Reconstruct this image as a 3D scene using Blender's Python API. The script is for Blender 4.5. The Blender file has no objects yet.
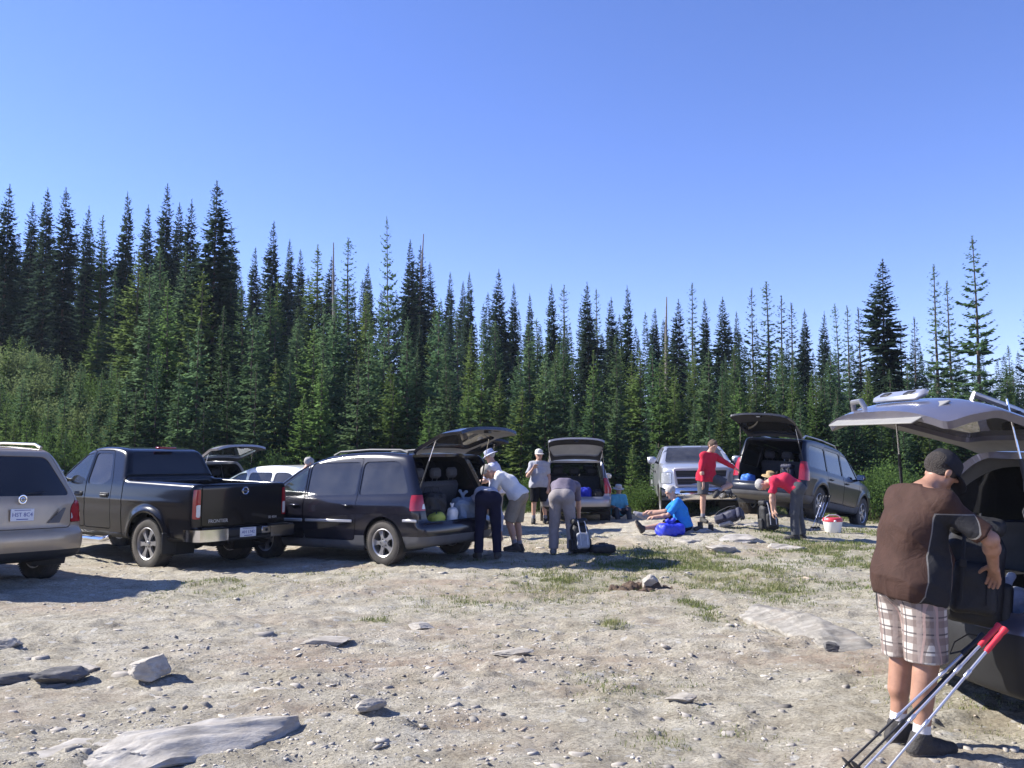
EXPO = 1.1
import bpy, bmesh, math, random
import numpy as np
from mathutils import Vector, Matrix, Euler
from itertools import product
rng = np.random.default_rng(11)
random.seed(5)
SC = bpy.context.scene
COL = SC.collection
PI = math.pi

# ------------------------------------------------------------------ camera numbers
FOC = 887.0
PITCH = math.atan(68 / FOC)
EYE = 1.68

def ray(px, py):
    u, v = (px - 512) / FOC, (384 - py) / FOC
    c, s = math.cos(PITCH), math.sin(PITCH)
    return Vector((u, c - v * s, s + v * c))

def at(px, py, z=0.0):
    """point of height z that the photo shows at pixel px, py"""
    d = ray(px, py)
    t = (z - EYE) / d.z
    return Vector((d.x * t, d.y * t, z))

def at_depth(px, py, y):
    d = ray(px, py)
    t = y / d.y
    return Vector((d.x * t, y, EYE + d.z * t))

def project(p):
    c, s = math.cos(PITCH), math.sin(PITCH)
    x, y, z = p[0], p[1], p[2] - EYE
    f = y * c + z * s
    v = -y * s + z * c
    return 512 + FOC * x / f, 384 - FOC * v / f

# ------------------------------------------------------------------ object helpers
def tag(o, label=None, cat=None, group=None, kind=None):
    if label: o['label'] = label
    if cat: o['category'] = cat
    if group: o['group'] = group
    if kind: o['kind'] = kind
    return o

def empty(name, loc, rotz=0.0, label=None, cat=None, group=None):
    o = bpy.data.objects.new(name, None)
    o.empty_display_size = .2
    COL.objects.link(o)
    o.location = loc
    o.rotation_euler = (0, 0, rotz)
    return tag(o, label, cat, group)

def link(name, me, parent=None, loc=(0, 0, 0), rot=None):
    o = bpy.data.objects.new(name, me)
    COL.objects.link(o)
    if parent: o.parent = parent
    o.location = loc
    if rot is not None: o.rotation_euler = rot
    return o

def copy_tree(o, parent=None):
    c = o.copy()
    COL.objects.link(c)
    if parent: c.parent = parent
    for ch in list(o.children):
        copy_tree(ch, c)
    return c

def np_mesh(name, V, F, mats, mi=None, smooth=True, N=None, attrs=None):
    """V (n,3), F (m,3) or (m,4) arrays -> mesh"""
    V = np.asarray(V, np.float32); F = np.asarray(F, np.int32)
    k = F.shape[1]
    me = bpy.data.meshes.new(name)
    me.vertices.add(len(V)); me.vertices.foreach_set('co', V.ravel())
    me.loops.add(F.size); me.loops.foreach_set('vertex_index', F.ravel())
    me.polygons.add(len(F)); me.polygons.foreach_set('loop_start', np.arange(0, F.size, k, dtype=np.int32))
    for m in (mats if isinstance(mats, (list, tuple)) else [mats]): me.materials.append(m)
    if mi is not None: me.polygons.foreach_set('material_index', np.asarray(mi, np.int32))
    me.update(calc_edges=True)
    me.validate()
    if smooth: me.shade_smooth()
    if N is not None and len(N) == len(me.vertices):
        me.normals_split_custom_set_from_vertices([tuple(n) for n in N])
    if attrs:
        for an, av in attrs.items():
            a = me.attributes.new(an, 'FLOAT', 'POINT'); a.data.foreach_set('value', np.asarray(av, np.float32))
    return me

class MB:
    def __init__(s): s.v = []; s.f = []; s.m = []
    def add(s, vs, fs, mi=0, M=None):
        o = len(s.v)
        s.v += [tuple(M @ Vector(p)) for p in vs] if M is not None else [tuple(p) for p in vs]
        for f in fs: s.f.append(tuple(i + o for i in f)); s.m.append(mi)
    def box(s, c, sz, bev=.01, mi=0, rot=None, M=None):
        hx, hy, hz = [a / 2 for a in sz]; b = min(bev, hx * .95, hy * .95, hz * .95)
        vs = []; ix = {}
        for sx, sy, sz_ in product((-1, 1), repeat=3):
            for ax in range(3):
                p = [sx * (hx - b), sy * (hy - b), sz_ * (hz - b)]
                p[ax] += (sx, sy, sz_)[ax] * b
                ix[(sx, sy, sz_, ax)] = len(vs); vs.append(p)
        fs = []
        for ax in range(3):
            o = [a for a in range(3) if a != ax]
            for sg in (-1, 1):
                q = []
                for a, b_ in ((-1, -1), (1, -1), (1, 1), (-1, 1)):
                    k = [0, 0, 0]; k[ax] = sg; k[o[0]] = a; k[o[1]] = b_
                    q.append(ix[(*k, ax)])
                if (sg > 0) == (ax == 1): q.reverse()
                fs.append(q)
        for ax in range(3):
            o = [a for a in range(3) if a != ax]
            for a, b_ in product((-1, 1), repeat=2):
                k1 = [0, 0, 0]; k1[o[0]] = a; k1[o[1]] = b_; k2 = list(k1); k1[ax] = -1; k2[ax] = 1
                fs.append([ix[(*k1, o[0])], ix[(*k2, o[0])], ix[(*k2, o[1])], ix[(*k1, o[1])]])
        for k in product((-1, 1), repeat=3):
            fs.append([ix[(*k, 0)], ix[(*k, 1)], ix[(*k, 2)]])
        T = Matrix.Translation(c)
        if rot is not None: T = T @ Euler(rot).to_matrix().to_4x4()
        if M is not None: T = M @ T
        s.add(vs, fs, mi, T)
    def tube(s, pts, r, n=8, mi=0, caps=True, flat=1.0):
        pts = [Vector(p) for p in pts]
        rs = r if isinstance(r, (list, tuple)) else [r] * len(pts)
        vs = []; fs = []; up = None
        for i, p in enumerate(pts):
            t = (pts[min(i + 1, len(pts) - 1)] - pts[max(i - 1, 0)]).normalized()
            if up is None:
                up = Vector((0, 0, 1)) if abs(t.z) < .9 else Vector((1, 0, 0))
            a = t.cross(up).normalized(); up = a.cross(t).normalized()
            for k in range(n):
                an = 2 * PI * k / n
                vs.append(p + a * math.cos(an) * rs[i] + up * math.sin(an) * rs[i] * flat)
        for i in range(len(pts) - 1):
            for k in range(n):
                k2 = (k + 1) % n
                fs.append((i * n + k, i * n + k2, (i + 1) * n + k2, (i + 1) * n + k))
        if caps:
            fs.append(tuple(range(n - 1, -1, -1))); e = (len(pts) - 1) * n
            fs.append(tuple(range(e, e + n)))
        s.add(vs, fs, mi)
    def lathe(s, prof, n=32, mi=0, M=None, arc=2 * PI, start=0.):
        """prof of (r, h): turned about local Z"""
        vs = []; fs = []; full = abs(arc - 2 * PI) < 1e-6
        nn = n if full else n + 1
        for r, h in prof:
            for k in range(nn):
                a = start + arc * k / n
                vs.append((r * math.cos(a), r * math.sin(a), h))
        for i in range(len(prof) - 1):
            for k in range(n):
                k2 = (k + 1) % nn
                fs.append((i * nn + k, i * nn + k2, (i + 1) * nn + k2, (i + 1) * nn + k))
        s.add(vs, fs, mi, M)
    def prism(s, poly, h0, h1, mi=0, M=None):
        """2D polygon extruded along local Z"""
        n = len(poly)
        vs = [(x, y, h0) for x, y in poly] + [(x, y, h1) for x, y in poly]
        fs = [tuple(range(n - 1, -1, -1)), tuple(range(n, 2 * n))]
        fs += [(i, (i + 1) % n, n + (i + 1) % n, n + i) for i in range(n)]
        s.add(vs, fs, mi, M)
    def text(s, txt, size, M, mi=0, depth=.002):
        cu = bpy.data.curves.new('lettering', 'FONT'); cu.body = txt; cu.size = size
        cu.extrude = depth; cu.align_x = 'CENTER'; cu.align_y = 'CENTER'; cu.resolution_u = 3
        o = bpy.data.objects.new('lettering', cu); COL.objects.link(o)
        bpy.context.view_layer.update()
        dg = bpy.context.evaluated_depsgraph_get()
        me = bpy.data.meshes.new_from_object(o.evaluated_get(dg))
        s.add([v.co[:] for v in me.vertices], [tuple(p.vertices) for p in me.polygons], mi, M)
        bpy.data.objects.remove(o); bpy.data.meshes.remove(me); bpy.data.curves.remove(cu)
    def mesh(s, name, mats, smooth=40):
        me = bpy.data.meshes.new(name)
        me.from_pydata(s.v, [], s.f)
        for m in (mats if isinstance(mats, (list, tuple)) else [mats]): me.materials.append(m)
        me.polygons.foreach_set('material_index', s.m)
        me.update()
        bm = bmesh.new(); bm.from_mesh(me)
        bmesh.ops.recalc_face_normals(bm, faces=bm.faces[:]); bm.to_mesh(me); bm.free()
        if smooth:
            me.shade_smooth(); me.set_sharp_from_angle(angle=math.radians(smooth))
        return me
    def build(s, name, mats, parent=None, loc=(0, 0, 0), rot=None, smooth=40):
        return link(name, s.mesh(name, mats, smooth), parent, loc, rot)

# ------------------------------------------------------------------ noise
def _hash(ix, iy, iz, seed):
    n = (ix.astype(np.int64) * 374761393 + iy.astype(np.int64) * 668265263 + iz.astype(np.int64) * 2147483647 + seed * 144665) & 0xffffffff
    n = ((n ^ (n >> 13)) * 1274126177) & 0xffffffff
    n = ((n ^ (n >> 16)) * 2246822519) & 0xffffffff
    return ((n ^ (n >> 15)) & 0xffffff) / float(0xffffff)

def vnoise(x, y, z=0., seed=0):
    x, y, z = np.broadcast_arrays(np.asarray(x, float), np.asarray(y, float), np.asarray(z, float))
    ix, iy, iz = np.floor(x), np.floor(y), np.floor(z)
    fx, fy, fz = x - ix, y - iy, z - iz
    ux, uy, uz = [f * f * (3 - 2 * f) for f in (fx, fy, fz)]
    r = 0
    for dx, dy, dz in product((0, 1), repeat=3):
        if dz and not np.any(fz): continue
        w = (ux if dx else 1 - ux) * (uy if dy else 1 - uy) * (uz if dz else 1 - uz)
        r = r + w * _hash(ix + dx, iy + dy, iz + dz, seed)
    return r * 2 - 1

def fbm(x, y, z=0., oct=4, seed=0, gain=.5):
    r = 0; a = 1.; f = 1.
    for i in range(oct):
        r = r + a * vnoise(x * f, y * f, np.asarray(z) * f, seed + i * 17); a *= gain; f *= 2.03
    return r

def sstep(a, b, x):
    t = np.clip((x - a) / (b - a), 0, 1); return t * t * (3 - 2 * t)

# ------------------------------------------------------------------ signed distance tools
def smax(a, b, k):
    h = np.maximum(k - np.abs(a - b), 0) / k
    return np.maximum(a, b) + h * h * k * .25

def smin(a, b, k): return -smax(-a, -b, k)

def surface_nets(D, o, h):
    S = D < 0
    nx, ny, nz = D.shape
    sl = lambda i, n: slice(i, n - 1 + i)
    cs = list(product((0, 1), repeat=3))
    al = np.ones((nx - 1, ny - 1, nz - 1), bool); an = np.zeros_like(al)
    for i, j, k in cs:
        c = S[sl(i, nx), sl(j, ny), sl(k, nz)]; al &= c; an |= c
    cells = np.argwhere(an & ~al)
    idx = -np.ones((nx - 1, ny - 1, nz - 1), np.int64)
    idx[tuple(cells.T)] = np.arange(len(cells))
    acc = np.zeros((len(cells), 3)); cnt = np.zeros(len(cells))
    for a in cs:
        for ax in range(3):
            if a[ax]: continue
            b = list(a); b[ax] = 1
            da = D[tuple((cells + a).T)]; db = D[tuple((cells + b).T)]
            m = (da < 0) != (db < 0)
            t = np.where(m, da / np.where(m, da - db, 1), 0)
            p = np.tile(np.array(a, float), (len(cells), 1)); p[:, ax] = t
            acc[m] += p[m]; cnt[m] += 1
    V = (cells + acc / cnt[:, None]) * h + np.asarray(o)
    quads = []
    for ax in range(3):
        b, c = (ax + 1) % 3, (ax + 2) % 3
        lo = [slice(None)] * 3; hi = [slice(None)] * 3
        lo[ax] = slice(0, -1); hi[ax] = slice(1, None)
        s0, s1 = S[tuple(lo)], S[tuple(hi)]
        e = np.argwhere(s0 != s1)
        e = e[(e[:, b] > 0) & (e[:, c] > 0) & (e[:, b] < D.shape[b] - 1) & (e[:, c] < D.shape[c] - 1)]
        q = []
        for db, dc in ((1, 1), (0, 1), (0, 0), (1, 0)):
            k = e.copy(); k[:, b] -= db; k[:, c] -= dc
            q.append(idx[tuple(k.T)])
        q = np.stack(q, 1)
        fl = ~s0[tuple(e.T)]
        q[fl] = q[fl][:, ::-1]
        quads.append(q)
    Q = np.concatenate(quads)
    return V, Q[(Q >= 0).all(1)]

def trilin(D, o, h, P):
    g = (P - np.asarray(o)) / h
    g = np.clip(g, 0, np.array(D.shape) - 1.001)
    i = g.astype(int); f = g - i; r = 0
    for d in product((0, 1), repeat=3):
        w = np.prod([f[:, a] if d[a] else 1 - f[:, a] for a in range(3)], axis=0)
        r = r + w * D[i[:, 0] + d[0], i[:, 1] + d[1], i[:, 2] + d[2]]
    return r

def sdf_poly(pts, X, Z):
    pts = np.asarray(pts, float); d = np.full(X.shape, 1e9); ins = np.zeros(X.shape, bool)
    for i in range(len(pts)):
        a, b = pts[i], pts[(i + 1) % len(pts)]
        e = b - a; wx, wz = X - a[0], Z - a[1]
        L2 = max((e * e).sum(), 1e-12)
        t = np.clip((wx * e[0] + wz * e[1]) / L2, 0, 1)
        d = np.minimum(d, (wx - t * e[0]) ** 2 + (wz - t * e[1]) ** 2)
        if abs(e[1]) > 1e-12:
            c = ((a[1] > Z) != (b[1] > Z)) & (X < e[0] * (Z - a[1]) / e[1] + a[0]); ins ^= c
    d = np.sqrt(d)
    return np.where(ins, -d, d)

def round_poly(pts, r, n=5):
    out = []; m = len(pts)
    for i in range(m):
        p = np.array(pts[i][:2], float); rr = pts[i][2] if len(pts[i]) > 2 else r
        a = np.array(pts[i - 1][:2], float); b = np.array(pts[(i + 1) % m][:2], float)
        la, lb = np.linalg.norm(a - p), np.linalg.norm(b - p)
        q = p + (a - p) / la * min(rr, la * .48); s = p + (b - p) / lb * min(rr, lb * .48)
        for t in np.linspace(0, 1, n):
            out.append((1 - t) ** 2 * q + 2 * t * (1 - t) * p + t * t * s)
    return np.array(out)

def split_mesh(V, N, T, f):
    """cut a triangle mesh along f = 0 -> V, N, T_inside (f<0), T_outside"""
    s = f < 0
    c = s[T].sum(1)
    tin = [T[c == 3]]; tout = [T[c == 0]]
    mix = T[(c == 1) | (c == 2)]
    if len(mix):
        cm = s[mix].sum(1)
        lone = np.where((cm == 1)[:, None], s[mix], ~s[mix])
        k = lone.argmax(1)
        r = np.arange(len(mix))
        a, b, d = mix[r, k], mix[r, (k + 1) % 3], mix[r, (k + 2) % 3]
        e = np.concatenate([np.stack([a, b], 1), np.stack([a, d], 1)])
        es = np.sort(e, 1)
        u, inv = np.unique(es, axis=0, return_inverse=True)
        inv = inv.ravel()
        fa, fb = f[u[:, 0]], f[u[:, 1]]
        t = (fa / (fa - fb))[:, None]
        n0 = len(V)
        V = np.concatenate([V, V[u[:, 0]] * (1 - t) + V[u[:, 1]] * t])
        nn = N[u[:, 0]] * (1 - t) + N[u[:, 1]] * t
        N = np.concatenate([N, nn / np.maximum(np.linalg.norm(nn, axis=1, keepdims=True), 1e-9)])
        p, q = n0 + inv[:len(mix)], n0 + inv[len(mix):]
        one = np.stack([a, p, q], 1)
        two = np.concatenate([np.stack([p, b, d], 1), np.stack([p, d, q], 1)])
        li = s[a]
        tin += [one[li], two[np.concatenate([~li, ~li])]]
        tout += [one[~li], two[np.concatenate([li, li])]]
    return V, N, np.concatenate(tin), np.concatenate(tout)

class Shell:
    """a smooth closed surface that panels are cut out of"""
    def __init__(s, V, N, T): s.V, s.N, s.T = V, N, T
    def take(s, fn, gap=0.):
        V, N, a, b = split_mesh(s.V, s.N, s.T, fn(s.V) + gap)
        if gap:
            V2, N2, _, b = split_mesh(V, N, b, fn(V) - gap)
            s.V, s.N, s.T = V2, N2, b
        else:
            s.V, s.N, s.T = V, N, b
        return Shell(V, N, a)
    def compact(s):
        u, inv = np.unique(s.T, return_inverse=True)
        return s.V[u], s.N[u], inv.reshape(s.T.shape)
    def obj(s, name, thick, mats, parent=None, push=0., origin=(0, 0, 0), loc=None, inner_mi=1):
        if len(s.T) == 0: return None
        V, N, T = s.compact()
        V = V + N * push - np.asarray(origin)
        n = len(V)
        e = np.concatenate([T[:, [0, 1]], T[:, [1, 2]], T[:, [2, 0]]])
        es = np.sort(e, 1)
        u, first, cnt = np.unique(es, axis=0, return_index=True, return_counts=True)
        be = e[first[cnt == 1]]
        Vi = V - N * thick
        m = len(be)
        R = np.concatenate([V[be[:, 0]], V[be[:, 1]], Vi[be[:, 1]], Vi[be[:, 0]]])
        fn = np.cross(V[be[:, 1]] - V[be[:, 0]], -(N[be[:, 0]]))
        fn /= np.maximum(np.linalg.norm(fn, axis=1, keepdims=True), 1e-9)
        base = 2 * n; k = np.arange(m)
        r1 = np.stack([base + k + m, base + k, base + k + 3 * m], 1)
        r2 = np.stack([base + k + m, base + k + 3 * m, base + k + 2 * m], 1)
        VV = np.concatenate([V, Vi, R]); NN = np.concatenate([N, -N, -fn, -fn, -fn, -fn])
        TT = np.concatenate([T, T[:, ::-1] + n, r1, r2])
        nm = len(mats) if isinstance(mats, (list, tuple)) else 1
        mi = np.concatenate([np.zeros(len(T), int), np.full(len(T), inner_mi if nm > 1 else 0), np.full(2 * m, 0)])
        me = np_mesh(name, VV, TT, mats, mi, True, NN)
        return link(name, me, parent, loc if loc is not None else origin)

# ------------------------------------------------------------------ materials
def new_mat(name):
    m = bpy.data.materials.new(name); m.use_nodes = True
    nt = m.node_tree; nt.nodes.clear()
    return m, nt

def nd(nt, t, **kw):
    n = nt.nodes.new(t)
    for k, v in kw.items():
        if k.startswith('i_'):
            n.inputs[k[2:].replace('_', ' ')].default_value = v
        else: setattr(n, k, v)
    return n

def ramp(nt, src, stops, interp='LINEAR'):
    r = nt.nodes.new('ShaderNodeValToRGB'); r.color_ramp.interpolation = interp
    cr = r.color_ramp
    while len(cr.elements) < len(stops): cr.elements.new(.5)
    for e, (p, c) in zip(cr.elements, stops):
        e.position = p; e.color = (*c, 1) if len(c) == 3 else c
    nt.links.new(src, r.inputs[0])
    return r.outputs[0]

def mixc(nt, fac, a, b, mode='MIX'):
    m = nt.nodes.new('ShaderNodeMix'); m.data_type = 'RGBA'; m.blend_type = mode
    for s, v in ((m.inputs[0], fac), (m.inputs[6], a), (m.inputs[7], b)):
        if hasattr(v, 'is_linked') or hasattr(v, 'links'): nt.links.new(v, s)
        else: s.default_value = v if isinstance(v, (int, float)) else (*v, 1)
    return m.outputs[2]

def noise_out(nt, scale, detail=4, rough=.55, vec=None, dist=0.):
    n = nd(nt, 'ShaderNodeTexNoise'); n.inputs['Scale'].default_value = scale
    n.inputs['Detail'].default_value = detail; n.inputs['Roughness'].default_value = rough
    n.inputs['Distortion'].default_value = dist
    if vec is not None: nt.links.new(vec, n.inputs['Vector'])
    return n.outputs['Fac']

def coords(nt, scale=(1, 1, 1)):
    t = nd(nt, 'ShaderNodeTexCoord'); m = nd(nt, 'ShaderNodeMapping'); m.inputs['Scale'].default_value = scale
    nt.links.new(t.outputs['Object'], m.inputs['Vector'])
    return m.outputs[0]

def mat(name, col, rough=.6, metal=0., var=.12, scale=6., bump=0., bscale=60., coat=0., spec=.5, dust=0., dustcol=(.32, .27, .22), emis=None, sheen=0.):
    m, nt = new_mat(name)
    b = nd(nt, 'ShaderNodeBsdfPrincipled'); o = nd(nt, 'ShaderNodeOutputMaterial')
    nt.links.new(b.outputs[0], o.inputs[0])
    vec = coords(nt)
    lo = tuple(c * (1 - var) for c in col); hi = tuple(min(c * (1 + var), 1) for c in col)
    c = ramp(nt, noise_out(nt, scale, 4, .6, vec), [(.3, lo), (.7, hi)])
    b.inputs['Roughness'].default_value = rough
    if dust:
        g = nd(nt, 'ShaderNodeTexCoord'); sp = nd(nt, 'ShaderNodeSeparateXYZ'); nt.links.new(g.outputs['Object'], sp.inputs[0])
        hgt = nd(nt, 'ShaderNodeMapRange'); nt.links.new(sp.outputs['Z'], hgt.inputs[0])
        hgt.inputs[1].default_value = .15; hgt.inputs[2].default_value = 1.2; hgt.inputs[3].default_value = 1.; hgt.inputs[4].default_value = .18
        n2 = ramp(nt, noise_out(nt, 3.5, 6, .65, vec), [(.3, (0, 0, 0)), (.75, (1, 1, 1))])
        mu = nd(nt, 'ShaderNodeMath', operation='MULTIPLY'); nt.links.new(hgt.outputs[0], mu.inputs[0]); nt.links.new(n2, mu.inputs[1])
        mu2 = nd(nt, 'ShaderNodeMath', operation='MULTIPLY'); nt.links.new(mu.outputs[0], mu2.inputs[0]); mu2.inputs[1].default_value = dust
        c = mixc(nt, mu2.outputs[0], c, dustcol)
        rr = nd(nt, 'ShaderNodeMapRange'); nt.links.new(mu2.outputs[0], rr.inputs[0]); rr.inputs[2].default_value = .7
        rr.inputs[3].default_value = rough; rr.inputs[4].default_value = .8
        nt.links.new(rr.outputs[0], b.inputs['Roughness'])
    nt.links.new(c, b.inputs['Base Color'])
    b.inputs['Metallic'].default_value = metal
    b.inputs['Specular IOR Level'].default_value = spec
    b.inputs['Coat Weight'].default_value = coat; b.inputs['Coat Roughness'].default_value = .08
    if sheen: b.inputs['Sheen Weight'].default_value = sheen
    if bump:
        bp = nd(nt, 'ShaderNodeBump'); bp.inputs['Strength'].default_value = bump; bp.inputs['Distance'].default_value = .02
        nt.links.new(noise_out(nt, bscale, 5, .6, vec), bp.inputs['Height']); nt.links.new(bp.outputs[0], b.inputs['Normal'])
    if emis:
        b.inputs['Emission Color'].default_value = (*emis[0], 1); b.inputs['Emission Strength'].default_value = emis[1]
    return m

def glass_mat(name, tint, refl=1., dust=.05):
    m, nt = new_mat(name)
    o = nd(nt, 'ShaderNodeOutputMaterial'); tr = nd(nt, 'ShaderNodeBsdfTransparent'); gl = nd(nt, 'ShaderNodeBsdfGlossy')
    tr.inputs[0].default_value = (*tint, 1); gl.inputs['Roughness'].default_value = .03
    gl.inputs[0].default_value = (.95, .95, .97, 1)
    lw = nd(nt, 'ShaderNodeLayerWeight'); lw.inputs[0].default_value = .5
    pw = nd(nt, 'ShaderNodeMath', operation='POWER'); nt.links.new(lw.outputs['Facing'], pw.inputs[0]); pw.inputs[1].default_value = 4.
    ma = nd(nt, 'ShaderNodeMath', operation='MULTIPLY_ADD'); nt.links.new(pw.outputs[0], ma.inputs[0]); ma.inputs[1].default_value = .8; ma.inputs[2].default_value = .06 * refl
    ma.use_clamp = True
    mx = nd(nt, 'ShaderNodeMixShader')
    nt.links.new(ma.outputs[0], mx.inputs[0]); nt.links.new(tr.outputs[0], mx.inputs[1]); nt.links.new(gl.outputs[0], mx.inputs[2])
    df = nd(nt, 'ShaderNodeBsdfDiffuse'); df.inputs[0].default_value = (.34, .33, .32, 1); m2 = nd(nt, 'ShaderNodeMixShader')
    du = ramp(nt, noise_out(nt, 2.5, 5, .6, coords(nt)), [(.3, (dust * .5,) * 3), (.75, (dust * 1.6,) * 3)])
    nt.links.new(du, m2.inputs[0]); nt.links.new(mx.outputs[0], m2.inputs[1]); nt.links.new(df.outputs[0], m2.inputs[2])
    nt.links.new(m2.outputs[0], o.inputs[0])
    return m

M = {}
M['black_paint'] = mat('black paint', (.004, .004, .006), .2, 0, .3, coat=.5, spec=.25, dust=.025)
M['dark_paint'] = mat('dark slate paint', (.009, .009, .016), .20, .1, .2, coat=.7, spec=.3, dust=.04)
M['navy_paint'] = mat('dark blue grey paint', (.008, .011, .022), .3, 0, .2, coat=.25, spec=.25, dust=.04)
M['beige_paint'] = mat('beige metallic paint', (.41, .315, .20), .32, .35, .05, coat=.8, dust=.45)
M['silver_paint'] = mat('silver paint', (.47, .48, .52), .3, .5, .05, coat=.8, dust=.3)
M['wagon_paint'] = mat('grey silver paint', (.30, .30, .32), .3, .5, .05, coat=.8, dust=.3)
M['lilac_paint'] = mat('blue grey silver paint', (.12, .12, .17), .28, .5, .05, coat=.9, dust=.25)
M['white_paint'] = mat('white paint', (.78, .78, .76), .3, 0, .03, coat=.8, dust=.2)
M['chrome'] = mat('chrome', (.75, .75, .76), .12, 1., .04)
M['alloy'] = mat('alloy wheel', (.42, .42, .43), .32, .8, .08, dust=.3)
M['rubber'] = mat('tyre rubber', (.013, .013, .013), .8, 0, .3, scale=20, bump=.4, bscale=120, dust=.3)
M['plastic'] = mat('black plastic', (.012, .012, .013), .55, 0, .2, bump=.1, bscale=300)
M['grey_plastic'] = mat('grey plastic', (.09, .09, .095), .55, 0, .15)
M['dark_trim'] = mat('dark interior trim', (.022, .022, .024), .75, 0, .2)
M['grey_trim'] = mat('grey interior trim', (.21, .205, .195), .7, 0, .1)
M['seat_cloth'] = mat('seat cloth', (.05, .05, .055), .9, 0, .2, scale=30)
M['grey_seat'] = mat('grey seat cloth', (.12, .12, .13), .9, 0, .2, scale=30)
M['carpet'] = mat('boot carpet', (.025, .025, .027), .95, 0, .3, scale=60)
M['red_lens'] = mat('red lens', (.32, .012, .016), .15, 0, .15, scale=30, coat=.8)
M['white_lens'] = mat('clear lens', (.62, .62, .60), .15, 0, .1, scale=30, coat=.8)
M['amber_lens'] = mat('amber lens', (.55, .16, .03), .15, 0, .1, coat=.8)
M['head_lens'] = mat('headlamp lens', (.50, .52, .55), .12, .3, .2, scale=25, coat=1.)
M['plate'] = mat('number plate', (.62, .64, .68), .4, 0, .04)
M['plate_ink'] = mat('plate lettering', (.03, .05, .25), .4)
M['letter'] = mat('pale lettering', (.55, .55, .54), .3, .5)
M['glass'] = glass_mat('clear car glass', (.50, .56, .54))
M['dark_glass'] = glass_mat('tinted car glass', (.10, .105, .13), 1.2, .10)  # extra grey film paints in sky reflection along with dust
M['smoke_glass'] = glass_mat('smoked car glass', (.035, .035, .05))
M['refl_dust_glass'] = mat('hatch glass with painted reflection and dust', (.40, .41, .40), .12, 0, .1, scale=3, coat=.6)  # opaque pale colour paints the bright ground's reflection, plus some dust
# ------------------------------------------------------------------ the ground's shape
def terrain(x, y):
    x = np.asarray(x, float); y = np.asarray(y, float)
    u = np.clip(x / np.maximum(y, 4.), -1.0, 1.0)
    sl = np.interp(u, [-1, -.6, -.35, -.1, .2, .6, 1], [.30, .27, .19, .10, .055, .03, .02])
    t = y - 25.5 + 2.5 * sstep(-.2, -.6, u)
    soft = np.where(t > 0, t * t / (t + 6.), 0)
    z = sl * np.minimum(soft, 75 + 0.1 * soft)
    z = z - .26 * sstep(6.2, 9.0, x) * sstep(18.5, 22.5, y) * (1 - sstep(27, 40, y))
    z = z + .15 * np.exp(-(((x - 3.7) / 2.0) ** 2 + ((y - 18.6) / 2.2) ** 2)) + .24 * np.exp(-(((x - 5.9) / 1.7) ** 2 + ((y - 20.6) / 1.5) ** 2))
    z = z - .09 * sstep(-1., -5., x) * sstep(11, 14.5, y) * (1 - sstep(22, 34, y))
    z = z + 1.9 * np.exp(-((x + 20) / 6.5) ** 2 - ((y - 37) / 6.) ** 2)
    z = z + .10 * vnoise(x * .23, y * .23, 0, 3) * sstep(30, 12, y) * .5
    return z

def tz(x, y): return float(terrain(x, y))

# ------------------------------------------------------------------ vehicles (x forward, rear bumper at x = 0)
def F_side(poly, s): return lambda V: np.maximum(sdf_poly(poly, V[:, 0], V[:, 2]), .25 - s * V[:, 1])
def F_rear(poly, xl): return lambda V: np.maximum(sdf_poly(poly, V[:, 1], V[:, 2]), V[:, 0] - xl)
def F_front(poly, xl): return lambda V: np.maximum(sdf_poly(poly, V[:, 1], V[:, 2]), xl - V[:, 0])
def F_box(x0, x1, y0, y1, z0, z1):
    def f(V):
        x, y, z = V.T
        return np.maximum.reduce([x0 - x, x - x1, y0 - y, y - y1, z0 - z, z - z1])
    return f
def mirror_poly(half): return np.array([(y, z) for y, z in half] + [(-y, z) for y, z in half[::-1]])

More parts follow.
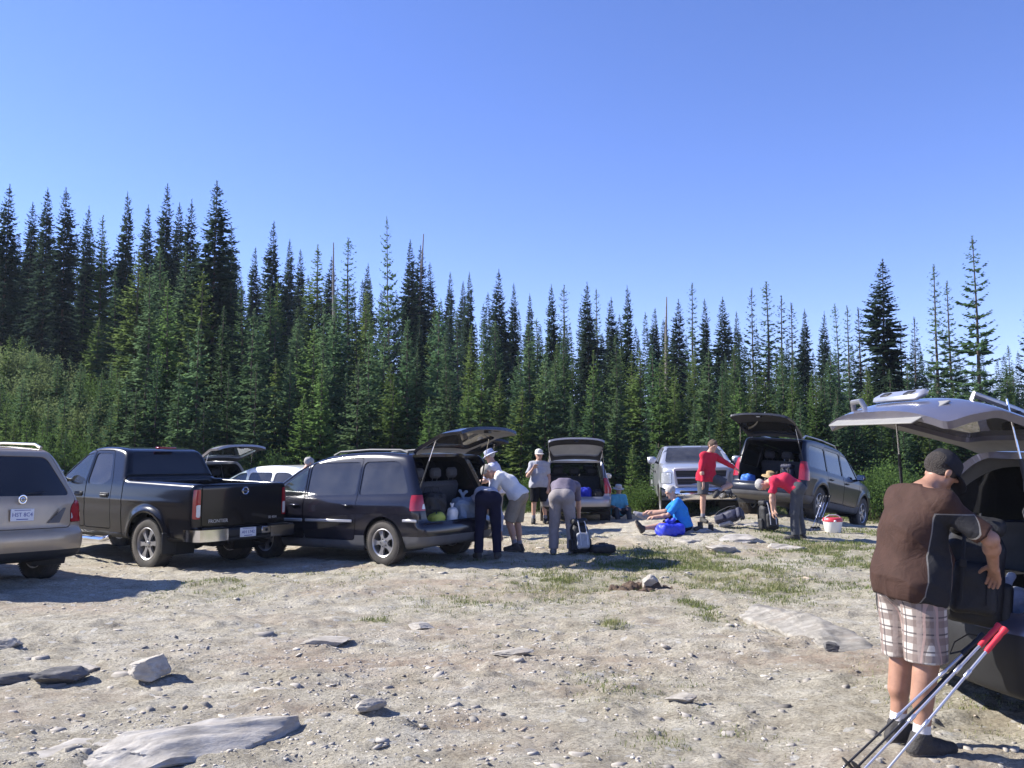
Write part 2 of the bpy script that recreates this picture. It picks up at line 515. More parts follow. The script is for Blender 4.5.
def car_solid(sp):
    h = sp.get('h', .028)
    L, W, H = sp['L'], sp['W'], sp['H']; hw = W / 2
    x = np.arange(-.16, L + .18, h); y = np.arange(-hw - .14, hw + .14 + h, h); z = np.arange(.06, H + .14, h)
    fx = np.arange(-.8, L + .8, h * .6); fz = np.arange(.0, H + .2, h * .6)
    GX, GZ = np.meshgrid(fx, fz, indexing='ij')
    P = sdf_poly(round_poly(sp['sil'], .10), GX, GZ)
    X, Y, Z = x[:, None, None], y[None, :, None], z[None, None, :]
    a = np.clip(np.abs(Y) / hw, 0, 1.1)
    sr = 1 - sstep(.35, 1.7, X); sf = sstep(L - 1.8, L - .3, X)
    xw = X - sp['cr'] * a ** 3 * sr + sp['cf'] * a ** 3 * sf
    xw = xw[:, :, 0]
    gi = np.clip((xw - fx[0]) / (h * .6), 0, len(fx) - 1.001); i = gi.astype(int); f = (gi - i)[..., None]
    gj = np.clip((z - fz[0]) / (h * .6), 0, len(fz) - 1.001); j = gj.astype(int); g = (gj - j)[None, None, :]
    P3 = (P[i][:, :, j] * (1 - f) + P[i + 1][:, :, j] * f) * (1 - g) + (P[i][:, :, j + 1] * (1 - f) + P[i + 1][:, :, j + 1] * f) * g
    zp, fp = zip(*sp['wprof'])
    zz = np.arange(0, 2.4, .01); fr = np.interp(zz, zp, fp)
    ker = np.exp(-(np.arange(-8, 9) / 3.2) ** 2); ker /= ker.sum()
    fr = np.convolve(np.pad(fr, 8, mode='edge'), ker, 'valid')
    wz = np.interp(z, zz, fr) * hw
    w = wz[None, :] - sp.get('taper_f', .12) * sstep(L - 1.9, L + .1, x)[:, None] ** 2 - sp.get('taper_r', .05) * (1 - sstep(-.1, 1.3, x))[:, None] ** 2
    if sp.get('flare'):
        for cx in sp['wheels']:
            r = np.hypot(x[:, None] - cx, z[None, :] - sp['R'])
            w = w + sp['flare'] * np.exp(-((r - sp['Ra'] - .03) / .055) ** 2) * (z[None, :] < 1.1)
    for (zc, amp, sg, x0, x1) in sp.get('creases', []):
        w = w + amp * np.exp(-((z[None, :] - zc) / sg) ** 2) * sstep(x0, x0 + .2, x)[:, None] * (1 - sstep(x1 - .2, x1, x))[:, None]
    D = smax(P3, np.abs(Y) - w[:, None, :], sp.get('k', .09))
    if 'carve' in sp: D = sp['carve'](X, Y, Z, D)
    o = np.array([x[0], y[0], z[0]])
    V, Q = surface_nets(D, o, h)
    G = np.gradient(D, h)
    for _ in range(2):
        N = np.stack([trilin(g_, o, h, V) for g_ in G], 1); l = np.maximum(np.linalg.norm(N, axis=1, keepdims=True), 1e-6); N /= l
        V = V - N * np.clip(trilin(D, o, h, V)[:, None] / l, -.4 * h, .4 * h)
    N = np.stack([trilin(g_, o, h, V) for g_ in G], 1); N /= np.maximum(np.linalg.norm(N, axis=1, keepdims=True), 1e-6)
    T = np.concatenate([Q[:, [0, 1, 2]], Q[:, [0, 2, 3]]])
    fn = np.cross(V[T[:, 1]] - V[T[:, 0]], V[T[:, 2]] - V[T[:, 0]])
    if (fn * N[T[:, 0]]).sum() < 0: T = T[:, ::-1]
    return Shell(V, N, T)

def YM(cx, cy, cz): return Matrix(((1, 0, 0, cx), (0, 0, 1, cy), (0, 1, 0, cz), (0, 0, 0, 1)))

_wheels = {}
def wheel_meshes(R, tw, rr, style):
    k = (R, tw, rr, style)
    if k in _wheels: return _wheels[k]
    t = MB(); hw = tw / 2
    t.lathe([(rr - .015, -hw * .8), (rr + .01, -hw * .95), (R * .86, -hw), (R - .022, -hw * .93), (R - .004, -hw * .72), (R, -hw * .35), (R - .004, -hw * .3), (R, -hw * .2), (R, hw * .2), (R - .004, hw * .3),
             (R, hw * .35), (R - .004, hw * .72), (R - .022, hw * .93), (R * .86, hw), (rr + .01, hw * .95), (rr - .015, hw * .8), (rr - .03, 0), (rr - .015, -hw * .8)], 44, 0, YM(0, 0, 0))
    n = 64
    for i in range(n):
        a = 2 * PI * i / n
        for sy in (-1, 1):
            t.box((math.cos(a) * (R - .006), sy * hw * .83, math.sin(a) * (R - .006)), (.02, hw * .26, .016), .003, 0, rot=(0, -a, 0))
    r = MB(); yo = hw * .78
    r.lathe([(rr + .006, yo + .012), (rr - .006, yo + .018), (rr - .022, yo + .006), (rr - .03, yo - .05), (rr - .03, -hw * .8), (rr - .02, -hw * .8)], 44, 0, YM(0, 0, 0))
    ns = {'five': 5, 'six': 6, 'seven': 7}[style]
    for i in range(ns):
        a = 2 * PI * i / ns + PI / 2
        w0, w1 = (.036, .052) if style != 'seven' else (.026, .034)
        ro = rr - .018
        poly = [(.05, -w0 * .9), (ro * .6, -w0 * .75), (ro, -w1), (ro, w1), (ro * .6, w0 * .75), (.05, w0 * .9)]
        c, s_ = math.cos(a), math.sin(a)
        P = [(x_ * c - y_ * s_, x_ * s_ + y_ * c) for x_, y_ in poly]
        r.prism(P, yo - .045, yo - .008, 0, YM(0, 0, 0))
    r.lathe([(0, yo + .004), (.034, yo + .002), (.04, yo - .006), (.075, yo - .01), (.08, yo - .06), (0, yo - .06)], 24, 0, YM(0, 0, 0))
    for i in range(5):
        a = 2 * PI * i / 5 + .3
        r.lathe([(0, yo + .0), (.009, yo - .001), (.01, yo - .02)], 8, 1, YM(.058 * math.cos(a), 0, .058 * math.sin(a)))
    hb = MB()
    hb.lathe([(0, yo - .075), (rr * .72, yo - .075), (rr * .72, yo - .095), (.08, yo - .1), (.07, -hw)], 28, 0, YM(0, 0, 0))
    hb.lathe([(rr - .035, -hw * .55), (0, -hw * .6)], 28, 0, YM(0, 0, 0))
    _wheels[k] = (hb.mesh('hub', M['plastic']), t.mesh('tyre', M['rubber'], 35), r.mesh('rim', [M['alloy'], M['plastic']], 35))
    return _wheels[k]

def add_wheels(root, sp, steer=0.):
    hb, ty, ri = wheel_meshes(sp['R'], sp['tw'], sp['rr'], sp.get('rim', 'five'))
    hw = sp['W'] / 2
    for i, cx in enumerate(sp['wheels']):
        for s in (1, -1):
            w = link('wheel', hb, root, (cx, s * (hw - sp['tw'] / 2 - sp.get('wheel_in', .03)), sp['R']), (0, random.uniform(0, 6), (0 if s > 0 else PI) + (steer if i else 0)))
            link('tyre', ty, w); link('rim', ri, w)
            b = MB(); Ra = sp['Ra'] + .012
            y0, y1 = s * (hw - .05), s * (hw - .52)
            b.lathe([(Ra, y0), (Ra, y1), (0, y1)], 28, 0, YM(cx, 0, sp['R']), arc=math.radians(216), start=math.radians(-18))
            b.build('wheel_well', M['plastic'], root)

def surf(shell_V, x, z, s):
    m = (shell_V[:, 1] * s > .25)
    d = (shell_V[:, 0] - x) ** 2 + (shell_V[:, 2] - z) ** 2 + np.where(m, 0, 99)
    return shell_V[d.argmin(), 1]

def seat(root, x, y, z, w=.5, mat_='seat_cloth', head=True, lean=.28, hgt=.62):
    b = MB()
    b.box((x + .30, y, z + .10), (.52, w, .16), .05)
    b.box((x - .02 - lean * hgt * .42, y, z + .14 + hgt * .5), (.13, w, hgt), .05, rot=(0, -lean, 0))
    o = b.build('seat', M[mat_], root)
    if head:
        n = max(1, round(w / .5))
        for i in range(n):
            h_ = MB(); yy = y + (i - (n - 1) / 2) * w / n
            bx, bz = x - .02 - lean * hgt * .92, z + .14 + hgt
            h_.box((bx - .03, yy, bz + .12), (.09, .26, .17), .04)
            for q in (-.06, .06): h_.tube([(bx, yy + q, bz - .02), (bx - .03, yy + q, bz + .08)], .006, 6, 1)
            h_.build('headrest', [M[mat_], M['chrome']], o)

def plate(parent, txt, Mx, w=.30, h=.15):
    b = MB()
    b.box((0, 0, 0), (w, h, .006), .003, 0, M=Mx)
    b.text(txt, .070 * h / .15, Mx @ Matrix.Translation((0, .0, .004)), 1, .001)
    b.box((0, -h * .36, .003), (w * .5, h * .07, .003), .001, 1, M=Mx)
    b.box((0, h * .38, .003), (w * .7, h * .05, .003), .001, 1, M=Mx)
    return b.build('number_plate', [M['plate'], M['plate_ink']], parent)

def face_rear(x, y, z, tilt=0.):
    """local XY plane facing backwards (-x), local X to the viewer's right (= -y)"""
    return Matrix.Translation((x, y, z)) @ Matrix(((0, 0, -1, 0), (-1, 0, 0, 0), (0, 1, 0, 0), (0, 0, 0, 1))) @ Matrix.Rotation(tilt, 4, 'X')

def place_vehicle(root, sp, P, heading):
    """heading: angle (radians) anticlockwise from +Y; P: rear centre on the ground"""
    hd = Vector((-math.sin(heading), math.cos(heading))); lf = Vector((-hd.y, hd.x))
    xr, xf = sp['wheels']; tr = sp['W'] / 2 - .12
    g = lambda a, b: tz(P.x + hd.x * a + lf.x * b, P.y + hd.y * a + lf.y * b)
    zr = (g(xr, tr) + g(xr, -tr)) / 2; zf = (g(xf, tr) + g(xf, -tr)) / 2
    zl = (g(xr, tr) + g(xf, tr)) / 2; zg = (g(xr, -tr) + g(xf, -tr)) / 2
    pitch = math.atan2(zf - zr, xf - xr); roll = math.atan2(zl - zg, 2 * tr)
    z0 = zr - xr * math.tan(pitch) - .012
    R = Matrix.Rotation(heading + PI / 2, 4, 'Z') @ Matrix.Rotation(-pitch, 4, 'Y') @ Matrix.Rotation(roll, 4, 'X')
    root.location = (P.x, P.y, z0); root.rotation_euler = R.to_euler()

def suv_spec(L, W, H, xr, xf, R, zb=1.02, zf=.98, zbump=.68, rh=.09, rwb=.12, rwt=.50, wst=2.75, wsb=3.75, zh=1.06, zn=.86, zlow=.27, hw_roof=.75, hood=.08, **kw):
    sp = dict(L=L, W=W, H=H, wheels=(xr, xf), R=R, tw=.23, rr=.235, Ra=R + .065, cr=.16, cf=.28, zb=zb, zf=zf, rwb=rwb, rwt=rwt, wst=wst, wsb=wsb, zbump=zbump, rh=rh, zlow=zlow)
    sp['sil'] = [(.05, zlow + .06, .06), (.0, zbump - .16, .08), (.015, zbump - .02, .04), (rh, zbump + .03, .03), (rh + .01, (zbump + zb) / 2, .1), (rwb, zb, .06), (rwt, H - .06, .12), (rwt + .5, H - .012, .4), ((rwt + wst) / 2 + .1, H, .5),
                 (wst, H - .05, .5), (wsb, zh, .12), (L - .42, zh - hood, .3), (L - .06, zn, .14), (L, .56, .14), (L - .05, zlow + .05, .06), (L - .7, zlow - .03, .1), (.6, zlow - .03, .1)]
    sp['wprof'] = [(.15, .90), (zlow + .03, .945), (.5, .985), (.8, 1.0), (zb - .06, .975), (zb + .02, .94), (H - .25, .83), (H - .04, hw_roof), (H + .1, hw_roof - .03)]
    sp['creases'] = [(.90, .008, .05, .3, L - .4)]
    sp.update(kw)
    return sp

def pillar_windows(sp, cuts, pw=.07, rear_in=.30, front_in=.12):
    """side window outlines between the slanting rear edge, the pillars and the slanting front edge"""
    H, zb, zf = sp['H'], sp['zb'] + .05, sp['zf'] + .05
    zt = H - .155
    rb, rt = sp['rwb'] + rear_in, sp['rwt'] + rear_in - .1
    fb = sp['wsb'] - front_in - .12; ft = sp['wst'] - .02
    tfrac = (zt - sp['zf']) / (H - sp['zf'])
    ft = fb + (ft - fb) * min(1, tfrac)
    zline = lambda x: zb + (zf - zb) * min(max((x - rb) / (fb - rb), 0), 1)
    e = [(rb, rt)] + [(c, c - .015) for c in cuts] + [(fb, ft)]
    out = []
    for i in range(len(e) - 1):
        b0 = e[i][0] + (pw / 2 if i else 0); t0 = e[i][1] + (pw / 2 if i else 0)
        last = i == len(e) - 2
        b1 = e[i + 1][0] - (0 if last else pw / 2); t1 = e[i + 1][1] - (0 if last else pw / 2)
        out.append(round_poly([(b0, zline(b0), .07), (b1, zline(b1), .05), (t1, zt - (.02 if last else 0), .08), (t0, zt, .08 if i else .16)], .06, 5))
    return out

def suv(sp, name, label, cat, P, heading, paint, glass_side, glass_front='glass', hatch_open=None, cuts=(1.25, 2.2), doors=None, group=None, trim='dark_trim', seats='seat_cloth',
        cladding=None, rails=False, rail_h=.075, plate_txt='', mirror=True, hatch_glass=None, rear_detail=None, hatch_trim=None, lower=.42, tail=None, hatch_half=None, rows=2):
    L, W, H = sp['L'], sp['W'], sp['H']; hw = W / 2
    root = empty(name, (0, 0, 0), 0, label, cat, group)
    sh = car_solid(sp); V0 = sh.V.copy()
    pm = M[paint]; zb = sp['zb']; zbp = sp['zbump']
    # wheel openings
    for cx in sp['wheels']:
        for s in (1, -1):
            sh.take(lambda V, cx=cx, s=s: np.maximum(np.hypot(V[:, 0] - cx, V[:, 2] - sp['R']) - sp['Ra'], (hw - .42) - s * V[:, 1]))
    hx, hz = sp['rwt'] + .10, H - .055
    # rear glass, hatch
    hh = hatch_half or [(hw * .80, zbp + .035), (hw * .845, zb - .02), (hw * .66, H - .062)]
    gw = round_poly(mirror_poly([(hw * .76, zb + .055), (hw * .60, H - .15)]), .09, 6)
    rg = sh.take(F_rear(gw, sp['rwt'] + .3))
    hp = round_poly(mirror_poly(hh), .07, 6)
    hs = sh.take(F_rear(hp, sp['rwt'] + .16), .005)
    hatch = hs.obj('hatch', .05, [pm, M[hatch_trim or trim]], root, 0, (hx, 0, hz))
    rgo = rg.obj('rear_window', .007, M[hatch_glass or glass_side], hatch, -.008, (hx, 0, hz), (0, 0, 0))
    hl = lambda x, y, z: (x - hx, y, z - hz)
    d = MB()   # latch, grip and moulding on the hatch's inner side
    d.box(hl(sp['rh'] + .075, 0, zbp + .10), (.05, .10, .09), .01, 0)
    d.build('latch', M['plastic'], hatch)
    d = MB(); d.box(hl(sp['rh'] + .062, -.34, zbp + .16), (.02, .17, .06), .008, 0); d.build('grip_recess', M['plastic'], hatch)
    d = MB()
    xm = float(np.interp(zb + .10, [zb, H - .06], [sp['rwb'], sp['rwt']]))
    wx = lambda z_: float(np.interp(z_, [zb, H - .06], [sp['rwb'], sp['rwt']])) - .02
    d.tube([hl(wx(zb + .06) + .02, .0, zb + .06), hl(wx(zb + .08), -.05, zb + .08), hl(wx(zb + .11), -.34, zb + .11)], [.014, .01, .006], 6)
    d.build('wiper', M['plastic'], hatch)
    if plate_txt:
        pl = plate(hatch, plate_txt, face_rear(*hl(sp['rh'] - .012, 0, (zbp + zb) / 2 + .02)))
    if rear_detail: rear_detail(hatch, hl, sp)
    if hatch_open is not None:
        hatch.rotation_euler = (0, math.radians(hatch_open), 0)
        ca, sa = math.cos(math.radians(hatch_open)), math.sin(math.radians(hatch_open))
        for s in (1, -1):
            q = hl(.28, 0, zb + .15); b = (hx + q[0] * ca + q[2] * sa, s * hw * .70, hz - q[0] * sa + q[2] * ca)
            a = (sp['rwb'] + .16, s * hw * .80, zb + .12)
            m_ = tuple(a[i] * .45 + b[i] * .55 for i in range(3))
            g_ = MB(); g_.tube([a, m_], .012, 8, 0); g_.tube([m_, b], .006, 8, 1); g_.build('gas_strut', [M['plastic'], M['chrome']], root)
    # windscreen
    wp = round_poly(mirror_poly([(hw * .80, sp['zf'] + .10), (hw * .66, H - .075)]), .08, 6)
    ws = sh.take(F_front(wp, (sp['wst'] + .02)))
    ws.obj('windscreen', .007, M[glass_front], root, -.008)
    # lights
    tl = tail or (.42, .60, zb - .27, zb + .06)
    for s in (1, -1):
        y0, y1 = (hw * tl[1], 2) if s > 0 else (-2, -hw * tl[1])
        t_ = sh.take(F_box(-1, tl[0], y0, y1, tl[2], tl[3]), .003)
        o = t_.obj('tail_light', .03, [M['red_lens'], M['plastic']], root, .006)
        if o:
            w_ = MB(); yy = s * hw * (tl[1] + 1) / 2 * .97
            f_ = sh
            t2 = Shell(t_.V, t_.N, t_.T).take(lambda V: np.maximum(np.abs(V[:, 2] - (tl[2] * .72 + tl[3] * .28)) - .04, V[:, 0] - tl[0] + .16))
            t2.obj('lamp_lens', .01, M['white_lens'], o, .010)
    zn = float(sp['sil'][12][1])
    for s in (1, -1):
        y0, y1 = (hw * .52, 2) if s > 0 else (-2, -hw * .52)
        h_ = sh.take(F_box(L - .62, L + 1, y0, y1, zn - .16, zn - .005), .003)
        h_.obj('headlight', .03, M['head_lens'], root, .004)
    g_ = sh.take(F_front(round_poly(mirror_poly([(hw * .42, zn - .17), (hw * .46, zn - .03)]), .03), L - .35), .003)
    g_.obj('grille', .03, M['plastic'], root, -.01)
    # side windows and doors
    wins = pillar_windows(sp, cuts)
    nd_ = len(cuts)
    db = zip_doors = doors or []
    for s in (1, -1):
        gl = [sh.take(F_side(p, s)) for p in wins]
        door_objs = {}
        for wi, dp in db:
            ds = sh.take(F_side(round_poly(dp, .06), s), .005)
            do = ds.obj('door', .05, [pm, M[trim]], root)
            door_objs[wi] = do
            if do is None: continue
            xs_ = [p[0] for p in dp]; hx_ = min(xs_) + .13; hz_ = zb - .13
            yy = surf(V0, hx_, hz_, s)
            hd = MB(); hd.box((hx_ + .05, yy + s * .018, hz_), (.20, .024, .032), .01); hd.build('handle', pm, do)
        for i, g in enumerate(gl):
            par = door_objs.get(i)
            g.obj('window', .006, M[glass_front if i == len(gl) - 1 else glass_side], par or root, -.012)
        if mirror:
            xm_, zm_ = sp['wsb'] - .42, sp['zf'] + .13; yy = surf(V0, xm_, zm_ - .08, s)
            mb = MB(); mb.box((xm_, yy + s * .13, zm_), (.13, .21, .15), .05, 0); mb.tube([(xm_ + .02, yy - s * .02, zm_ - .07), (xm_ + .01, yy + s * .08, zm_ - .04)], .03, 8, 1)
            mb.box((xm_ - .062, yy + s * .13, zm_), (.012, .17, .115), .004, 2)
            mb.build('wing_mirror', [pm, M['plastic'], M['chrome']], root)
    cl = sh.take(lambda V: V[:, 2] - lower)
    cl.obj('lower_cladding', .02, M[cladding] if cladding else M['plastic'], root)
    sh.obj('body', .05, [pm, M[trim]], root)
    # inside
    b = MB(); b.box(((sp['rh'] + .07 + 2.6) / 2, 0, zbp - .09), (2.6 - sp['rh'] - .07, W - .34, .05), .01)
    b.build('boot_floor', M['carpet'], root)
    xs_seat = ([1.30, 2.28] if rows == 2 else [.85, 1.75, 2.75])
    sz_ = zbp - .06 - max(0, 1.72 - H) * .7
    for i, x_ in enumerate(xs_seat):
        if i == len(xs_seat) - 1:
            for yy in (-.38, .38): seat(root, x_ + sp.get('seat_dx', 0), yy, sz_, .5, seats, hgt=min(.62, H - sz_ - .52))
        else: seat(root, x_ + sp.get('seat_dx', 0) * .5, 0, sz_, 1.26, seats, hgt=min(.55, H - sz_ - .56))
    b = MB(); b.box((sp['wsb'] - .30, 0, sp['zf'] - .10), (.42, W - .30, .24), .07)
    sw = Matrix.Translation((sp['wsb'] - .62, .38, sp['zf'] - .02)) @ Matrix.Rotation(math.radians(-65), 4, 'Y')
    b.lathe([(.17, -.012), (.185, 0), (.17, .012), (.158, 0), (.17, -.012)], 24, 0, sw)
    b.build('dashboard', M['plastic'], root)
    if rails:
        for s in (1, -1):
            r_ = MB(); y_ = s * hw * .66
            x0, x1 = sp['rwt'] + .18, sp['wst'] - .25
            r_.tube([(x0, y_, H - .03), (x0 + .14, y_, H + rail_h - .02), ((x0 + x1) / 2, y_, H + rail_h), (x1 - .14, y_, H + rail_h - .02), (x1, y_, H - .04)], [.022, .017, .017, .017, .022], 8)
            r_.build('roof_rail', M['grey_plastic'] if rails == 'grey' else M['alloy'], root)
    add_wheels(root, sp)
    place_vehicle(root, sp, P, heading)
    return root, sh, V0
# ------------------------------------------------------------------ the ground
PATCH = [(370, 619, 20, 4, 1.), (612, 623, 12, 6, .9), (697, 606, 20, 13, .8), (740, 578, 70, 20, .9), (835, 552, 75, 22, 1.), (875, 590, 45, 30, .45), (575, 582, 90, 16, .65), (470, 596, 80, 14, .35), (215, 588, 55, 9, .6),
         (650, 560, 110, 14, .8), (620, 690, 55, 16, .35), (560, 545, 60, 8, .5), (330, 575, 60, 8, .3), (700, 745, 60, 14, .2), (520, 635, 60, 10, .2), (900, 540, 60, 10, .9), (440, 560, 60, 6, .4), (950, 700, 60, 30, .25)]
def grass_amount(x, y):
    g = np.zeros(np.broadcast(x, y).shape)
    for (cx, cy, rx, ry, s) in PATCH:
        c = at(cx, cy); a = rx * c.y / FOC; b_ = max((at(cx, cy - ry).y - at(cx, cy + ry).y) / 2, .15)
        g = np.maximum(g, s * np.exp(-((x - c.x) / a) ** 2 - ((y - c.y) / b_) ** 2))
    n = fbm(x * .9, y * .9, 0, 4, 9) * .5 + fbm(x * 4, y * 4, 0, 3, 19) * .35
    g = g * np.clip(1 + n * 1.3, 0, 1.6)
    far = sstep(23.2, 26.5, y - 1.5 * sstep(-.1, -.5, x / np.maximum(y, 1)) + .8 * fbm(x * .5, y * .5, 0, 3, 4))
    return np.clip(np.maximum(g, far), 0, 1)
def axis(a, b, d0, k):
    out = [a]; d = d0
    while out[-1] < b: out.append(out[-1] + d); d *= k
    return out
half = list(np.arange(0, 4.6, .032)); half = half[:-1] + axis(half[-1], 320, .034, 1.028)
xs = np.array([-v for v in half[:0:-1]] + half)
ys = np.array(list(np.arange(-40, 2.6, 2.2)) + list(np.arange(2.7, 9.2, .032)) + axis(9.2, 410, .034, 1.0145))
gx, gy = np.meshgrid(xs, ys, indexing='ij')
near = 1 - sstep(16, 30, gy)
rough = .020 * fbm(gx * 1.3, gy * 1.3, 0, 4, 31) + (.016 * fbm(gx * 5.5, gy * 7.5, 0, 4, 32, .65) + .012 * np.clip(fbm(gx * 2.3 + .8 * gy, gy * 3.4, 0, 5, 33, .6) - .18, 0, 1)) * near
lay = np.clip(fbm(gx * .9 + gy * .35, gy * 1.8, 0, 5, 35, .6) - .25, 0, .6)
rough = rough + .07 * lay * near
# a low ledge of bedrock steps
gz_ = terrain(gx, gy) + rough
V = np.stack([gx, gy, gz_], -1).reshape(-1, 3)
i = np.arange(len(xs) * len(ys)).reshape(len(xs), len(ys))
Q = np.stack([i[:-1, :-1], i[1:, :-1], i[1:, 1:], i[:-1, 1:]], -1).reshape(-1, 4)
GA = grass_amount(gx, gy)
dirt = np.clip(fbm(gx * .55 + .2 * gy, gy * 1.1, 0, 4, 61) * 1.1 + .05, 0, 1)
for (cx, cy, rx, ry) in ((645, 587, 50, 20), (450, 625, 70, 8), (290, 715, 60, 8), (690, 620, 60, 6), (560, 690, 80, 8), (380, 690, 90, 6)):
    c = at(cx, cy); a = rx * c.y / FOC; b_ = max((at(cx, cy - ry).y - at(cx, cy + ry).y) / 2, .1)
    dirt = np.maximum(dirt, .85 * np.exp(-((gx - c.x) / a) ** 2 - ((gy - c.y) / b_) ** 2) * np.clip(1 + fbm(gx * 3, gy * 3, 0, 3, 8), 0, 1))
def ground_material():
    m, nt = new_mat('stony ground'); b = nd(nt, 'ShaderNodeBsdfPrincipled'); o = nd(nt, 'ShaderNodeOutputMaterial'); nt.links.new(b.outputs[0], o.inputs[0])
    b.inputs['Roughness'].default_value = .95; b.inputs['Specular IOR Level'].default_value = .15
    tc = nd(nt, 'ShaderNodeTexCoord'); v = tc.outputs['Object']
    mp = nd(nt, 'ShaderNodeMapping'); nt.links.new(v, mp.inputs[0]); mp.inputs['Scale'].default_value = (1, 1.6, 1); v2 = mp.outputs[0]
    base = ramp(nt, noise_out(nt, 2.2, 9, .68, v2, .3), [(.30, (.285, .246, .182)), (.46, (.375, .338, .262)), (.58, (.45, .412, .332)), (.74, (.55, .52, .44))])
    fine = ramp(nt, noise_out(nt, 38, 6, .75, v2), [(.36, (.40, .385, .37)), (.49, (1, 1, 1)), (.64, (1.38, 1.37, 1.35))])
    c = mixc(nt, .8, base, fine, 'MULTIPLY')
    da = nd(nt, 'ShaderNodeAttribute'); da.attribute_name = 'dirt'
    dm = nd(nt, 'ShaderNodeMath', operation='MULTIPLY'); nt.links.new(da.outputs['Fac'], dm.inputs[0]); nt.links.new(ramp(nt, noise_out(nt, 7, 6, .7, v2), [(.35, (.25, .25, .25)), (.65, (1, 1, 1))]), dm.inputs[1])
    dirtc = ramp(nt, noise_out(nt, 12, 6, .7, v2), [(.3, (.28, .20, .14)), (.7, (.41, .335, .26))])
    c = mixc(nt, dm.outputs[0], c, dirtc)
    vo = nd(nt, 'ShaderNodeTexVoronoi'); vo.feature = 'F1'; vo.inputs['Scale'].default_value = 9.; nt.links.new(v2, vo.inputs['Vector']); vo.inputs['Randomness'].default_value = 1.
    sel = nd(nt, 'ShaderNodeSeparateColor'); nt.links.new(vo.outputs['Color'], sel.inputs[0])
    a1 = nd(nt, 'ShaderNodeMath', operation='GREATER_THAN'); nt.links.new(sel.outputs[0], a1.inputs[0]); a1.inputs[1].default_value = .80
    a2 = nd(nt, 'ShaderNodeMath', operation='LESS_THAN'); nt.links.new(vo.outputs['Distance'], a2.inputs[0]); a2.inputs[1].default_value = .33
    a3 = nd(nt, 'ShaderNodeMath', operation='MULTIPLY'); nt.links.new(a1.outputs[0], a3.inputs[0]); nt.links.new(a2.outputs[0], a3.inputs[1])
    a4 = nd(nt, 'ShaderNodeMath', operation='MULTIPLY'); nt.links.new(a3.outputs[0], a4.inputs[0]); a4.inputs[1].default_value = .55
    chip = ramp(nt, sel.outputs[1], [(.0, (.20, .19, .18)), (.35, (.44, .43, .41)), (1, (.60, .59, .56))])
    c = mixc(nt, a4.outputs[0], c, chip)
    ga = nd(nt, 'ShaderNodeAttribute'); ga.attribute_name = 'grass'
    gm = nd(nt, 'ShaderNodeMath', operation='MULTIPLY'); nt.links.new(ga.outputs['Fac'], gm.inputs[0]); nt.links.new(ramp(nt, noise_out(nt, 14, 5, .7, v), [(.38, (.12, .12, .12)), (.62, (.80, .80, .80))]), gm.inputs[1])
    gc = ramp(nt, noise_out(nt, 5, 5, .6, v), [(.3, (.10, .115, .045)), (.6, (.19, .185, .085)), (.8, (.27, .24, .14))])
    fa = nd(nt, 'ShaderNodeAttribute'); fa.attribute_name = 'forest'
    gcf = ramp(nt, noise_out(nt, 1.5, 6, .65, v), [(.3, (.022, .034, .012)), (.55, (.045, .06, .02)), (.8, (.085, .10, .035))])
    
    c = mixc(nt, gm.outputs[0], c, gc)
    c = mixc(nt, fa.outputs['Fac'], c, gcf)
    nt.links.new(c, b.inputs['Base Color'])
    bp = nd(nt, 'ShaderNodeBump'); bp.inputs['Strength'].default_value = 1.; bp.inputs['Distance'].default_value = .035
    ad = nd(nt, 'ShaderNodeMath', operation='ADD'); nt.links.new(noise_out(nt, 26, 8, .75, v2), ad.inputs[0]); nt.links.new(a3.outputs[0], ad.inputs[1]); nt.links.new(ad.outputs[0], bp.inputs['Height'])
    nt.links.new(bp.outputs[0], b.inputs['Normal'])
    return m
g = link('ground', np_mesh('ground', V, Q, ground_material(), attrs={'grass': GA.ravel(), 'dirt': dirt.ravel(), 'forest': sstep(24.0, 27.5, gy - 1.5 * sstep(-.1, -.5, gx / np.maximum(gy, 1)) + .8 * fbm(gx * .5, gy * .5, 0, 3, 4)).ravel()})); tag(g, kind='structure')

def ground_z(x, y):
    """height of the built ground sheet"""
    ix = np.clip(np.searchsorted(xs, x) - 1, 0, len(xs) - 2); iy = np.clip(np.searchsorted(ys, y) - 1, 0, len(ys) - 2)
    fx = (x - xs[ix]) / (xs[ix + 1] - xs[ix]); fy = (y - ys[iy]) / (ys[iy + 1] - ys[iy])
    return (gz_[ix, iy] * (1 - fx) + gz_[ix + 1, iy] * fx) * (1 - fy) + (gz_[ix, iy + 1] * (1 - fx) + gz_[ix + 1, iy + 1] * fx) * fy

def tz(x, y): return float(ground_z(np.array([float(x)]), np.array([float(y)]))[0])

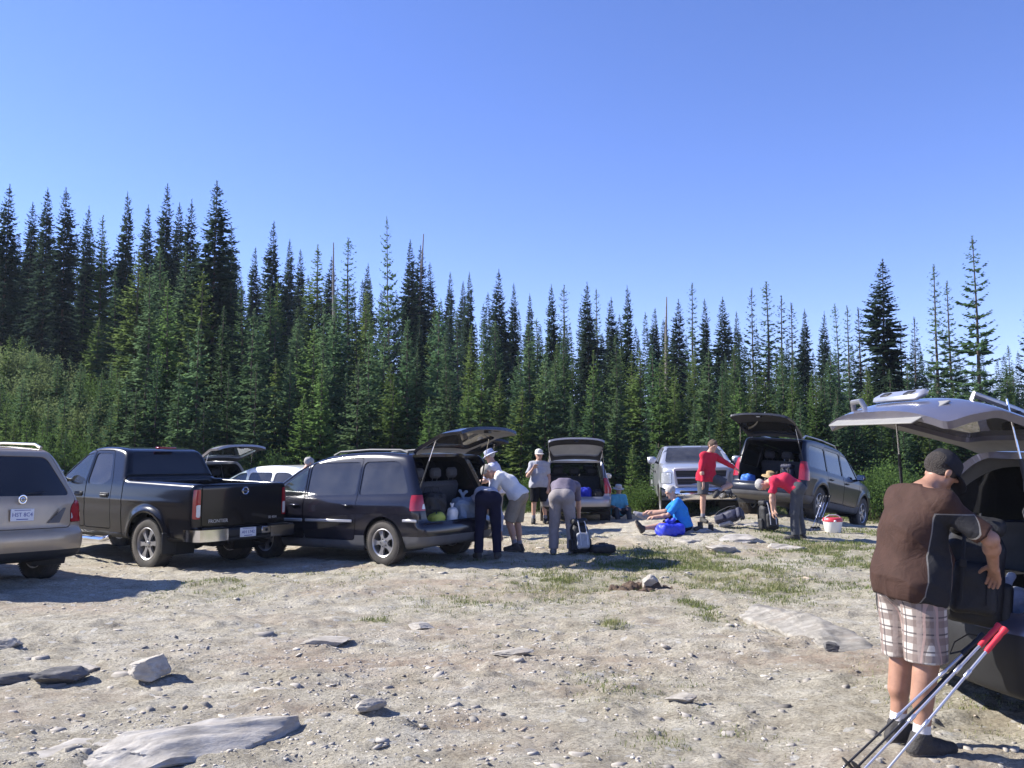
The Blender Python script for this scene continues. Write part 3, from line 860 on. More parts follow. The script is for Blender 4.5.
# loose gravel
def gravel():
    r = np.random.default_rng(21); n = 70000
    y = 2.9 * (20 / 2.9) ** r.random(n); x = (r.random(n) * 2 - 1) * (y * .66 + .6)
    cl = fbm(x * .8, y * 1.1, 0, 4, 71)
    keep = r.random(n) < np.clip(.30 + cl * 1.2, .05, 1); x, y = x[keep], y[keep]; n = len(x)
    s = np.clip(np.exp(r.normal(-4.75, .62, n)), .005, .10) * (.75 + y * .035)
    big = r.random(n) < .012; s = np.where(big, s * 1.9, s)
    base = np.array([(a, b_, c) for a in (-1, 1) for b_ in (-1, 1) for c in (-1, 1)], float)
    P = base[None] * (1 + r.uniform(-.45, .25, (n, 8, 3)))
    dims = np.stack([s * r.uniform(.7, 1.5, n), s * r.uniform(.5, 1.1, n), s * r.uniform(.10, .36, n)], 1) * .5
    P *= dims[:, None]
    a = r.uniform(0, 2 * PI, n); c, s_ = np.cos(a)[:, None], np.sin(a)[:, None]
    t = r.normal(0, .16, n)[:, None]
    X = P[..., 0] * c - P[..., 1] * s_; Y = P[..., 0] * s_ + P[..., 1] * c; Z = P[..., 2] + X * t
    z = ground_z(x, y)
    VV = np.stack([X + x[:, None], Y + y[:, None], Z + (z + dims[:, 2] * .12)[:, None]], -1).reshape(-1, 3)
    f = np.array([(0, 1, 3, 2), (4, 6, 7, 5), (0, 4, 5, 1), (2, 3, 7, 6), (0, 2, 6, 4), (1, 5, 7, 3)])
    FF = (f[None] + (np.arange(n) * 8)[:, None, None]).reshape(-1, 4)
    tone = np.repeat(r.random(n), 8)
    # flat flakes of schist pressed into the ground
    k = 1500; py = 3.2 * (19 / 3.2) ** r.random(k); px = (r.random(k) * 2 - 1) * (py * .66 + .6)
    kp = r.random(k) < np.clip(.35 + 1.3 * fbm(px * .6, py * .8, 0, 3, 91), .04, 1); px, py = px[kp], py[kp]; k = len(px)
    sz = np.clip(np.exp(r.normal(-3.1, .5, k)), .02, .14); th = r.uniform(0, 2 * PI, k)
    an = np.linspace(0, 2 * PI, 8)[:-1][None] + r.uniform(-.3, .3, (k, 7)); rad = sz[:, None] * r.uniform(.55, 1.1, (k, 7))
    ex, ey = rad * np.cos(an), rad * .55 * np.sin(an); X = ex * np.cos(th)[:, None] * 1. - ey * np.sin(th)[:, None] * .6; Y = ex * np.sin(th)[:, None] * .6 + ey * np.cos(th)[:, None]
    zb_ = ground_z(px, py); hh = r.uniform(.003, .012, k) * (.6 + sz * 3); t1_, t2_ = r.normal(0, .07, (k, 1)), r.normal(0, .07, (k, 1))
    top = np.stack([X * .94 + px[:, None], Y * .94 + py[:, None], (zb_ + hh)[:, None] + X * t1_ + Y * t2_ + r.normal(0, .002, (k, 7))], -1)
    bot = np.stack([X + px[:, None], Y + py[:, None], np.repeat((zb_ - .03)[:, None], 7, 1)], -1)
    cen = np.stack([px, py, zb_ + hh + .003], -1)[:, None]
    PV = np.concatenate([top, bot, cen], 1).reshape(-1, 3); o_ = len(VV) + (np.arange(k) * 15)[:, None, None]
    i7 = np.arange(7); j7 = (i7 + 1) % 7
    tri = np.concatenate([np.stack([i7, j7, np.full(7, 14)], 1), np.stack([i7, i7 + 7, j7], 1), np.stack([j7, i7 + 7, j7 + 7], 1)])
    FF = np.concatenate([FF[:, [0, 1, 2]], FF[:, [0, 2, 3]], (tri[None] + o_).reshape(-1, 3)]); VV = np.concatenate([VV, PV])
    tone = np.concatenate([tone, np.repeat(r.uniform(.0, .20, k), 15)])
    m, nt = new_mat('loose stones'); b = nd(nt, 'ShaderNodeBsdfPrincipled'); o = nd(nt, 'ShaderNodeOutputMaterial'); nt.links.new(b.outputs[0], o.inputs[0]); b.inputs['Roughness'].default_value = .9
    at_ = nd(nt, 'ShaderNodeAttribute'); at_.attribute_name = 'tone'
    c_ = ramp(nt, at_.outputs['Fac'], [(0, (.20, .182, .155)), (.12, (.33, .30, .26)), (.5, (.42, .385, .335)), (.85, (.50, .465, .41)), (.93, (.38, .30, .225)), (1, (.58, .55, .50))])
    c_ = mixc(nt, .6, c_, ramp(nt, noise_out(nt, 25, 5, .7, coords(nt)), [(.3, (.7, .7, .7)), (.7, (1.15, 1.15, 1.15))]), 'MULTIPLY'); nt.links.new(c_, b.inputs['Base Color'])
    tag(link('gravel', np_mesh('gravel', VV, FF, m, smooth=False, attrs={'tone': tone})), kind='stuff')
gravel()

def grass():
    r = np.random.default_rng(4); n = 420000
    y = 3.2 * (34 / 3.2) ** r.random(n); x = (r.random(n) * 2 - 1) * (y * .66 + .8)
    ga = grass_amount(x, y); keep = (r.random(n) < ga * .85) & (fbm(x * 3.5, y * 3.5, 0, 3, 55) > -.25 + .35 * (1 - ga)); x, y, ga = x[keep], y[keep], ga[keep]
    n = len(x); k = 3
    x = np.repeat(x, k) + r.normal(0, .03, n * k); y = np.repeat(y, k) + r.normal(0, .03, n * k); ga = np.repeat(ga, k); n *= k
    z = ground_z(x, y) - .004
    hgt = r.uniform(.015, .06, n) * (.5 + .8 * ga) * np.where(y > 24, 2.6, 1); w = .0013 + .00026 * y
    a = r.uniform(0, 2 * PI, n); ln = r.uniform(.2, .9, n) * hgt; b_ = r.uniform(0, 2 * PI, n)
    p = np.stack([x, y, z], 1); u = np.stack([np.cos(a) * w, np.sin(a) * w, 0 * a], 1); l = np.stack([np.cos(b_) * ln, np.sin(b_) * ln, hgt], 1); m_ = np.stack([np.cos(b_) * ln * .35, np.sin(b_) * ln * .35, hgt * .6], 1)
    VV = np.stack([p - u, p + u, p + m_ + u * .7, p + m_ - u * .7, p + l], 1).reshape(-1, 3)
    o5 = (np.arange(n) * 5)[:, None]
    T = np.concatenate([o5 + np.array([0, 1, 2]), o5 + np.array([0, 2, 3]), o5 + np.array([3, 2, 4])])
    m, nt = new_mat('grass blades'); o = nd(nt, 'ShaderNodeOutputMaterial'); d_ = nd(nt, 'ShaderNodeBsdfDiffuse'); t_ = nd(nt, 'ShaderNodeBsdfTranslucent'); mx = nd(nt, 'ShaderNodeMixShader'); mx.inputs[0].default_value = .35
    at_ = nd(nt, 'ShaderNodeAttribute'); at_.attribute_name = 'tone'
    c_ = ramp(nt, at_.outputs['Fac'], [(0, (.10, .135, .04)), (.4, (.18, .215, .075)), (.75, (.31, .29, .15)), (1, (.42, .37, .23))])
    for q in (d_, t_): nt.links.new(c_, q.inputs[0])
    nt.links.new(d_.outputs[0], mx.inputs[1]); nt.links.new(t_.outputs[0], mx.inputs[2]); nt.links.new(mx.outputs[0], o.inputs[0])
    tag(link('grass', np_mesh('grass', VV, T, m, smooth=False, attrs={'tone': np.repeat(np.clip(r.random(n) * .8 + .25 * fbm(x, y, 0, 2, 3), 0, 1), 5)})), kind='stuff')
grass()

# ------------------------------------------------------------------ pickups
def pickup_common(sp, name, label, P, heading, paint, cabx, win_polys, doors, rear_glass, ws_poly, ws_x, glass, bed, cat='pickup truck'):
    L, W, H = sp['L'], sp['W'], sp['H']; hw = W / 2
    root = empty(name, (0, 0, 0), 0, label, cat)
    sh = car_solid(sp); V0 = sh.V.copy(); pm = M[paint]
    for cx in sp['wheels']:
        for s in (1, -1):
            sh.take(lambda V, cx=cx, s=s: np.maximum(np.hypot(V[:, 0] - cx, V[:, 2] - sp['R']) - sp['Ra'], (hw - .42) - s * V[:, 1]))
    rg = sh.take(lambda V: np.maximum(F_rear(rear_glass, cabx + .5)(V), cabx - .25 - V[:, 0]))
    rg.obj('rear_window', .007, M['smoke_glass'], root, -.006)
    ws = sh.take(F_front(ws_poly, ws_x)); ws.obj('windscreen', .007, M[glass], root, -.008)
    tg = sh.take(F_rear(bed['gate'], .10), .006)
    gate = tg.obj('tailgate', .03, [pm, pm], root, .004)
    for s in (1, -1):
        y0, y1 = (bed['ty'], 2) if s > 0 else (-2, -bed['ty'])
        t_ = sh.take(F_box(-1, .085, y0, y1, bed['tz'][0], bed['tz'][1]), .003)
        o = t_.obj('tail_light', .03, [M['red_lens'], M['plastic']], root, .008)
        zc = bed['tz'][0] + .12
        t2 = Shell(t_.V, t_.N, t_.T).take(lambda V: np.maximum(np.maximum(np.abs(V[:, 2] - zc) - .09, V[:, 0] - .06), np.abs(np.abs(V[:, 1]) - bed['ty'] - .035) - .03))
        if o: t2.obj('lamp_lens', .01, M['white_lens'], o, .012)
    for s in (1, -1):
        y0, y1 = (bed['hy'], 2) if s > 0 else (-2, -bed['hy'])
        h_ = sh.take(F_box(L - .62, L + 1, y0, y1, bed['hz'][0], bed['hz'][1]), .004)
        h_.obj('headlight', .03, M['head_lens'], root, .006)
    for s in (1, -1):
        gl = [sh.take(F_side(p, s)) for p in win_polys]
        dobj = {}
        for wi, dp in doors:
            ds = sh.take(F_side(round_poly(dp, .05), s), .006)
            do = ds.obj('door', .05, [pm, M['dark_trim']], root); dobj[wi] = do
            hx_ = min(p[0] for p in dp) + .16; hz_ = bed['handle_z']; yy = surf(V0, hx_, hz_, s)
            b = MB(); b.box((hx_ + .02, yy + s * .016, hz_), (.20, .028, .035), .01); b.box((hx_ + .02, yy + s * .001, hz_), (.24, .012, .085), .005)
            b.build('handle', M['plastic'], do)
        for i, g in enumerate(gl): g.obj('window', .006, M[glass] if i == 0 else M['dark_glass'], dobj.get(i) or root, -.012)
        mx = bed['mirror']; yy = surf(V0, mx[0], mx[1] - .1, s)
        mb = MB(); mb.box((mx[0], yy + s * .17, mx[1]), (.12, .24, .20), .05, 0); mb.tube([(mx[0] + .03, yy - .02 * s, mx[1] - .08), (mx[0] + .01, yy + s * .1, mx[1] - .04)], .032, 8, 1)
        mb.box((mx[0] - .06, yy + s * .17, mx[1]), (.012, .20, .165), .004, 2)
        mb.build('wing_mirror', [M[bed.get('mirror_mat', paint)], M['plastic'], M['chrome']], root)
    gap = sh.take(lambda V: np.maximum(np.abs(V[:, 0] - cabx + .035) - .013, -(V[:, 2] - .4)))
    gap.obj('cab_gap', .01, M['plastic'], root, -.03)
    cl = sh.take(lambda V: V[:, 2] - bed['lower'])
    cl.obj('lower_cladding', .02, M['plastic'], root)
    sh.obj('body', .045, [pm, M['dark_trim']], root)
    zf_ = .62
    b = MB(); b.box(((cabx + L - 1.5) / 2 + .1, 0, zf_), (L - 1.5 - cabx, W - .3, .05), .01); b.build('cab_floor', M['carpet'], root)
    for yy in (-.38, .38): seat(root, bed['seat_x'], yy, zf_ + .10, .52, 'seat_cloth', hgt=.66)
    b = MB(); b.box((bed['dash_x'], 0, bed['dash_z']), (.40, W - .32, .26), .07)
    b.lathe([(.17, -.012), (.185, 0), (.17, .012), (.158, 0), (.17, -.012)], 24, 0, Matrix.Translation((bed['dash_x'] - .32, .38, bed['dash_z'] + .1)) @ Matrix.Rotation(math.radians(-65), 4, 'Y'))
    b.build('dashboard', M['plastic'], root)
    b = MB()
    b.tube([(.3, 0, .42), (L - .8, 0, .40)], .05, 8); b.box((sp['wheels'][0], 0, sp['R']), (.16, W - .5, .14), .06); b.lathe([(0, -.16), (.12, -.1), (.15, 0), (.12, .1), (0, .16)], 16, 0, YM(sp['wheels'][0], 0, sp['R']))
    b.box((.55, .25, .46), (.7, .35, .2), .08); b.tube([(-.0, -.5, .40), (.9, -.5, .42), (1.9, -.4, .42)], .035, 8)
    for yy in (-.42, .42): b.box((L / 2, yy, .46), (L - .5, .08, .14), .02)
    b.build('chassis', M['plastic'], root)
    add_wheels(root, sp)
    place_vehicle(root, sp, P, heading)
    return root, gate, V0

def rpoly(half, r=.06): return round_poly(mirror_poly(half), r, 6)

# black pickup
spF = dict(L=5.22, W=1.77, H=1.86, wheels=(1.17, 4.37), R=.385, tw=.255, rr=.245, Ra=.475, cr=.06, cf=.30, flare=.055, rim='six', wheel_in=.0, k=.08,
           sil=[(.10, .50, .05), (.0, .60, .06), (.0, 1.315, .05), (1.78, 1.345, .05), (1.86, 1.37, .04), (2.03, 1.79, .12), (2.32, 1.855, .3), (2.85, 1.86, .4), (3.15, 1.80, .3), (3.88, 1.24, .1),
                (4.85, 1.10, .3), (5.16, .95, .14), (5.22, .62, .14), (5.12, .40, .08), (4.7, .38, .1), (.5, .45, .1)],
           wprof=[(.2, .93), (.45, .965), (.8, 1.0), (1.1, .995), (1.27, .975), (1.36, .945), (1.58, .86), (1.82, .77), (1.95, .75)], taper_f=.10, taper_r=.0,
           creases=[(1.02, .010, .04, .2, 4.9)])
def bedF(X, Y, Z, D):
    b = np.maximum(np.maximum(np.abs(X - .95) - .86, np.abs(Y) - .72), .80 - Z)
    return smax(D, -b, .03)
spF['carve'] = bedF
PF = at(196, 546) ; PF = Vector((-4.60, 12.98, 0))
hF = math.radians(55.5)
hdF = Vector((-math.sin(hF), math.cos(hF), 0)); lfF = Vector((-hdF.y, hdF.x, 0))
PFc = PF - lfF * .87
front_win = round_poly([(2.96, 1.265), (3.78, 1.255, .04), (3.18, 1.73), (2.97, 1.75)], .05)
quarter = round_poly([(2.26, 1.34, .06), (2.48, 1.235, .2), (2.88, 1.26), (2.89, 1.75), (2.42, 1.75, .1)], .06)
black_pickup, gateF, _ = pickup_common(spF, 'pickup_truck', 'dusty black pickup truck with chrome rear bumper and flared arches, its tailgate shut', PFc, hF, 'black_paint', 1.90,
    [front_win, quarter], [(0, [(2.92, .56), (4.02, .56), (4.04, .9), (3.88, 1.25), (3.20, 1.79), (2.92, 1.80)]), (1, [(2.17, .56), (2.91, .56), (2.91, 1.80), (2.40, 1.80), (2.18, 1.33)])],
    rpoly([(.70, 1.42), (.60, 1.77)], .07), rpoly([(.74, 1.32), (.62, 1.79)], .08), 3.20, 'glass',
    dict(gate=rpoly([(.745, .69), (.745, 1.292)], .05), ty=.765, tz=(.80, 1.235), hy=.5, hz=(.80, 1.0), handle_z=1.08, mirror=(3.55, 1.38), lower=.50, seat_x=3.0, dash_x=3.7, dash_z=1.10))
def trim_black_pickup(root, gate):
    b = MB()   # chrome step bumper: two bright ends, a black middle
    for s in (1, -1):
        b.prism([(-.15, s * .40), (-.16, s * .72), (-.13, s * .88), (-.02, s * .95), (.16, s * .955), (.16, s * .93), (0, s * .91), (0, s * .40)][::s], .485, .655, 0)
        b.box((-.085, s * .60, .668), (.12, .36, .02), .006, 1)
    b.box((-.075, 0, .59), (.14, .80, .12), .02, 1); b.box((-.06, 0, .50), (.14, .84, .07), .02, 1)
    b.box((-.154, -.30, .60), (.012, .17, .10), .004, 0)
    b.lathe([(0, -.022), (.022, -.02), (.026, 0)], 14, 1, Matrix.Translation((-.155, -.30, .60)) @ Matrix.Rotation(PI / 2, 4, 'Y'))
    o = b.build('rear_bumper', [M['chrome'], M['plastic']], root)
    plate(o, 'AH 1742', face_rear(-.15, .04, .585), .30, .14)
    t = MB()
    t.text('FRONTIER', .075, face_rear(-.008, .48, .765), 0, .003)
    t.build('lettering', [M['letter'], M['chrome']], gate); t = MB()
    t.text('SE 4X4', .055, face_rear(-.008, -.54, .775), 0, .003)
    t.build('lettering', [M['letter'], M['chrome']], gate); t = MB(); e = face_rear(-.01, 0, 1.20)
    t.lathe([(.052, -.003), (.060, .004), (.052, .008), (.044, .004), (.052, -.003)], 24, 1, e); t.box((0, 0, .004), (.15, .022, .008), .003, 1, M=e)
    t.build('emblem', [M['letter'], M['chrome']], gate)
    t = MB(); t.box((-.014, 0, 1.115), (.02, .20, .07), .008); t.build('handle', M['black_paint'], gate)
    for s in (1, -1):
        t = MB(); t.tube([(2.05, s * .93, .44), (2.2, s * .98, .40), (3.9, s * .98, .40), (4.0, s * .93, .44)], .04, 8, 0); t.box((2.6, s * .985, .435), (.34, .07, .02), .006, 1); t.box((3.4, s * .985, .435), (.34, .07, .02), .006, 1)
        t.build('side_step', [M['chrome'], M['plastic']], root)
        t = MB(); t.box((.66, s * .84, .42), (.03, .24, .32), .01); t.build('mudflap', M['plastic'], root)
    t = MB(); t.box((2.05, 0, 1.845), (.10, .34, .035), .012); t.build('brake_light', M['red_lens'], root)
trim_black_pickup(black_pickup, gateF)

# silver pickup seen from the front
spR = dict(L=5.75, W=2.02, H=1.86, wheels=(1.25, 4.85), R=.40, tw=.27, rr=.235, Ra=.48, cr=.05, cf=.26, flare=.03, k=.10, wheel_in=.02,
           sil=[(.10, .52, .05), (.0, .62, .06), (.0, 1.38, .05), (2.10, 1.40, .05), (2.18, 1.44, .04), (2.32, 1.80, .12), (2.7, 1.86, .3), (3.5, 1.86, .4), (3.72, 1.80, .3), (4.45, 1.42, .1),
                (5.3, 1.39, .3), (5.68, 1.29, .10), (5.73, .84, .04), (5.80, .80, .04), (5.80, .52, .06), (5.66, .44, .06), (5.2, .42, .1), (.5, .46, .1)],
           wprof=[(.2, .93), (.45, .965), (.8, 1.0), (1.1, .99), (1.3, .955), (1.42, .93), (1.6, .86), (1.86, .76), (2.0, .74)], taper_f=.05, taper_r=.0)
spR['carve'] = lambda X, Y, Z, D: smax(D, -np.maximum(np.maximum(np.abs(X - 1.1) - 1.0, np.abs(Y) - .80), .85 - Z), .03)
spR['wsb'] = 4.3
def build_silver_pickup():
    c = at(697, 520); fr = Vector((c.x * 1.035, 22.3, 0))
    hd = math.radians(180 - 6)          # heading towards the camera
    h = Vector((-math.sin(hd), math.cos(hd), 0))
    root, gate, V0 = pickup_common(spR, 'pickup_truck', 'silver pickup truck with crosshair grille facing the camera in front of the firs', fr - h * 5.75, hd, 'silver_paint', 2.24,
        [round_poly([(3.2, 1.43), (4.2, 1.42, .04), (3.7, 1.79), (3.2, 1.80)], .05), round_poly([(2.5, 1.44), (3.1, 1.43), (3.1, 1.80), (2.6, 1.80)], .06)],
        [(0, [(3.15, .60), (4.3, .60), (4.36, 1.0), (4.33, 1.38), (3.72, 1.83), (3.15, 1.85)]), (1, [(2.38, .60), (3.14, .60), (3.14, 1.85), (2.5, 1.84)])],
        rpoly([(.74, 1.47), (.66, 1.80)], .07), rpoly([(.80, 1.405), (.68, 1.825)], .08), 3.66, 'dark_glass',
        dict(gate=rpoly([(.77, .72), (.77, 1.35)], .05), ty=.80, tz=(.85, 1.25), hy=.72, hz=(.90, 1.17), handle_z=1.15, mirror=(4.1, 1.47), lower=.52, seat_x=3.3, dash_x=4.15, dash_z=1.20))
    b = MB(); x = 5.735     # chrome surround, four dark openings, the crossing bars
    F = Matrix(((0, 0, 1, 0), (1, 0, 0, 0), (0, 1, 0, 0), (0, 0, 0, 1)))
    def bar(y0, z0, y1, z1, w, mi=0, d=.05):
        l = math.hypot(y1 - y0, z1 - z0); an = math.atan2(z1 - z0, y1 - y0)
        b.box((x + d * .3, (y0 + y1) / 2, (z0 + z1) / 2), (d, l, w), .012, mi, rot=(an, 0, 0))
    b.prism([(-.60, .84), (.60, .84), (.66, 1.25), (-.66, 1.25)], x - .06, x - .012, 1, F)
    for z_ in np.linspace(.87, 1.22, 10): b.box((x - .005, 0, z_), (.012, 1.24, .010), .002, 2)
    bar(-.66, 1.255, .66, 1.255, .075); bar(-.60, .845, .60, .845, .06)
    for s in (1, -1): bar(s * .60, .83, s * .67, 1.26, .065)
    bar(-.62, 1.04, .62, 1.04, .05); bar(0, .83, 0, 1.27, .15, 0, .07)
    b.lathe([(0, .075), (.05, .07), (.075, .05)], 18, 0, Matrix.Translation((x - .02, 0, 1.15)) @ F)
    b.build('grille', [M['silver_paint'], M['plastic'], M['grey_plastic']], root)
    b = MB()
    pts = [(-1.0, 5.42), (-.97, 5.62), (-.80, 5.80), (-.4, 5.87), (.4, 5.87), (.80, 5.80), (.97, 5.62), (1.0, 5.42)]
    sec = [(0, .48), (.04, .51), (.05, .60), (.05, .74), (.02, .79), (-.03, .80), (-.06, .6), (-.05, .48)]
    n = len(sec)
    vs = [(px_ + o, y_, z_) for (y_, px_) in pts for (o, z_) in sec]
    fs = [(i * n + k, i * n + (k + 1) % n, (i + 1) * n + (k + 1) % n, (i + 1) * n + k) for i in range(len(pts) - 1) for k in range(n)]
    fs += [tuple(range(n)), tuple(range((len(pts) - 1) * n, len(pts) * n))]
    b.add(vs, fs, 0)
    b.box((5.90, 0, .70), (.06, 1.10, .075), .02, 1)
    o = b.build('front_bumper', [M['chrome'], M['plastic']], root)
    for s in (1, -1):
        b = MB(); q = Matrix.Translation((5.83, s * .74, .62)) @ Matrix.Rotation(s * .28, 4, 'Z') @ F
        b.lathe([(0, .03), (.05, .028), (.07, .015), (.075, .03), (.095, .034), (.10, .0)], 22, 0, q); b.build('fog_light', M['plastic'], o)
    return root
silver_pickup = build_silver_pickup()

# ------------------------------------------------------------------ cars with tail hatches
def head_left(deg): return math.radians(deg)

def rear_tan(hatch, hl, sp):
    zb = sp['zb']
    for s in (1, -1):
        b = MB(); b.prism([(s * .34, .80), (s * .50, .80), (s * .58, .99), (s * .55, .99)][::s], -.004, .004, 0, Matrix.Translation((0, 0, 0)) @ face_rear(*hl(sp['rh'] - .006, 0, 0)))
        b.build('recess_edge', M['grey_plastic'], hatch)
    b = MB(); e = face_rear(*hl(sp['rwb'] - .030, 0, zb + .015))
    b.lathe([(.05, -.003), (.058, .003), (.05, .006), (.04, .003), (.05, -.003)], 22, 0, e); b.lathe([(.018, 0), (.026, .004), (.018, .006), (.018, 0)], 16, 0, e)
    c = MB(); c.box((-.60, -.05, -.004), (.10, .016, .008), .003, 0, M=e); c.build('lettering', M['chrome'], hatch)
    b.build('badge', M['chrome'], hatch)

sp1 = suv_spec(4.79, 1.91, 1.80, .96, 3.75, .36, zb=1.09, zf=1.04, zbump=.70, rh=.10, rwb=.13, rwt=.62, wst=2.8, wsb=3.85, zh=1.12, hw_roof=.72, zlow=.30, rr=.23)
tan_suv, _, _ = suv(sp1, 'parked_car', 'tan metallic SUV at the left edge with shut dark rear window and roof rails', 'car', Vector((-6.02, 11.05, 0)), head_left(60), 'beige_paint', 'smoke_glass', 'dark_glass', None,
    cuts=(1.45, 2.45), doors=[(1, [(1.42, .42), (2.44, .42), (2.44, 1.64), (1.30, 1.64), (1.20, 1.0)]), (2, [(2.45, .42), (3.55, .42), (3.75, .9), (3.78, 1.08), (2.9, 1.66), (2.45, 1.66)])],
    rails='alloy', rail_h=.04, plate_txt='HST 8C4', rear_detail=rear_tan, lower=.46, tail=(.34, .74, .80, 1.08), hatch_half=[(.70, .735), (.70, 1.0), (.80, 1.08), (.64, 1.735)])

sp5 = suv_spec(4.56, 1.94, 1.73, .90, 3.56, .335, zb=1.03, zf=.98, zbump=.62, rh=.08, rwb=.12, rwt=.44, wst=2.45, wsb=3.82, zh=1.03, zn=.78, hood=.13, zlow=.24, hw_roof=.74, cf=.36, rr=.215, wheel_in=.02, seat_dx=-.1)
PM = Vector((-1.93, 13.7, 0)); aM = head_left(56)
hdM = Vector((-math.sin(aM), math.cos(aM), 0)); lfM = Vector((-hdM.y, hdM.x, 0))
PMc = PM - hdM * .90 - lfM * .88
minivan, _, _ = suv(sp5, 'minivan', 'dark slate minivan with grey side windows and its tail hatch raised over the luggage', 'minivan', PMc, aM, 'dark_paint', 'dark_glass', 'glass', 86,
    cuts=(1.45, 2.62), doors=[(1, [(1.50, .36), (2.61, .36), (2.61, 1.64), (1.44, 1.64), (1.44, .70)]), (2, [(2.62, .36), (3.36, .36), (3.52, .75), (3.80, 1.04), (2.95, 1.64), (2.62, 1.66)])],
    rails='grey', rail_h=.035, lower=.44, tail=(.36, .74, .82, 1.06), hatch_trim='grey_trim', rows=3, cladding='grey_plastic', hatch_glass='dark_glass',
    hatch_half=[(.76, .66), (.80, 1.0), (.66, 1.67)])
def minivan_trim(root):
    for s in (1, -1):
        for c_, d_ in (((2.02, s * .986, .66), (1.04, .02, .045)), ((2.94, s * .984, .66), (.66, .02, .045)), ((.34, s * .965, .68), (.28, .02, .04))):
            b = MB(); b.box(c_, d_, .008); b.build('side_moulding', M['silver_paint'], root)
minivan_trim(minivan)

# hatch behind the black pickup, white car, dark wagon behind the minivan
sp3 = suv_spec(4.45, 1.76, 1.60, .85, 3.45, .33, zb=.95, zf=.93, wst=2.55, wsb=3.5, zh=.99)
P3 = at_depth(235, 470, 20.2); P3.z = 0
suv(sp3, 'parked_car', 'grey hatchback behind the black pickup with its dark lined tailgate raised', 'car', P3, head_left(58), 'wagon_paint', 'smoke_glass', 'glass', 82, cuts=(1.3, 2.25),
    doors=[(1, [(1.3, .40), (2.24, .40), (2.24, 1.5), (1.2, 1.5)]), (2, [(2.25, .40), (3.2, .40), (3.4, .95), (2.6, 1.5), (2.25, 1.52)])], hatch_trim='dark_trim', rails='alloy', hatch_glass='glass')
sp4 = suv_spec(4.6, 1.78, 1.47, .9, 3.6, .33, zb=.93, zf=.92, wst=2.5, wsb=3.5, zh=.98, rwt=.9, rwb=.3)
P4 = at_depth(352, 500, 18.9); P4.z = 0
suv(sp4, 'parked_car', 'low white car half hidden between the black pickup and the dark minivan', 'car', P4, head_left(57), 'white_paint', 'dark_glass', 'glass', None, cuts=(1.6, 2.4),
    doors=[(1, [(1.5, .40), (2.39, .40), (2.39, 1.4), (1.6, 1.4)]), (2, [(2.4, .40), (3.3, .40), (3.4, .9), (2.6, 1.4), (2.4, 1.4)])])
sp6 = suv_spec(4.6, 1.80, 1.66, .9, 3.55, .34, zb=.98, zf=.95)
P6 = at_depth(474, 500, 18.6); P6.z = 0
suv(sp6, 'parked_car', 'dark wagon behind the minivan with its tailgate up, beside the man in the bucket hat', 'car', P6, head_left(40), 'navy_paint', 'smoke_glass', 'dark_glass', 80, cuts=(1.3, 2.25),
    doors=[(1, [(1.3, .40), (2.24, .40), (2.24, 1.55), (1.2, 1.55)]), (2, [(2.25, .40), (3.2, .40), (3.4, .95), (2.6, 1.55), (2.25, 1.57)])])

# silver wagon with its hatch up
sp7 = suv_spec(4.45, 1.74, 1.52, .9, 3.42, .33, zb=.93, zf=.91, zbump=.60, rwb=.10, rwt=.36, rh=.08, wst=2.55, wsb=3.45, zh=1.02, hw_roof=.74)
P7 = at(578, 516); P7 = Vector((P7.x * .945 - .15, 20.7, 0))
wagon, _, _ = suv(sp7, 'parked_car', 'grey silver wagon seen from behind with pale glass in its raised hatch', 'car', P7, -math.radians(2), 'wagon_paint', 'dark_glass', 'glass', 101, cuts=(1.3, 2.2),
    doors=[(1, [(1.35, .40), (2.19, .40), (2.19, 1.5), (1.2, 1.5)]), (2, [(2.2, .40), (3.15, .40), (3.38, .95), (2.6, 1.5), (2.2, 1.52)])], rails='alloy', hatch_glass='refl_dust_glass', lower=.40, tail=(.30, .74, .70, 1.06), hatch_half=[(.66, .635), (.66, .91), (.62, 1.46)], rows=2)

zf7 = sp7['zbump'] - .06
# boxy dark SUV
sp9 = suv_spec(4.75, 1.85, 1.79, 1.0, 3.80, .375, zb=1.10, zf=1.06, zbump=.68, rwb=.10, rwt=.30, rh=.08, wst=2.75, wsb=3.62, zh=1.16, zn=.95, hood=.06, hw_roof=.80, rr=.235, flare=.03, zlow=.34, k=.07)
aP = -math.radians(40)
P9 = Vector((5.50, 19.7, 0))
navy_suv, _, _ = suv(sp9, 'parked_car', 'boxy dark blue grey SUV with its flat tailgate raised, parked nose down on the grass', 'car', P9, aP, 'navy_paint', 'smoke_glass', 'smoke_glass', 96, cuts=(1.4, 2.35),
    doors=[(1, [(1.5, .46), (2.34, .46), (2.34, 1.70), (1.36, 1.70), (1.36, .95)]), (2, [(2.35, .46), (3.2, .46), (3.4, .95), (3.58, 1.14), (2.8, 1.71), (2.35, 1.72)])], rails='alloy', hatch_trim='dark_trim', lower=.50,
    tail=(.32, .76, .82, 1.24), hatch_half=[(.69, .72), (.69, 1.1), (.66, 1.725)], cladding='grey_plastic')

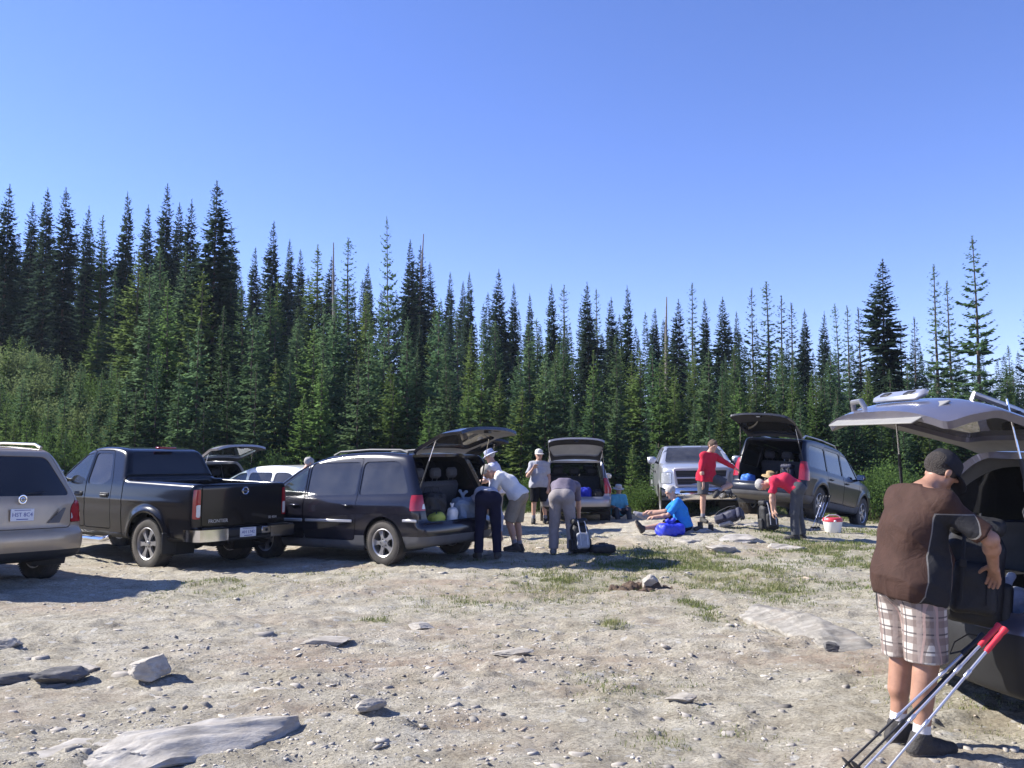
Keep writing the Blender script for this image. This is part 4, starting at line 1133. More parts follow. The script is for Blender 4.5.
# big grey SUV at the right edge
def rear_big(hatch, hl, sp):
    zb = sp['zb']
    b = MB()   # bright garnish with two lamps, grab bar
    b.box(hl(sp['rh'] + .005, 0, zb - .095), (.04, .60, .11), .018, 0)
    for yy in (-.16, .16): b.box(hl(sp['rh'] - .016, yy, zb - .10), (.012, .10, .05), .006, 1)
    b.build('garnish', [M['silver_paint'], M['plastic']], hatch)
    b = MB(); y = -.47
    sx = lambda dz_, off: sp['rwb'] + (sp['rwt'] - sp['rwb']) * dz_ / (sp['H'] - .06 - zb) - off
    b.tube([hl(sx(.07, 0), y, zb + .07), hl(sx(.10, .06), y, zb + .10), hl(sx(.30, .07), y + .03, zb + .30), hl(sx(.46, .06), y + .06, zb + .46), hl(sx(.50, 0), y + .06, zb + .50)], [.014, .02, .02, .018, .014], 8, 0)
    b.box(hl(sx(.30, .03), y + .03, zb + .30), (.07, .05, .06), .02, 1)
    b.build('grab_bar', [M['alloy'], M['plastic']], hatch)
    b = MB(); b.tube([hl(sp['rh'] + .05, .40, zb - .17), hl(sp['rh'] - .015, .43, zb - .16), hl(sp['rh'] - .01, .57, zb - .16), hl(sp['rh'] + .06, .60, zb - .17)], .02, 8); b.build('handle', M['alloy'], hatch)
    b = MB()
    b.box(hl(sp['rh'] + .058, 0, zb - .25), (.012, 1.20, .28), .005); b.build('inner_panel', M['grey_trim'], hatch)
sp10 = suv_spec(4.85, 1.94, 1.74, 1.0, 3.80, .37, h=.022, zb=1.12, zf=1.06, zbump=.74, rwb=.16, rwt=.78, rh=.09, wst=2.85, wsb=3.85, zh=1.12, hw_roof=.74, zlow=.26, rr=.235)
aB = -math.radians(87)
P10 = Vector((2.66, 5.90, 0))
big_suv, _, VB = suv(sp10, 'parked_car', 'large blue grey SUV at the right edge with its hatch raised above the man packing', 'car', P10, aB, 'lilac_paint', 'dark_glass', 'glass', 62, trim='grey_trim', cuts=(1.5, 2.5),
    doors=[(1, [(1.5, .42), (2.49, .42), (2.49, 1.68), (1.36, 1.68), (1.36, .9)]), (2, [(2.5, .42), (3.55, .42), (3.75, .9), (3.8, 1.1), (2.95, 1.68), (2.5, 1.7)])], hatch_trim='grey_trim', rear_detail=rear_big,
    hatch_half=[(.84, .80), (.86, 1.08), (.68, 1.68)], tail=(.34, .89, .84, 1.14), lower=.69, cladding='plastic', seats='grey_seat')  # low part real plastic; raised top is shade painted on the bumper
# ------------------------------------------------------------------ people
M['skin'] = mat('skin', (.46, .27, .19), .55, 0, .12, scale=18, bump=.08, bscale=120)
M['tan_skin'] = mat('tanned skin', (.33, .175, .115), .5, 0, .15, scale=18, bump=.08, bscale=120)
M['grey_hair'] = mat('grey hair', (.42, .40, .37), .8, 0, .3, scale=60, bump=.8, bscale=150)
M['dark_hair'] = mat('dark hair', (.03, .022, .018), .7, 0, .4, scale=60, bump=.8, bscale=150)
M['brown_hair'] = mat('brown hair', (.10, .06, .035), .7, 0, .4, scale=60, bump=.8, bscale=150)
def cloth(n, c, v=.1): return mat(n, c, .85, 0, v, scale=14, bump=.35, bscale=22, spec=.15)
M['white_cloth'] = cloth('white cotton', (.66, .66, .67), .05)
M['lilac_cloth'] = cloth('pale lilac cotton', (.50, .50, .60), .06)
M['blue_grey_cloth'] = cloth('pale blue grey cotton', (.36, .38, .47), .08)
M['mauve_cloth'] = cloth('grey mauve top', (.15, .13, .17))
M['mid_grey_cloth'] = cloth('mid grey tee', (.36, .36, .39))
M['grey_cloth'] = cloth('grey cotton', (.22, .22, .24))
M['khaki_cloth'] = cloth('khaki cotton', (.27, .235, .19))
M['taupe_cloth'] = cloth('taupe trousers', (.25, .225, .225))
M['navy_cloth'] = cloth('navy trousers', (.012, .012, .030))
M['black_cloth'] = cloth('black cloth', (.010, .010, .012), .3)
M['slate_cloth'] = cloth('slate trousers', (.075, .078, .085))
M['red_cloth'] = cloth('red fleece', (.42, .02, .045))
M['crimson_cloth'] = cloth('crimson shirt', (.52, .03, .07))
M['blue_cloth'] = cloth('bright blue shirt', (.03, .22, .62))
M['aqua_cloth'] = cloth('aqua shirt', (.12, .42, .58))
M['royal_cloth'] = cloth('royal blue shirt', (.03, .045, .40))
M['brown_cloth'] = cloth('brown jersey', (.062, .031, .023), .15)
M['hat_cloth'] = cloth('pale hat canvas', (.56, .54, .50), .06)
M['blue_hat'] = cloth('pale blue hat canvas', (.42, .44, .56), .06)
M['cap_cloth'] = cloth('charcoal cap', (.022, .022, .027), .2)
M['boot'] = mat('boot leather', (.016, .015, .015), .7, 0, .4, scale=30, bump=.5, bscale=60, dust=.12)
M['sole'] = mat('rubber sole', (.05, .048, .046), .85, 0, .3, dust=.5)
M['shoe'] = mat('grey shoe', (.13, .13, .14), .7, 0, .3, scale=30, bump=.4, bscale=60)
M['sock'] = cloth('grey sock', (.26, .26, .29))
M['white_sock'] = cloth('white sock', (.6, .58, .58))
M['eye'] = mat('eye', (.02, .015, .012), .15)
M['lips'] = mat('lips', (.34, .14, .11), .5)

def plaid(name):
    m, nt = new_mat(name)
    b = nd(nt, 'ShaderNodeBsdfPrincipled'); o = nd(nt, 'ShaderNodeOutputMaterial'); nt.links.new(b.outputs[0], o.inputs[0])
    b.inputs['Roughness'].default_value = .9; b.inputs['Specular IOR Level'].default_value = .2
    tc = nd(nt, 'ShaderNodeTexCoord')
    mp = nd(nt, 'ShaderNodeMapping'); nt.links.new(tc.outputs['Object'], mp.inputs[0]); mp.inputs['Rotation'].default_value = (0, 0, .5)
    c = (.47, .435, .39)
    def stripes(axis, scale, ph, width):
        s = nd(nt, 'ShaderNodeSeparateXYZ'); nt.links.new(mp.outputs[0], s.inputs[0])
        a = nd(nt, 'ShaderNodeMath', operation='MULTIPLY_ADD'); nt.links.new(s.outputs[axis], a.inputs[0]); a.inputs[1].default_value = scale; a.inputs[2].default_value = ph
        f = nd(nt, 'ShaderNodeMath', operation='FRACT'); nt.links.new(a.outputs[0], f.inputs[0])
        l = nd(nt, 'ShaderNodeMath', operation='LESS_THAN'); nt.links.new(f.outputs[0], l.inputs[0]); l.inputs[1].default_value = width
        g = nd(nt, 'ShaderNodeMath', operation='MULTIPLY'); nt.links.new(l.outputs[0], g.inputs[0]); g.inputs[1].default_value = .8
        return g.outputs[0]
    for ax, sc_, ph, wd, col in (('X', 11., .1, .40, (.17, .13, .115)), ('Z', 11., .3, .40, (.17, .13, .115)), ('X', 11., .55, .10, (.06, .05, .055)), ('Z', 11., .75, .10, (.06, .05, .055)),
                                 ('Y', 12., .2, .3, (.26, .21, .19)), ('X', 11., .8, .05, (.36, .25, .22))):
        c = mixc(nt, stripes(ax, sc_, ph, wd), c, col)
    nt.links.new(c, b.inputs['Base Color'])
    bp = nd(nt, 'ShaderNodeBump'); bp.inputs['Strength'].default_value = .3; bp.inputs['Distance'].default_value = .02
    nt.links.new(noise_out(nt, 20, 4, .6, tc.outputs['Object']), bp.inputs['Height']); nt.links.new(bp.outputs[0], b.inputs['Normal'])
    return m
def jersey(zs):
    m, nt = new_mat('brown jersey with dark side panels')
    b = nd(nt, 'ShaderNodeBsdfPrincipled'); o = nd(nt, 'ShaderNodeOutputMaterial'); nt.links.new(b.outputs[0], o.inputs[0])
    b.inputs['Roughness'].default_value = .82; b.inputs['Specular IOR Level'].default_value = .2
    tc = nd(nt, 'ShaderNodeTexCoord'); s = nd(nt, 'ShaderNodeSeparateXYZ'); nt.links.new(tc.outputs['Object'], s.inputs[0])
    def mth(op, a, c):
        n = nd(nt, 'ShaderNodeMath', operation=op)
        for i, v in enumerate((a, c)):
            if v is None: continue
            if isinstance(v, (int, float)): n.inputs[i].default_value = v
            else: nt.links.new(v, n.inputs[i])
        return n.outputs[0]
    ax = mth('ABSOLUTE', s.outputs['X'], None)
    curve = mth('MULTIPLY', mth('SUBTRACT', s.outputs['Z'], zs - .35), .10)
    yy = mth('ABSOLUTE', mth('SUBTRACT', s.outputs['Y'], mth('MULTIPLY', mth('SUBTRACT', s.outputs['Z'], zs - .45), .22)), None)
    d1 = mth('SUBTRACT', mth('ADD', curve, .118), ax); d2 = mth('SUBTRACT', yy, .085); d3 = mth('SUBTRACT', s.outputs['Z'], zs - .05)
    dd = mth('MAXIMUM', mth('MAXIMUM', d1, d2), d3)
    base = ramp(nt, noise_out(nt, 14, 4, .6, tc.outputs['Object']), [(.3, (.040, .021, .016)), (.7, (.055, .029, .022))])
    c = mixc(nt, mth('LESS_THAN', dd, 0.), base, (.020, .020, .023))
    c = mixc(nt, mth('LESS_THAN', mth('ABSOLUTE', dd, None), .0032), c, (.16, .15, .14))
    nt.links.new(c, b.inputs['Base Color'])
    bp = nd(nt, 'ShaderNodeBump'); bp.inputs['Strength'].default_value = .5; bp.inputs['Distance'].default_value = .02
    nt.links.new(noise_out(nt, 9, 4, .6, tc.outputs['Object'], 1.2), bp.inputs['Height']); nt.links.new(bp.outputs[0], b.inputs['Normal'])
    return m
M['plaid'] = plaid('brown and white plaid')

class Field:
    def __init__(s, lo, hi, h):
        s.h = h; s.o = np.array(lo, float)
        s.n = np.ceil((np.array(hi) - s.o) / h).astype(int) + 1
        s.D = np.full(tuple(s.n), .25, np.float32)
    def grid(s, lo, hi):
        a = np.clip(np.floor((np.array(lo) - s.o) / s.h).astype(int), 0, s.n - 1); b = np.clip(np.ceil((np.array(hi) - s.o) / s.h).astype(int) + 1, 1, s.n)
        g = [(s.o[i] + s.h * np.arange(a[i], b[i])) for i in range(3)]
        return tuple(slice(a[i], b[i]) for i in range(3)), np.ix_(*g)
    def cone(s, p, q, r0, r1, k=.03, cut=None, sub=False, cut2=None):
        p, q = np.array(p, float), np.array(q, float); m = max(r0, r1) + max(k, .02) + .03
        sl, (X, Y, Z) = s.grid(np.minimum(p, q) - m, np.maximum(p, q) + m)
        e = q - p; L2 = max((e * e).sum(), 1e-9)
        t = np.clip(((X - p[0]) * e[0] + (Y - p[1]) * e[1] + (Z - p[2]) * e[2]) / L2, 0, 1)
        d = np.sqrt((X - p[0] - t * e[0]) ** 2 + (Y - p[1] - t * e[1]) ** 2 + (Z - p[2] - t * e[2]) ** 2) - (r0 + (r1 - r0) * t)
        for c in (cut, cut2):
            if c is not None: d = smax(d, (X - c[0][0]) * c[1][0] + (Y - c[0][1]) * c[1][1] + (Z - c[0][2]) * c[1][2], .008)
        s.D[sl] = smax(s.D[sl], -d, k) if sub else smin(s.D[sl], d, k)
    def ell(s, c, ax, k=.02, R=None, sub=False):
        c = np.array(c, float); ax = np.array(ax, float); m = ax.max() + k + .03
        sl, (X, Y, Z) = s.grid(c - m, c + m)
        x, y, z = X - c[0], Y - c[1], Z - c[2]
        if R is not None: x, y, z = [R[0][i] * x + R[1][i] * y + R[2][i] * z for i in range(3)]
        l = np.sqrt((x / ax[0]) ** 2 + (y / ax[1]) ** 2 + (z / ax[2]) ** 2); l2 = np.sqrt((x / ax[0] ** 2) ** 2 + (y / ax[1] ** 2) ** 2 + (z / ax[2] ** 2) ** 2)
        d = l * (l - 1) / np.maximum(l2, 1e-4)
        s.D[sl] = smax(s.D[sl], -d, k) if sub else smin(s.D[sl], d, k)
    def rbox(s, c, half, r, k=.02, R=None, sub=False):
        c = np.array(c, float); half = np.array(half, float); m = np.linalg.norm(half) + k + .03
        sl, (X, Y, Z) = s.grid(c - m, c + m)
        x, y, z = X - c[0], Y - c[1], Z - c[2]
        if R is not None: x, y, z = [R[0][i] * x + R[1][i] * y + R[2][i] * z for i in range(3)]
        q = [np.abs(v) - (hf - r) for v, hf in zip((x, y, z), half)]
        d = np.sqrt(np.maximum(q[0], 0) ** 2 + np.maximum(q[1], 0) ** 2 + np.maximum(q[2], 0) ** 2) + np.minimum(np.maximum(np.maximum(q[0], q[1]), q[2]), 0) - r
        s.D[sl] = smax(s.D[sl], -d, k) if sub else smin(s.D[sl], d, k)
    def plane(s, p, n, k=.01):
        _, (X, Y, Z) = s.grid(s.o, s.o + s.n * s.h)
        s.D = smax(s.D, ((X - p[0]) * n[0] + (Y - p[1]) * n[1] + (Z - p[2]) * n[2]).astype(np.float32), k)
    def folds(s, amp, fr=1., seed=0.):
        _, (X, Y, Z) = s.grid(s.o, s.o + s.n * s.h)
        s.D = s.D + (amp * (np.sin(fr * (17 * X + 9 * Z) + 2.2 * np.sin(fr * (11 * Y - 6 * Z) + seed) + seed) * .6 + .5 * np.sin(fr * (21 * Z - 13 * Y) + 2.5 * np.sin(fr * 9 * X + seed * 2)))).astype(np.float32)
    def creases(s, amp, seed=0.):
        _, (X, Y, Z) = s.grid(s.o, s.o + s.n * s.h)
        p1 = 13 * Z + 7 * X - 5 * Y + 1.6 * np.sin(6 * X + 9 * Y + seed); p2 = 11 * Z - 8 * X + 6 * Y + 1.8 * np.sin(5 * Z + 8 * X + seed * 2)
        m1 = .5 + .5 * np.sin(5 * X + 4 * Z + seed * 3); m2 = .5 + .5 * np.sin(6 * Y - 5 * Z + seed)
        s.D = (s.D - amp * (m1 * (1 - np.abs(np.sin(p1))) ** 2 + m2 * (1 - np.abs(np.sin(p2))) ** 2 - .3)).astype(np.float32)
    def obj(s, name, m, parent=None, mi_fn=None):
        D = s.D.copy(); D[[0, -1]] = .2; D[:, [0, -1]] = .2; D[:, :, [0, -1]] = .2
        V, Q = surface_nets(D, s.o, s.h)
        if len(V) == 0: return None
        mi = mi_fn(V[Q].mean(1)).astype(int) if mi_fn else None
        return link(name, np_mesh(name, V, Q, m, mi), parent)

def nrm(v): v = np.array(v, float); return v / np.linalg.norm(v)

def person(name_label, loc, rotz, ps, wear, h=.011, S=1.0, skin='skin', group=None):
    """ps: pose as directions in the figure's own frame (x right, y forward, z up)"""
    root = empty('person', loc, rotz, name_label, 'person', group)
    up = np.array((0, 0, 1.)); t1 = nrm(ps.get('t1', (0, 0, 1))); t2 = nrm(ps.get('t2', t1)); hd = nrm(ps.get('head', t2)); look = np.array(ps.get('look', (0, 1, 0)), float)
    look = nrm(look - hd * look.dot(hd)); hr = np.cross(look, hd)
    lat = nrm(ps.get('lat', (1, 0, 0))); plat = nrm(ps.get('plat', (1, 0, 0)))
    fw1 = np.cross(t1 * 1.0, lat) * -1; fw1 = np.cross(up if abs(t1[2]) > .99 else t1, lat); fw = nrm(np.cross(t1, plat)); fw2 = nrm(np.cross(t2, lat))
    J = {}
    J['pel'] = np.zeros(3)
    for s_, n in ((1, 'r'), (-1, 'l')):
        J[n + 'hip'] = s_ * .092 * plat * S
        th, sh = [nrm(v) for v in ps.get(n + 'l', ((0, 0, -1), (0, 0, -1)))]
        J[n + 'kn'] = J[n + 'hip'] + th * .435 * S; J[n + 'an'] = J[n + 'kn'] + sh * .415 * S
        ft = nrm(ps.get(n + 'f', (s_ * .25, 1, 0))); J[n + 'ft'] = ft
    J['ch'] = t1 * .27 * S; J['nk'] = J['ch'] + t2 * .245 * S
    for s_, n in ((1, 'r'), (-1, 'l')):
        sp_ = J['nk'] - .066 * t2 * S + s_ * .175 * lat * S + np.array(ps.get(n + 's', (0, 0, 0)))
        J[n + 'sh'] = sp_
        ua, fa = [nrm(v) for v in ps.get(n + 'a', ((s_ * .15, 0, -1), (s_ * .08, .15, -1)))]
        J[n + 'el'] = sp_ + ua * .295 * S; J[n + 'wr'] = J[n + 'el'] + fa * .255 * S
        J[n + 'hd'] = nrm(ps.get(n + 'h', fa))
    J['hd'] = J['nk'] + hd * .165 * S + look * .015 * S
    zmin = ps.get('z0', None)
    if zmin is None: zmin = min(J['ran'][2], J['lan'][2]) - .085 * S
    for k in J:
        if k not in ('rhd', 'lhd', 'rft', 'lft'): J[k] = J[k] - np.array((0, 0, zmin))
    pts = np.array([J[k] for k in J if k not in ('rhd', 'lhd', 'rft', 'lft')])
    lo, hi = pts.min(0) - .27 * S, pts.max(0) + .27 * S
    lo[2] = max(lo[2], -.06)
    F = lambda: Field(lo, hi, h)
    fat = ps.get('belly', 0.)
    def torso(f, e):
        f.cone(J['rhip'], J['lhip'], (.112 + e) * S, (.112 + e) * S, .05 * S)
        for s_ in (1, -1): f.cone(J['pel'] + s_ * .065 * plat * S - fw * .035 * S - t1 * .02 * S, J['pel'] + s_ * .05 * plat * S + t1 * .1 * S, (.10 + e) * S, (.10 + e) * S, .05 * S)
        for s_ in (1, -1):
            f.cone(J['pel'] + s_ * .055 * plat * S + t1 * .05 * S, J['ch'] + s_ * .055 * lat * S, (.105 + e + fat * .3) * S, (.118 + e) * S, .05 * S)
            f.cone(J['ch'] + s_ * .062 * lat * S, J['nk'] - t2 * .10 * S + s_ * .082 * lat * S, (.118 + e) * S, (.098 + e) * S, .05 * S)
            f.cone(J['nk'] - t2 * .0 * S, J[('r' if s_ > 0 else 'l') + 'sh'], (.055 + e) * S, (.055 + e) * S, .05 * S)
        if fat: f.cone(J['pel'] + fw * (.03 + fat * .5) * S + t1 * .10 * S, J['ch'] + fw * (.02 + fat * .35) * S, (.11 + e) * S, (.10 + e) * S, .06 * S)
    # ---- body
    b = F(); torso(b, -.004)
    b.cone(J['nk'] - t2 * .03 * S, J['hd'] - hd * .03 * S, .062 * S, .054 * S, .03)
    c = J['hd']; Rh = np.stack([hr, look, hd], 1)
    b.ell(c + hd * .035 * S - look * .012 * S, np.array((.076, .098, .088)) * S, .02, Rh)
    b.cone(c - hd * .01 * S + look * .03 * S, c - hd * .082 * S + look * .060 * S, .062 * S, .030 * S, .03)
    b.cone(c - hd * .045 * S + look * .02 * S + hr * .045 * S, c - hd * .085 * S + look * .05 * S + hr * .012 * S, .028 * S, .022 * S, .03)
    b.cone(c - hd * .045 * S + look * .02 * S - hr * .045 * S, c - hd * .085 * S + look * .05 * S - hr * .012 * S, .028 * S, .022 * S, .03)
    b.cone(c + hd * .012 * S + look * .085 * S, c - hd * .028 * S + look * .104 * S, .009 * S, .014 * S, .014)
    b.cone(c + hd * .028 * S + look * .08 * S + hr * .045 * S, c + hd * .030 * S + look * .08 * S - hr * .045 * S, .014 * S, .014 * S, .02)
    for s_ in (1, -1):
        b.ell(c + hr * s_ * .032 * S + look * .090 * S + hd * .008 * S, np.array((.017, .014, .011)) * S, .012, Rh, True)
        b.ell(c + hr * s_ * .080 * S - hd * .004 * S - look * .012 * S, np.array((.010, .019, .029)) * S, .012, Rh)
    for n, s_ in (('r', 1), ('l', -1)):
        b.cone(J[n + 'sh'], J[n + 'sh'], .060 * S, .060 * S, .03)
        b.cone(J[n + 'sh'], J[n + 'el'], .052 * S, .040 * S, .035); b.cone(J[n + 'el'], J[n + 'wr'], .041 * S, .027 * S, .02)
        m_ = J[n + 'el'] * .7 + J[n + 'wr'] * .3; b.cone(m_, m_, .043 * S, .043 * S, .03)
        # hand: palm, four fingers, thumb
        hdv = J[n + 'hd']; w_ = J[n + 'wr']
        pn = np.array(ps.get(n + 'p', np.cross(hdv, (1, .3, .2)))); pn = nrm(pn - hdv * pn.dot(hdv)); sd = np.cross(hdv, pn)
        hf = Field(w_ - .24 * S, w_ + .24 * S, h) if False else b
        for q in (-.026, -.009, .009, .026):
            hf.cone(w_ + hdv * .015 * S + sd * q * .7 * S, w_ + hdv * .085 * S + sd * q * S, .016 * S, .0125 * S, .012)
        curl = ps.get('curl', .5)
        for q, ln in ((-.030, .058), (-.010, .074), (.010, .080), (.030, .070)):
            a0 = w_ + hdv * .085 * S + sd * q * S
            d1 = nrm(hdv + pn * curl * .7 + sd * q * 2.2); a1 = a0 + d1 * ln * .52 * S
            d2 = nrm(hdv + pn * curl * 2.2 + sd * q * 1.0); a2 = a1 + d2 * ln * .52 * S
            hf.cone(a0, a1, .0105 * S, .0098 * S, .004); hf.cone(a1, a2, .0098 * S, .0085 * S, .004)
        a0 = w_ + hdv * .022 * S + sd * .030 * S * (1 if ps.get(n + 't', 1) > 0 else -1)
        d1 = nrm(hdv * .75 + sd * (1 if ps.get(n + 't', 1) > 0 else -1) * .7 + pn * .35); a1 = a0 + d1 * .042 * S; a2 = a1 + nrm(d1 + hdv * .6 + pn * .4) * .034 * S
        hf.cone(a0, a1, .0145 * S, .0118 * S, .010); hf.cone(a1, a2, .0115 * S, .0095 * S, .004)
        # leg
        lg = ps.get('leg', 1.); b.cone(J[n + 'hip'], J[n + 'kn'], .088 * S * lg, .056 * S * lg, .04); b.cone(J[n + 'kn'], J[n + 'an'], .053 * S * lg, .036 * S * lg, .025)
        sh_ = nrm(J[n + 'an'] - J[n + 'kn']); ft = J[n + 'ft']; bk = -nrm(ft - sh_ * ft.dot(sh_))
        m_ = J[n + 'kn'] * .68 + J[n + 'an'] * .32 + bk * .018 * S; b.cone(J[n + 'kn'] * .85 + J[n + 'an'] * .15 + bk * .01 * S, m_ + sh_ * .06 * S, .050 * S * lg, .047 * S * lg, .03)
        dn = ps.get(n + 'fd', None); dn = nrm(dn) if dn is not None else nrm(-up + ft * up.dot(ft))
        heel = J[n + 'an'] + dn * .045 * S - ft * .035 * S
        b.cone(J[n + 'an'], heel, .038 * S, .034 * S, .02); b.cone(heel, heel + ft * .13 * S, .036 * S, .036 * S, .02); b.cone(J[n + 'an'] + dn * .01 * S, heel + ft * .14 * S, .036 * S, .033 * S, .03)
        b.cone(heel + ft * .12 * S, heel + ft * .195 * S + dn * .005, .038 * S, .026 * S, .02)
    b.obj('body', M[skin], root)
    # eyes and mouth
    e = MB()
    for s_ in (1, -1):
        p = c + hr * s_ * .032 * S + look * .079 * S + hd * .008 * S
        e.lathe([(0, -.010 * S), (.008 * S, -.007 * S), (.011 * S, 0), (.008 * S, .007 * S), (0, .010 * S)], 10, 0, Matrix.Translation(p))
    e.build('eyes', M['eye'], root)
    e = MB(); p0 = c - hd * .058 * S + look * .083 * S
    e.tube([p0 - hr * .022 * S - look * .010 * S, p0, p0 + hr * .022 * S - look * .010 * S], [.002 * S, .005 * S, .002 * S], 8); e.build('mouth', M['lips'], root)
    # ---- clothes
    seed = random.uniform(0, 6)
    if 'pants' in wear:
        m_, ln, ease = wear['pants']          # ln: 0..1 thigh, 1..2 shin
        f = F()
        wt = J['pel'] + t1 * .10 * S
        f.cone(J['rhip'], J['lhip'], .128 * S, .128 * S, .04)
        for s_ in (1, -1): f.cone(J['pel'] + s_ * .065 * plat * S - fw * .038 * S - t1 * .02 * S, J['pel'] + s_ * .055 * plat * S + t1 * .10 * S, .112 * S, .118 * S, .05, cut=(wt, t1))
        for n in 'rl':
            k = J[n + 'kn']; a = J[n + 'an']; hp = J[n + 'hip']
            if ln <= 1.05:
                q = hp + (k - hp) * ln; dr = nrm(k - hp)
                f.cone(hp, q, (.105 + ease * .4) * S, (.075 + ease) * S, .03, cut=(q, dr))
            else:
                f.cone(hp, k, (.105 + ease * .3) * S, (.068 + ease * .6) * S, .03); q = k + (a - k) * (ln - 1); dr = nrm(a - k)
                f.cone(k, q, (.066 + ease * .6) * S, (.052 + ease) * S, .03, cut=(q, dr))
        f.folds(.005 * S, 1., seed); f.obj('shorts' if ln <= 1.2 else 'trousers', M[m_], root)
    if 'top' in wear:
        m_, sl_, hem = wear['top'][:3]         # sl_: 0..1 upper arm, 1..2 forearm
        f = F(); torso(f, .014 + ps.get('stout', 0))
        if hem < -.03: f.cone(J['rhip'] - t1 * .05 * S, J['lhip'] - t1 * .05 * S, .136 * S, .136 * S, .05); f.cone(J['rhip'] + t1 * .05 * S, J['lhip'] + t1 * .05 * S, .134 * S, .134 * S, .05)
        for s_ in (1, -1): f.cone(J['pel'] + s_ * .065 * plat * S - fw * .045 * S - t1 * .02 * S, J['pel'] + s_ * .05 * plat * S + t1 * .1 * S, (.118 if hem < -.03 else .10) * S, .118 * S, .05 * S)
        f.plane(J['pel'] + t1 * hem * S, -t1); f.plane(J['nk'] + t2 * .02 * S, t2)
        for n in 'rl':
            s0, el, wr = J[n + 'sh'], J[n + 'el'], J[n + 'wr']
            f.cone(s0, s0, .066 * S, .066 * S, .03)
            if sl_ <= 1.0:
                q = s0 + (el - s0) * sl_; f.cone(s0, q, .067 * S, .064 * S, .03, cut=(q, nrm(el - s0)))
            else:
                f.cone(s0, el, .067 * S, .055 * S, .03); q = el + (wr - el) * (sl_ - 1); f.cone(el, q, .055 * S, .043 * S, .02, cut=(q, nrm(wr - el)))
        f.cone(J['nk'] - t2 * .02 * S, J['nk'] + t2 * .035 * S, .075 * S, .066 * S, .02, cut=(J['nk'] + t2 * .035 * S, t2))
        f.folds(wear.get('folds', .009) * S, .9, seed + 2)
        if wear.get('crease'): f.creases(wear['crease'], seed)
        mats = M[m_] if isinstance(m_, str) else m_(J['rsh'][2]); fn = None
        if len(wear['top']) > 3:
            mats = [M[m_], M[wear['top'][3]]]; fn = lambda C_: wear['top'][4](C_, J)
        f.obj('shirt', mats, root, fn)
    if 'shoes' in wear:
        m_, hgt = wear['shoes'][:2]
        for n in 'rl':
            f = F(); ft = J[n + 'ft']; dn = ps.get(n + 'fd', None); dn = nrm(dn) if dn is not None else nrm(-up + ft * up.dot(ft))
            an = J[n + 'an']; heel = an + dn * .045 * S - ft * .035 * S; shn = nrm(J[n + 'kn'] - an)
            f.cone(an + shn * hgt * S, heel, .050 * S, .045 * S, .02, cut=(an + shn * hgt * .8 * S, shn)); f.cone(heel, heel + ft * .13 * S, .046 * S, .046 * S, .02); f.cone(an, heel + ft * .14 * S, .046 * S, .043 * S, .03)
            f.cone(heel + ft * .12 * S, heel + ft * .205 * S, .048 * S, .037 * S, .02)
            sole = heel + dn * .040 * S
            f.plane(sole, dn, .006)
            if n not in wear.get('feet', 'rl'): continue
            o = f.obj('boot' if hgt > .05 else 'shoe', [M[m_], M['sole']], root, lambda C_: ((C_ - sole) @ dn > -.026))
            if len(wear['shoes']) > 2 and wear['shoes'][2]:
                f = F(); f.cone(an + shn * .14 * S, an, .045 * S, .046 * S, .01, cut=(an + shn * (hgt + .045) * S, shn)); f.obj('sock', M[wear['shoes'][2]], root)
    if 'socks' in wear:
        for n in 'rl':
            f = F(); ft = J[n + 'ft']; dn = ps.get(n + 'fd', None); dn = nrm(dn) if dn is not None else nrm(-up + ft * up.dot(ft))
            an = J[n + 'an']; heel = an + dn * .045 * S - ft * .035 * S; shn = nrm(J[n + 'kn'] - an)
            if n in wear['socks'][1]:
                f.cone(an + shn * .12 * S, heel, .043 * S, .041 * S, .02, cut=(an + shn * .11 * S, shn)); f.cone(heel, heel + ft * .14 * S, .042 * S, .041 * S, .02); f.cone(an, heel + ft * .14 * S, .042 * S, .040 * S, .03)
                f.cone(heel + ft * .12 * S, heel + ft * .205 * S, .043 * S, .032 * S, .02); f.obj('sock', M[wear['socks'][0]], root)
    if 'hair' in wear:
        f = F(); ln = wear['hair'][1] if len(wear['hair']) > 1 else 0
        f.ell(c + hd * .040 * S - look * .016 * S, np.array((.087, .106, .094)) * S, .02, Rh)
        if ln: f.cone(c - look * .06 * S, c - look * .065 * S - hd * ln * S, .07 * S, .055 * S, .03)
        f.plane(c - hd * .02 * S + look * .035 * S, nrm(look * .9 - hd * .55)); f.plane(c - hd * (.055 + ln) * S, -hd)
        f.folds(.004 * S, 3., seed); f.obj('hair', M[wear['hair'][0]], root)
    HM = Matrix(((hr[0], look[0], hd[0], c[0]), (hr[1], look[1], hd[1], c[1]), (hr[2], look[2], hd[2], c[2]), (0, 0, 0, 1)))
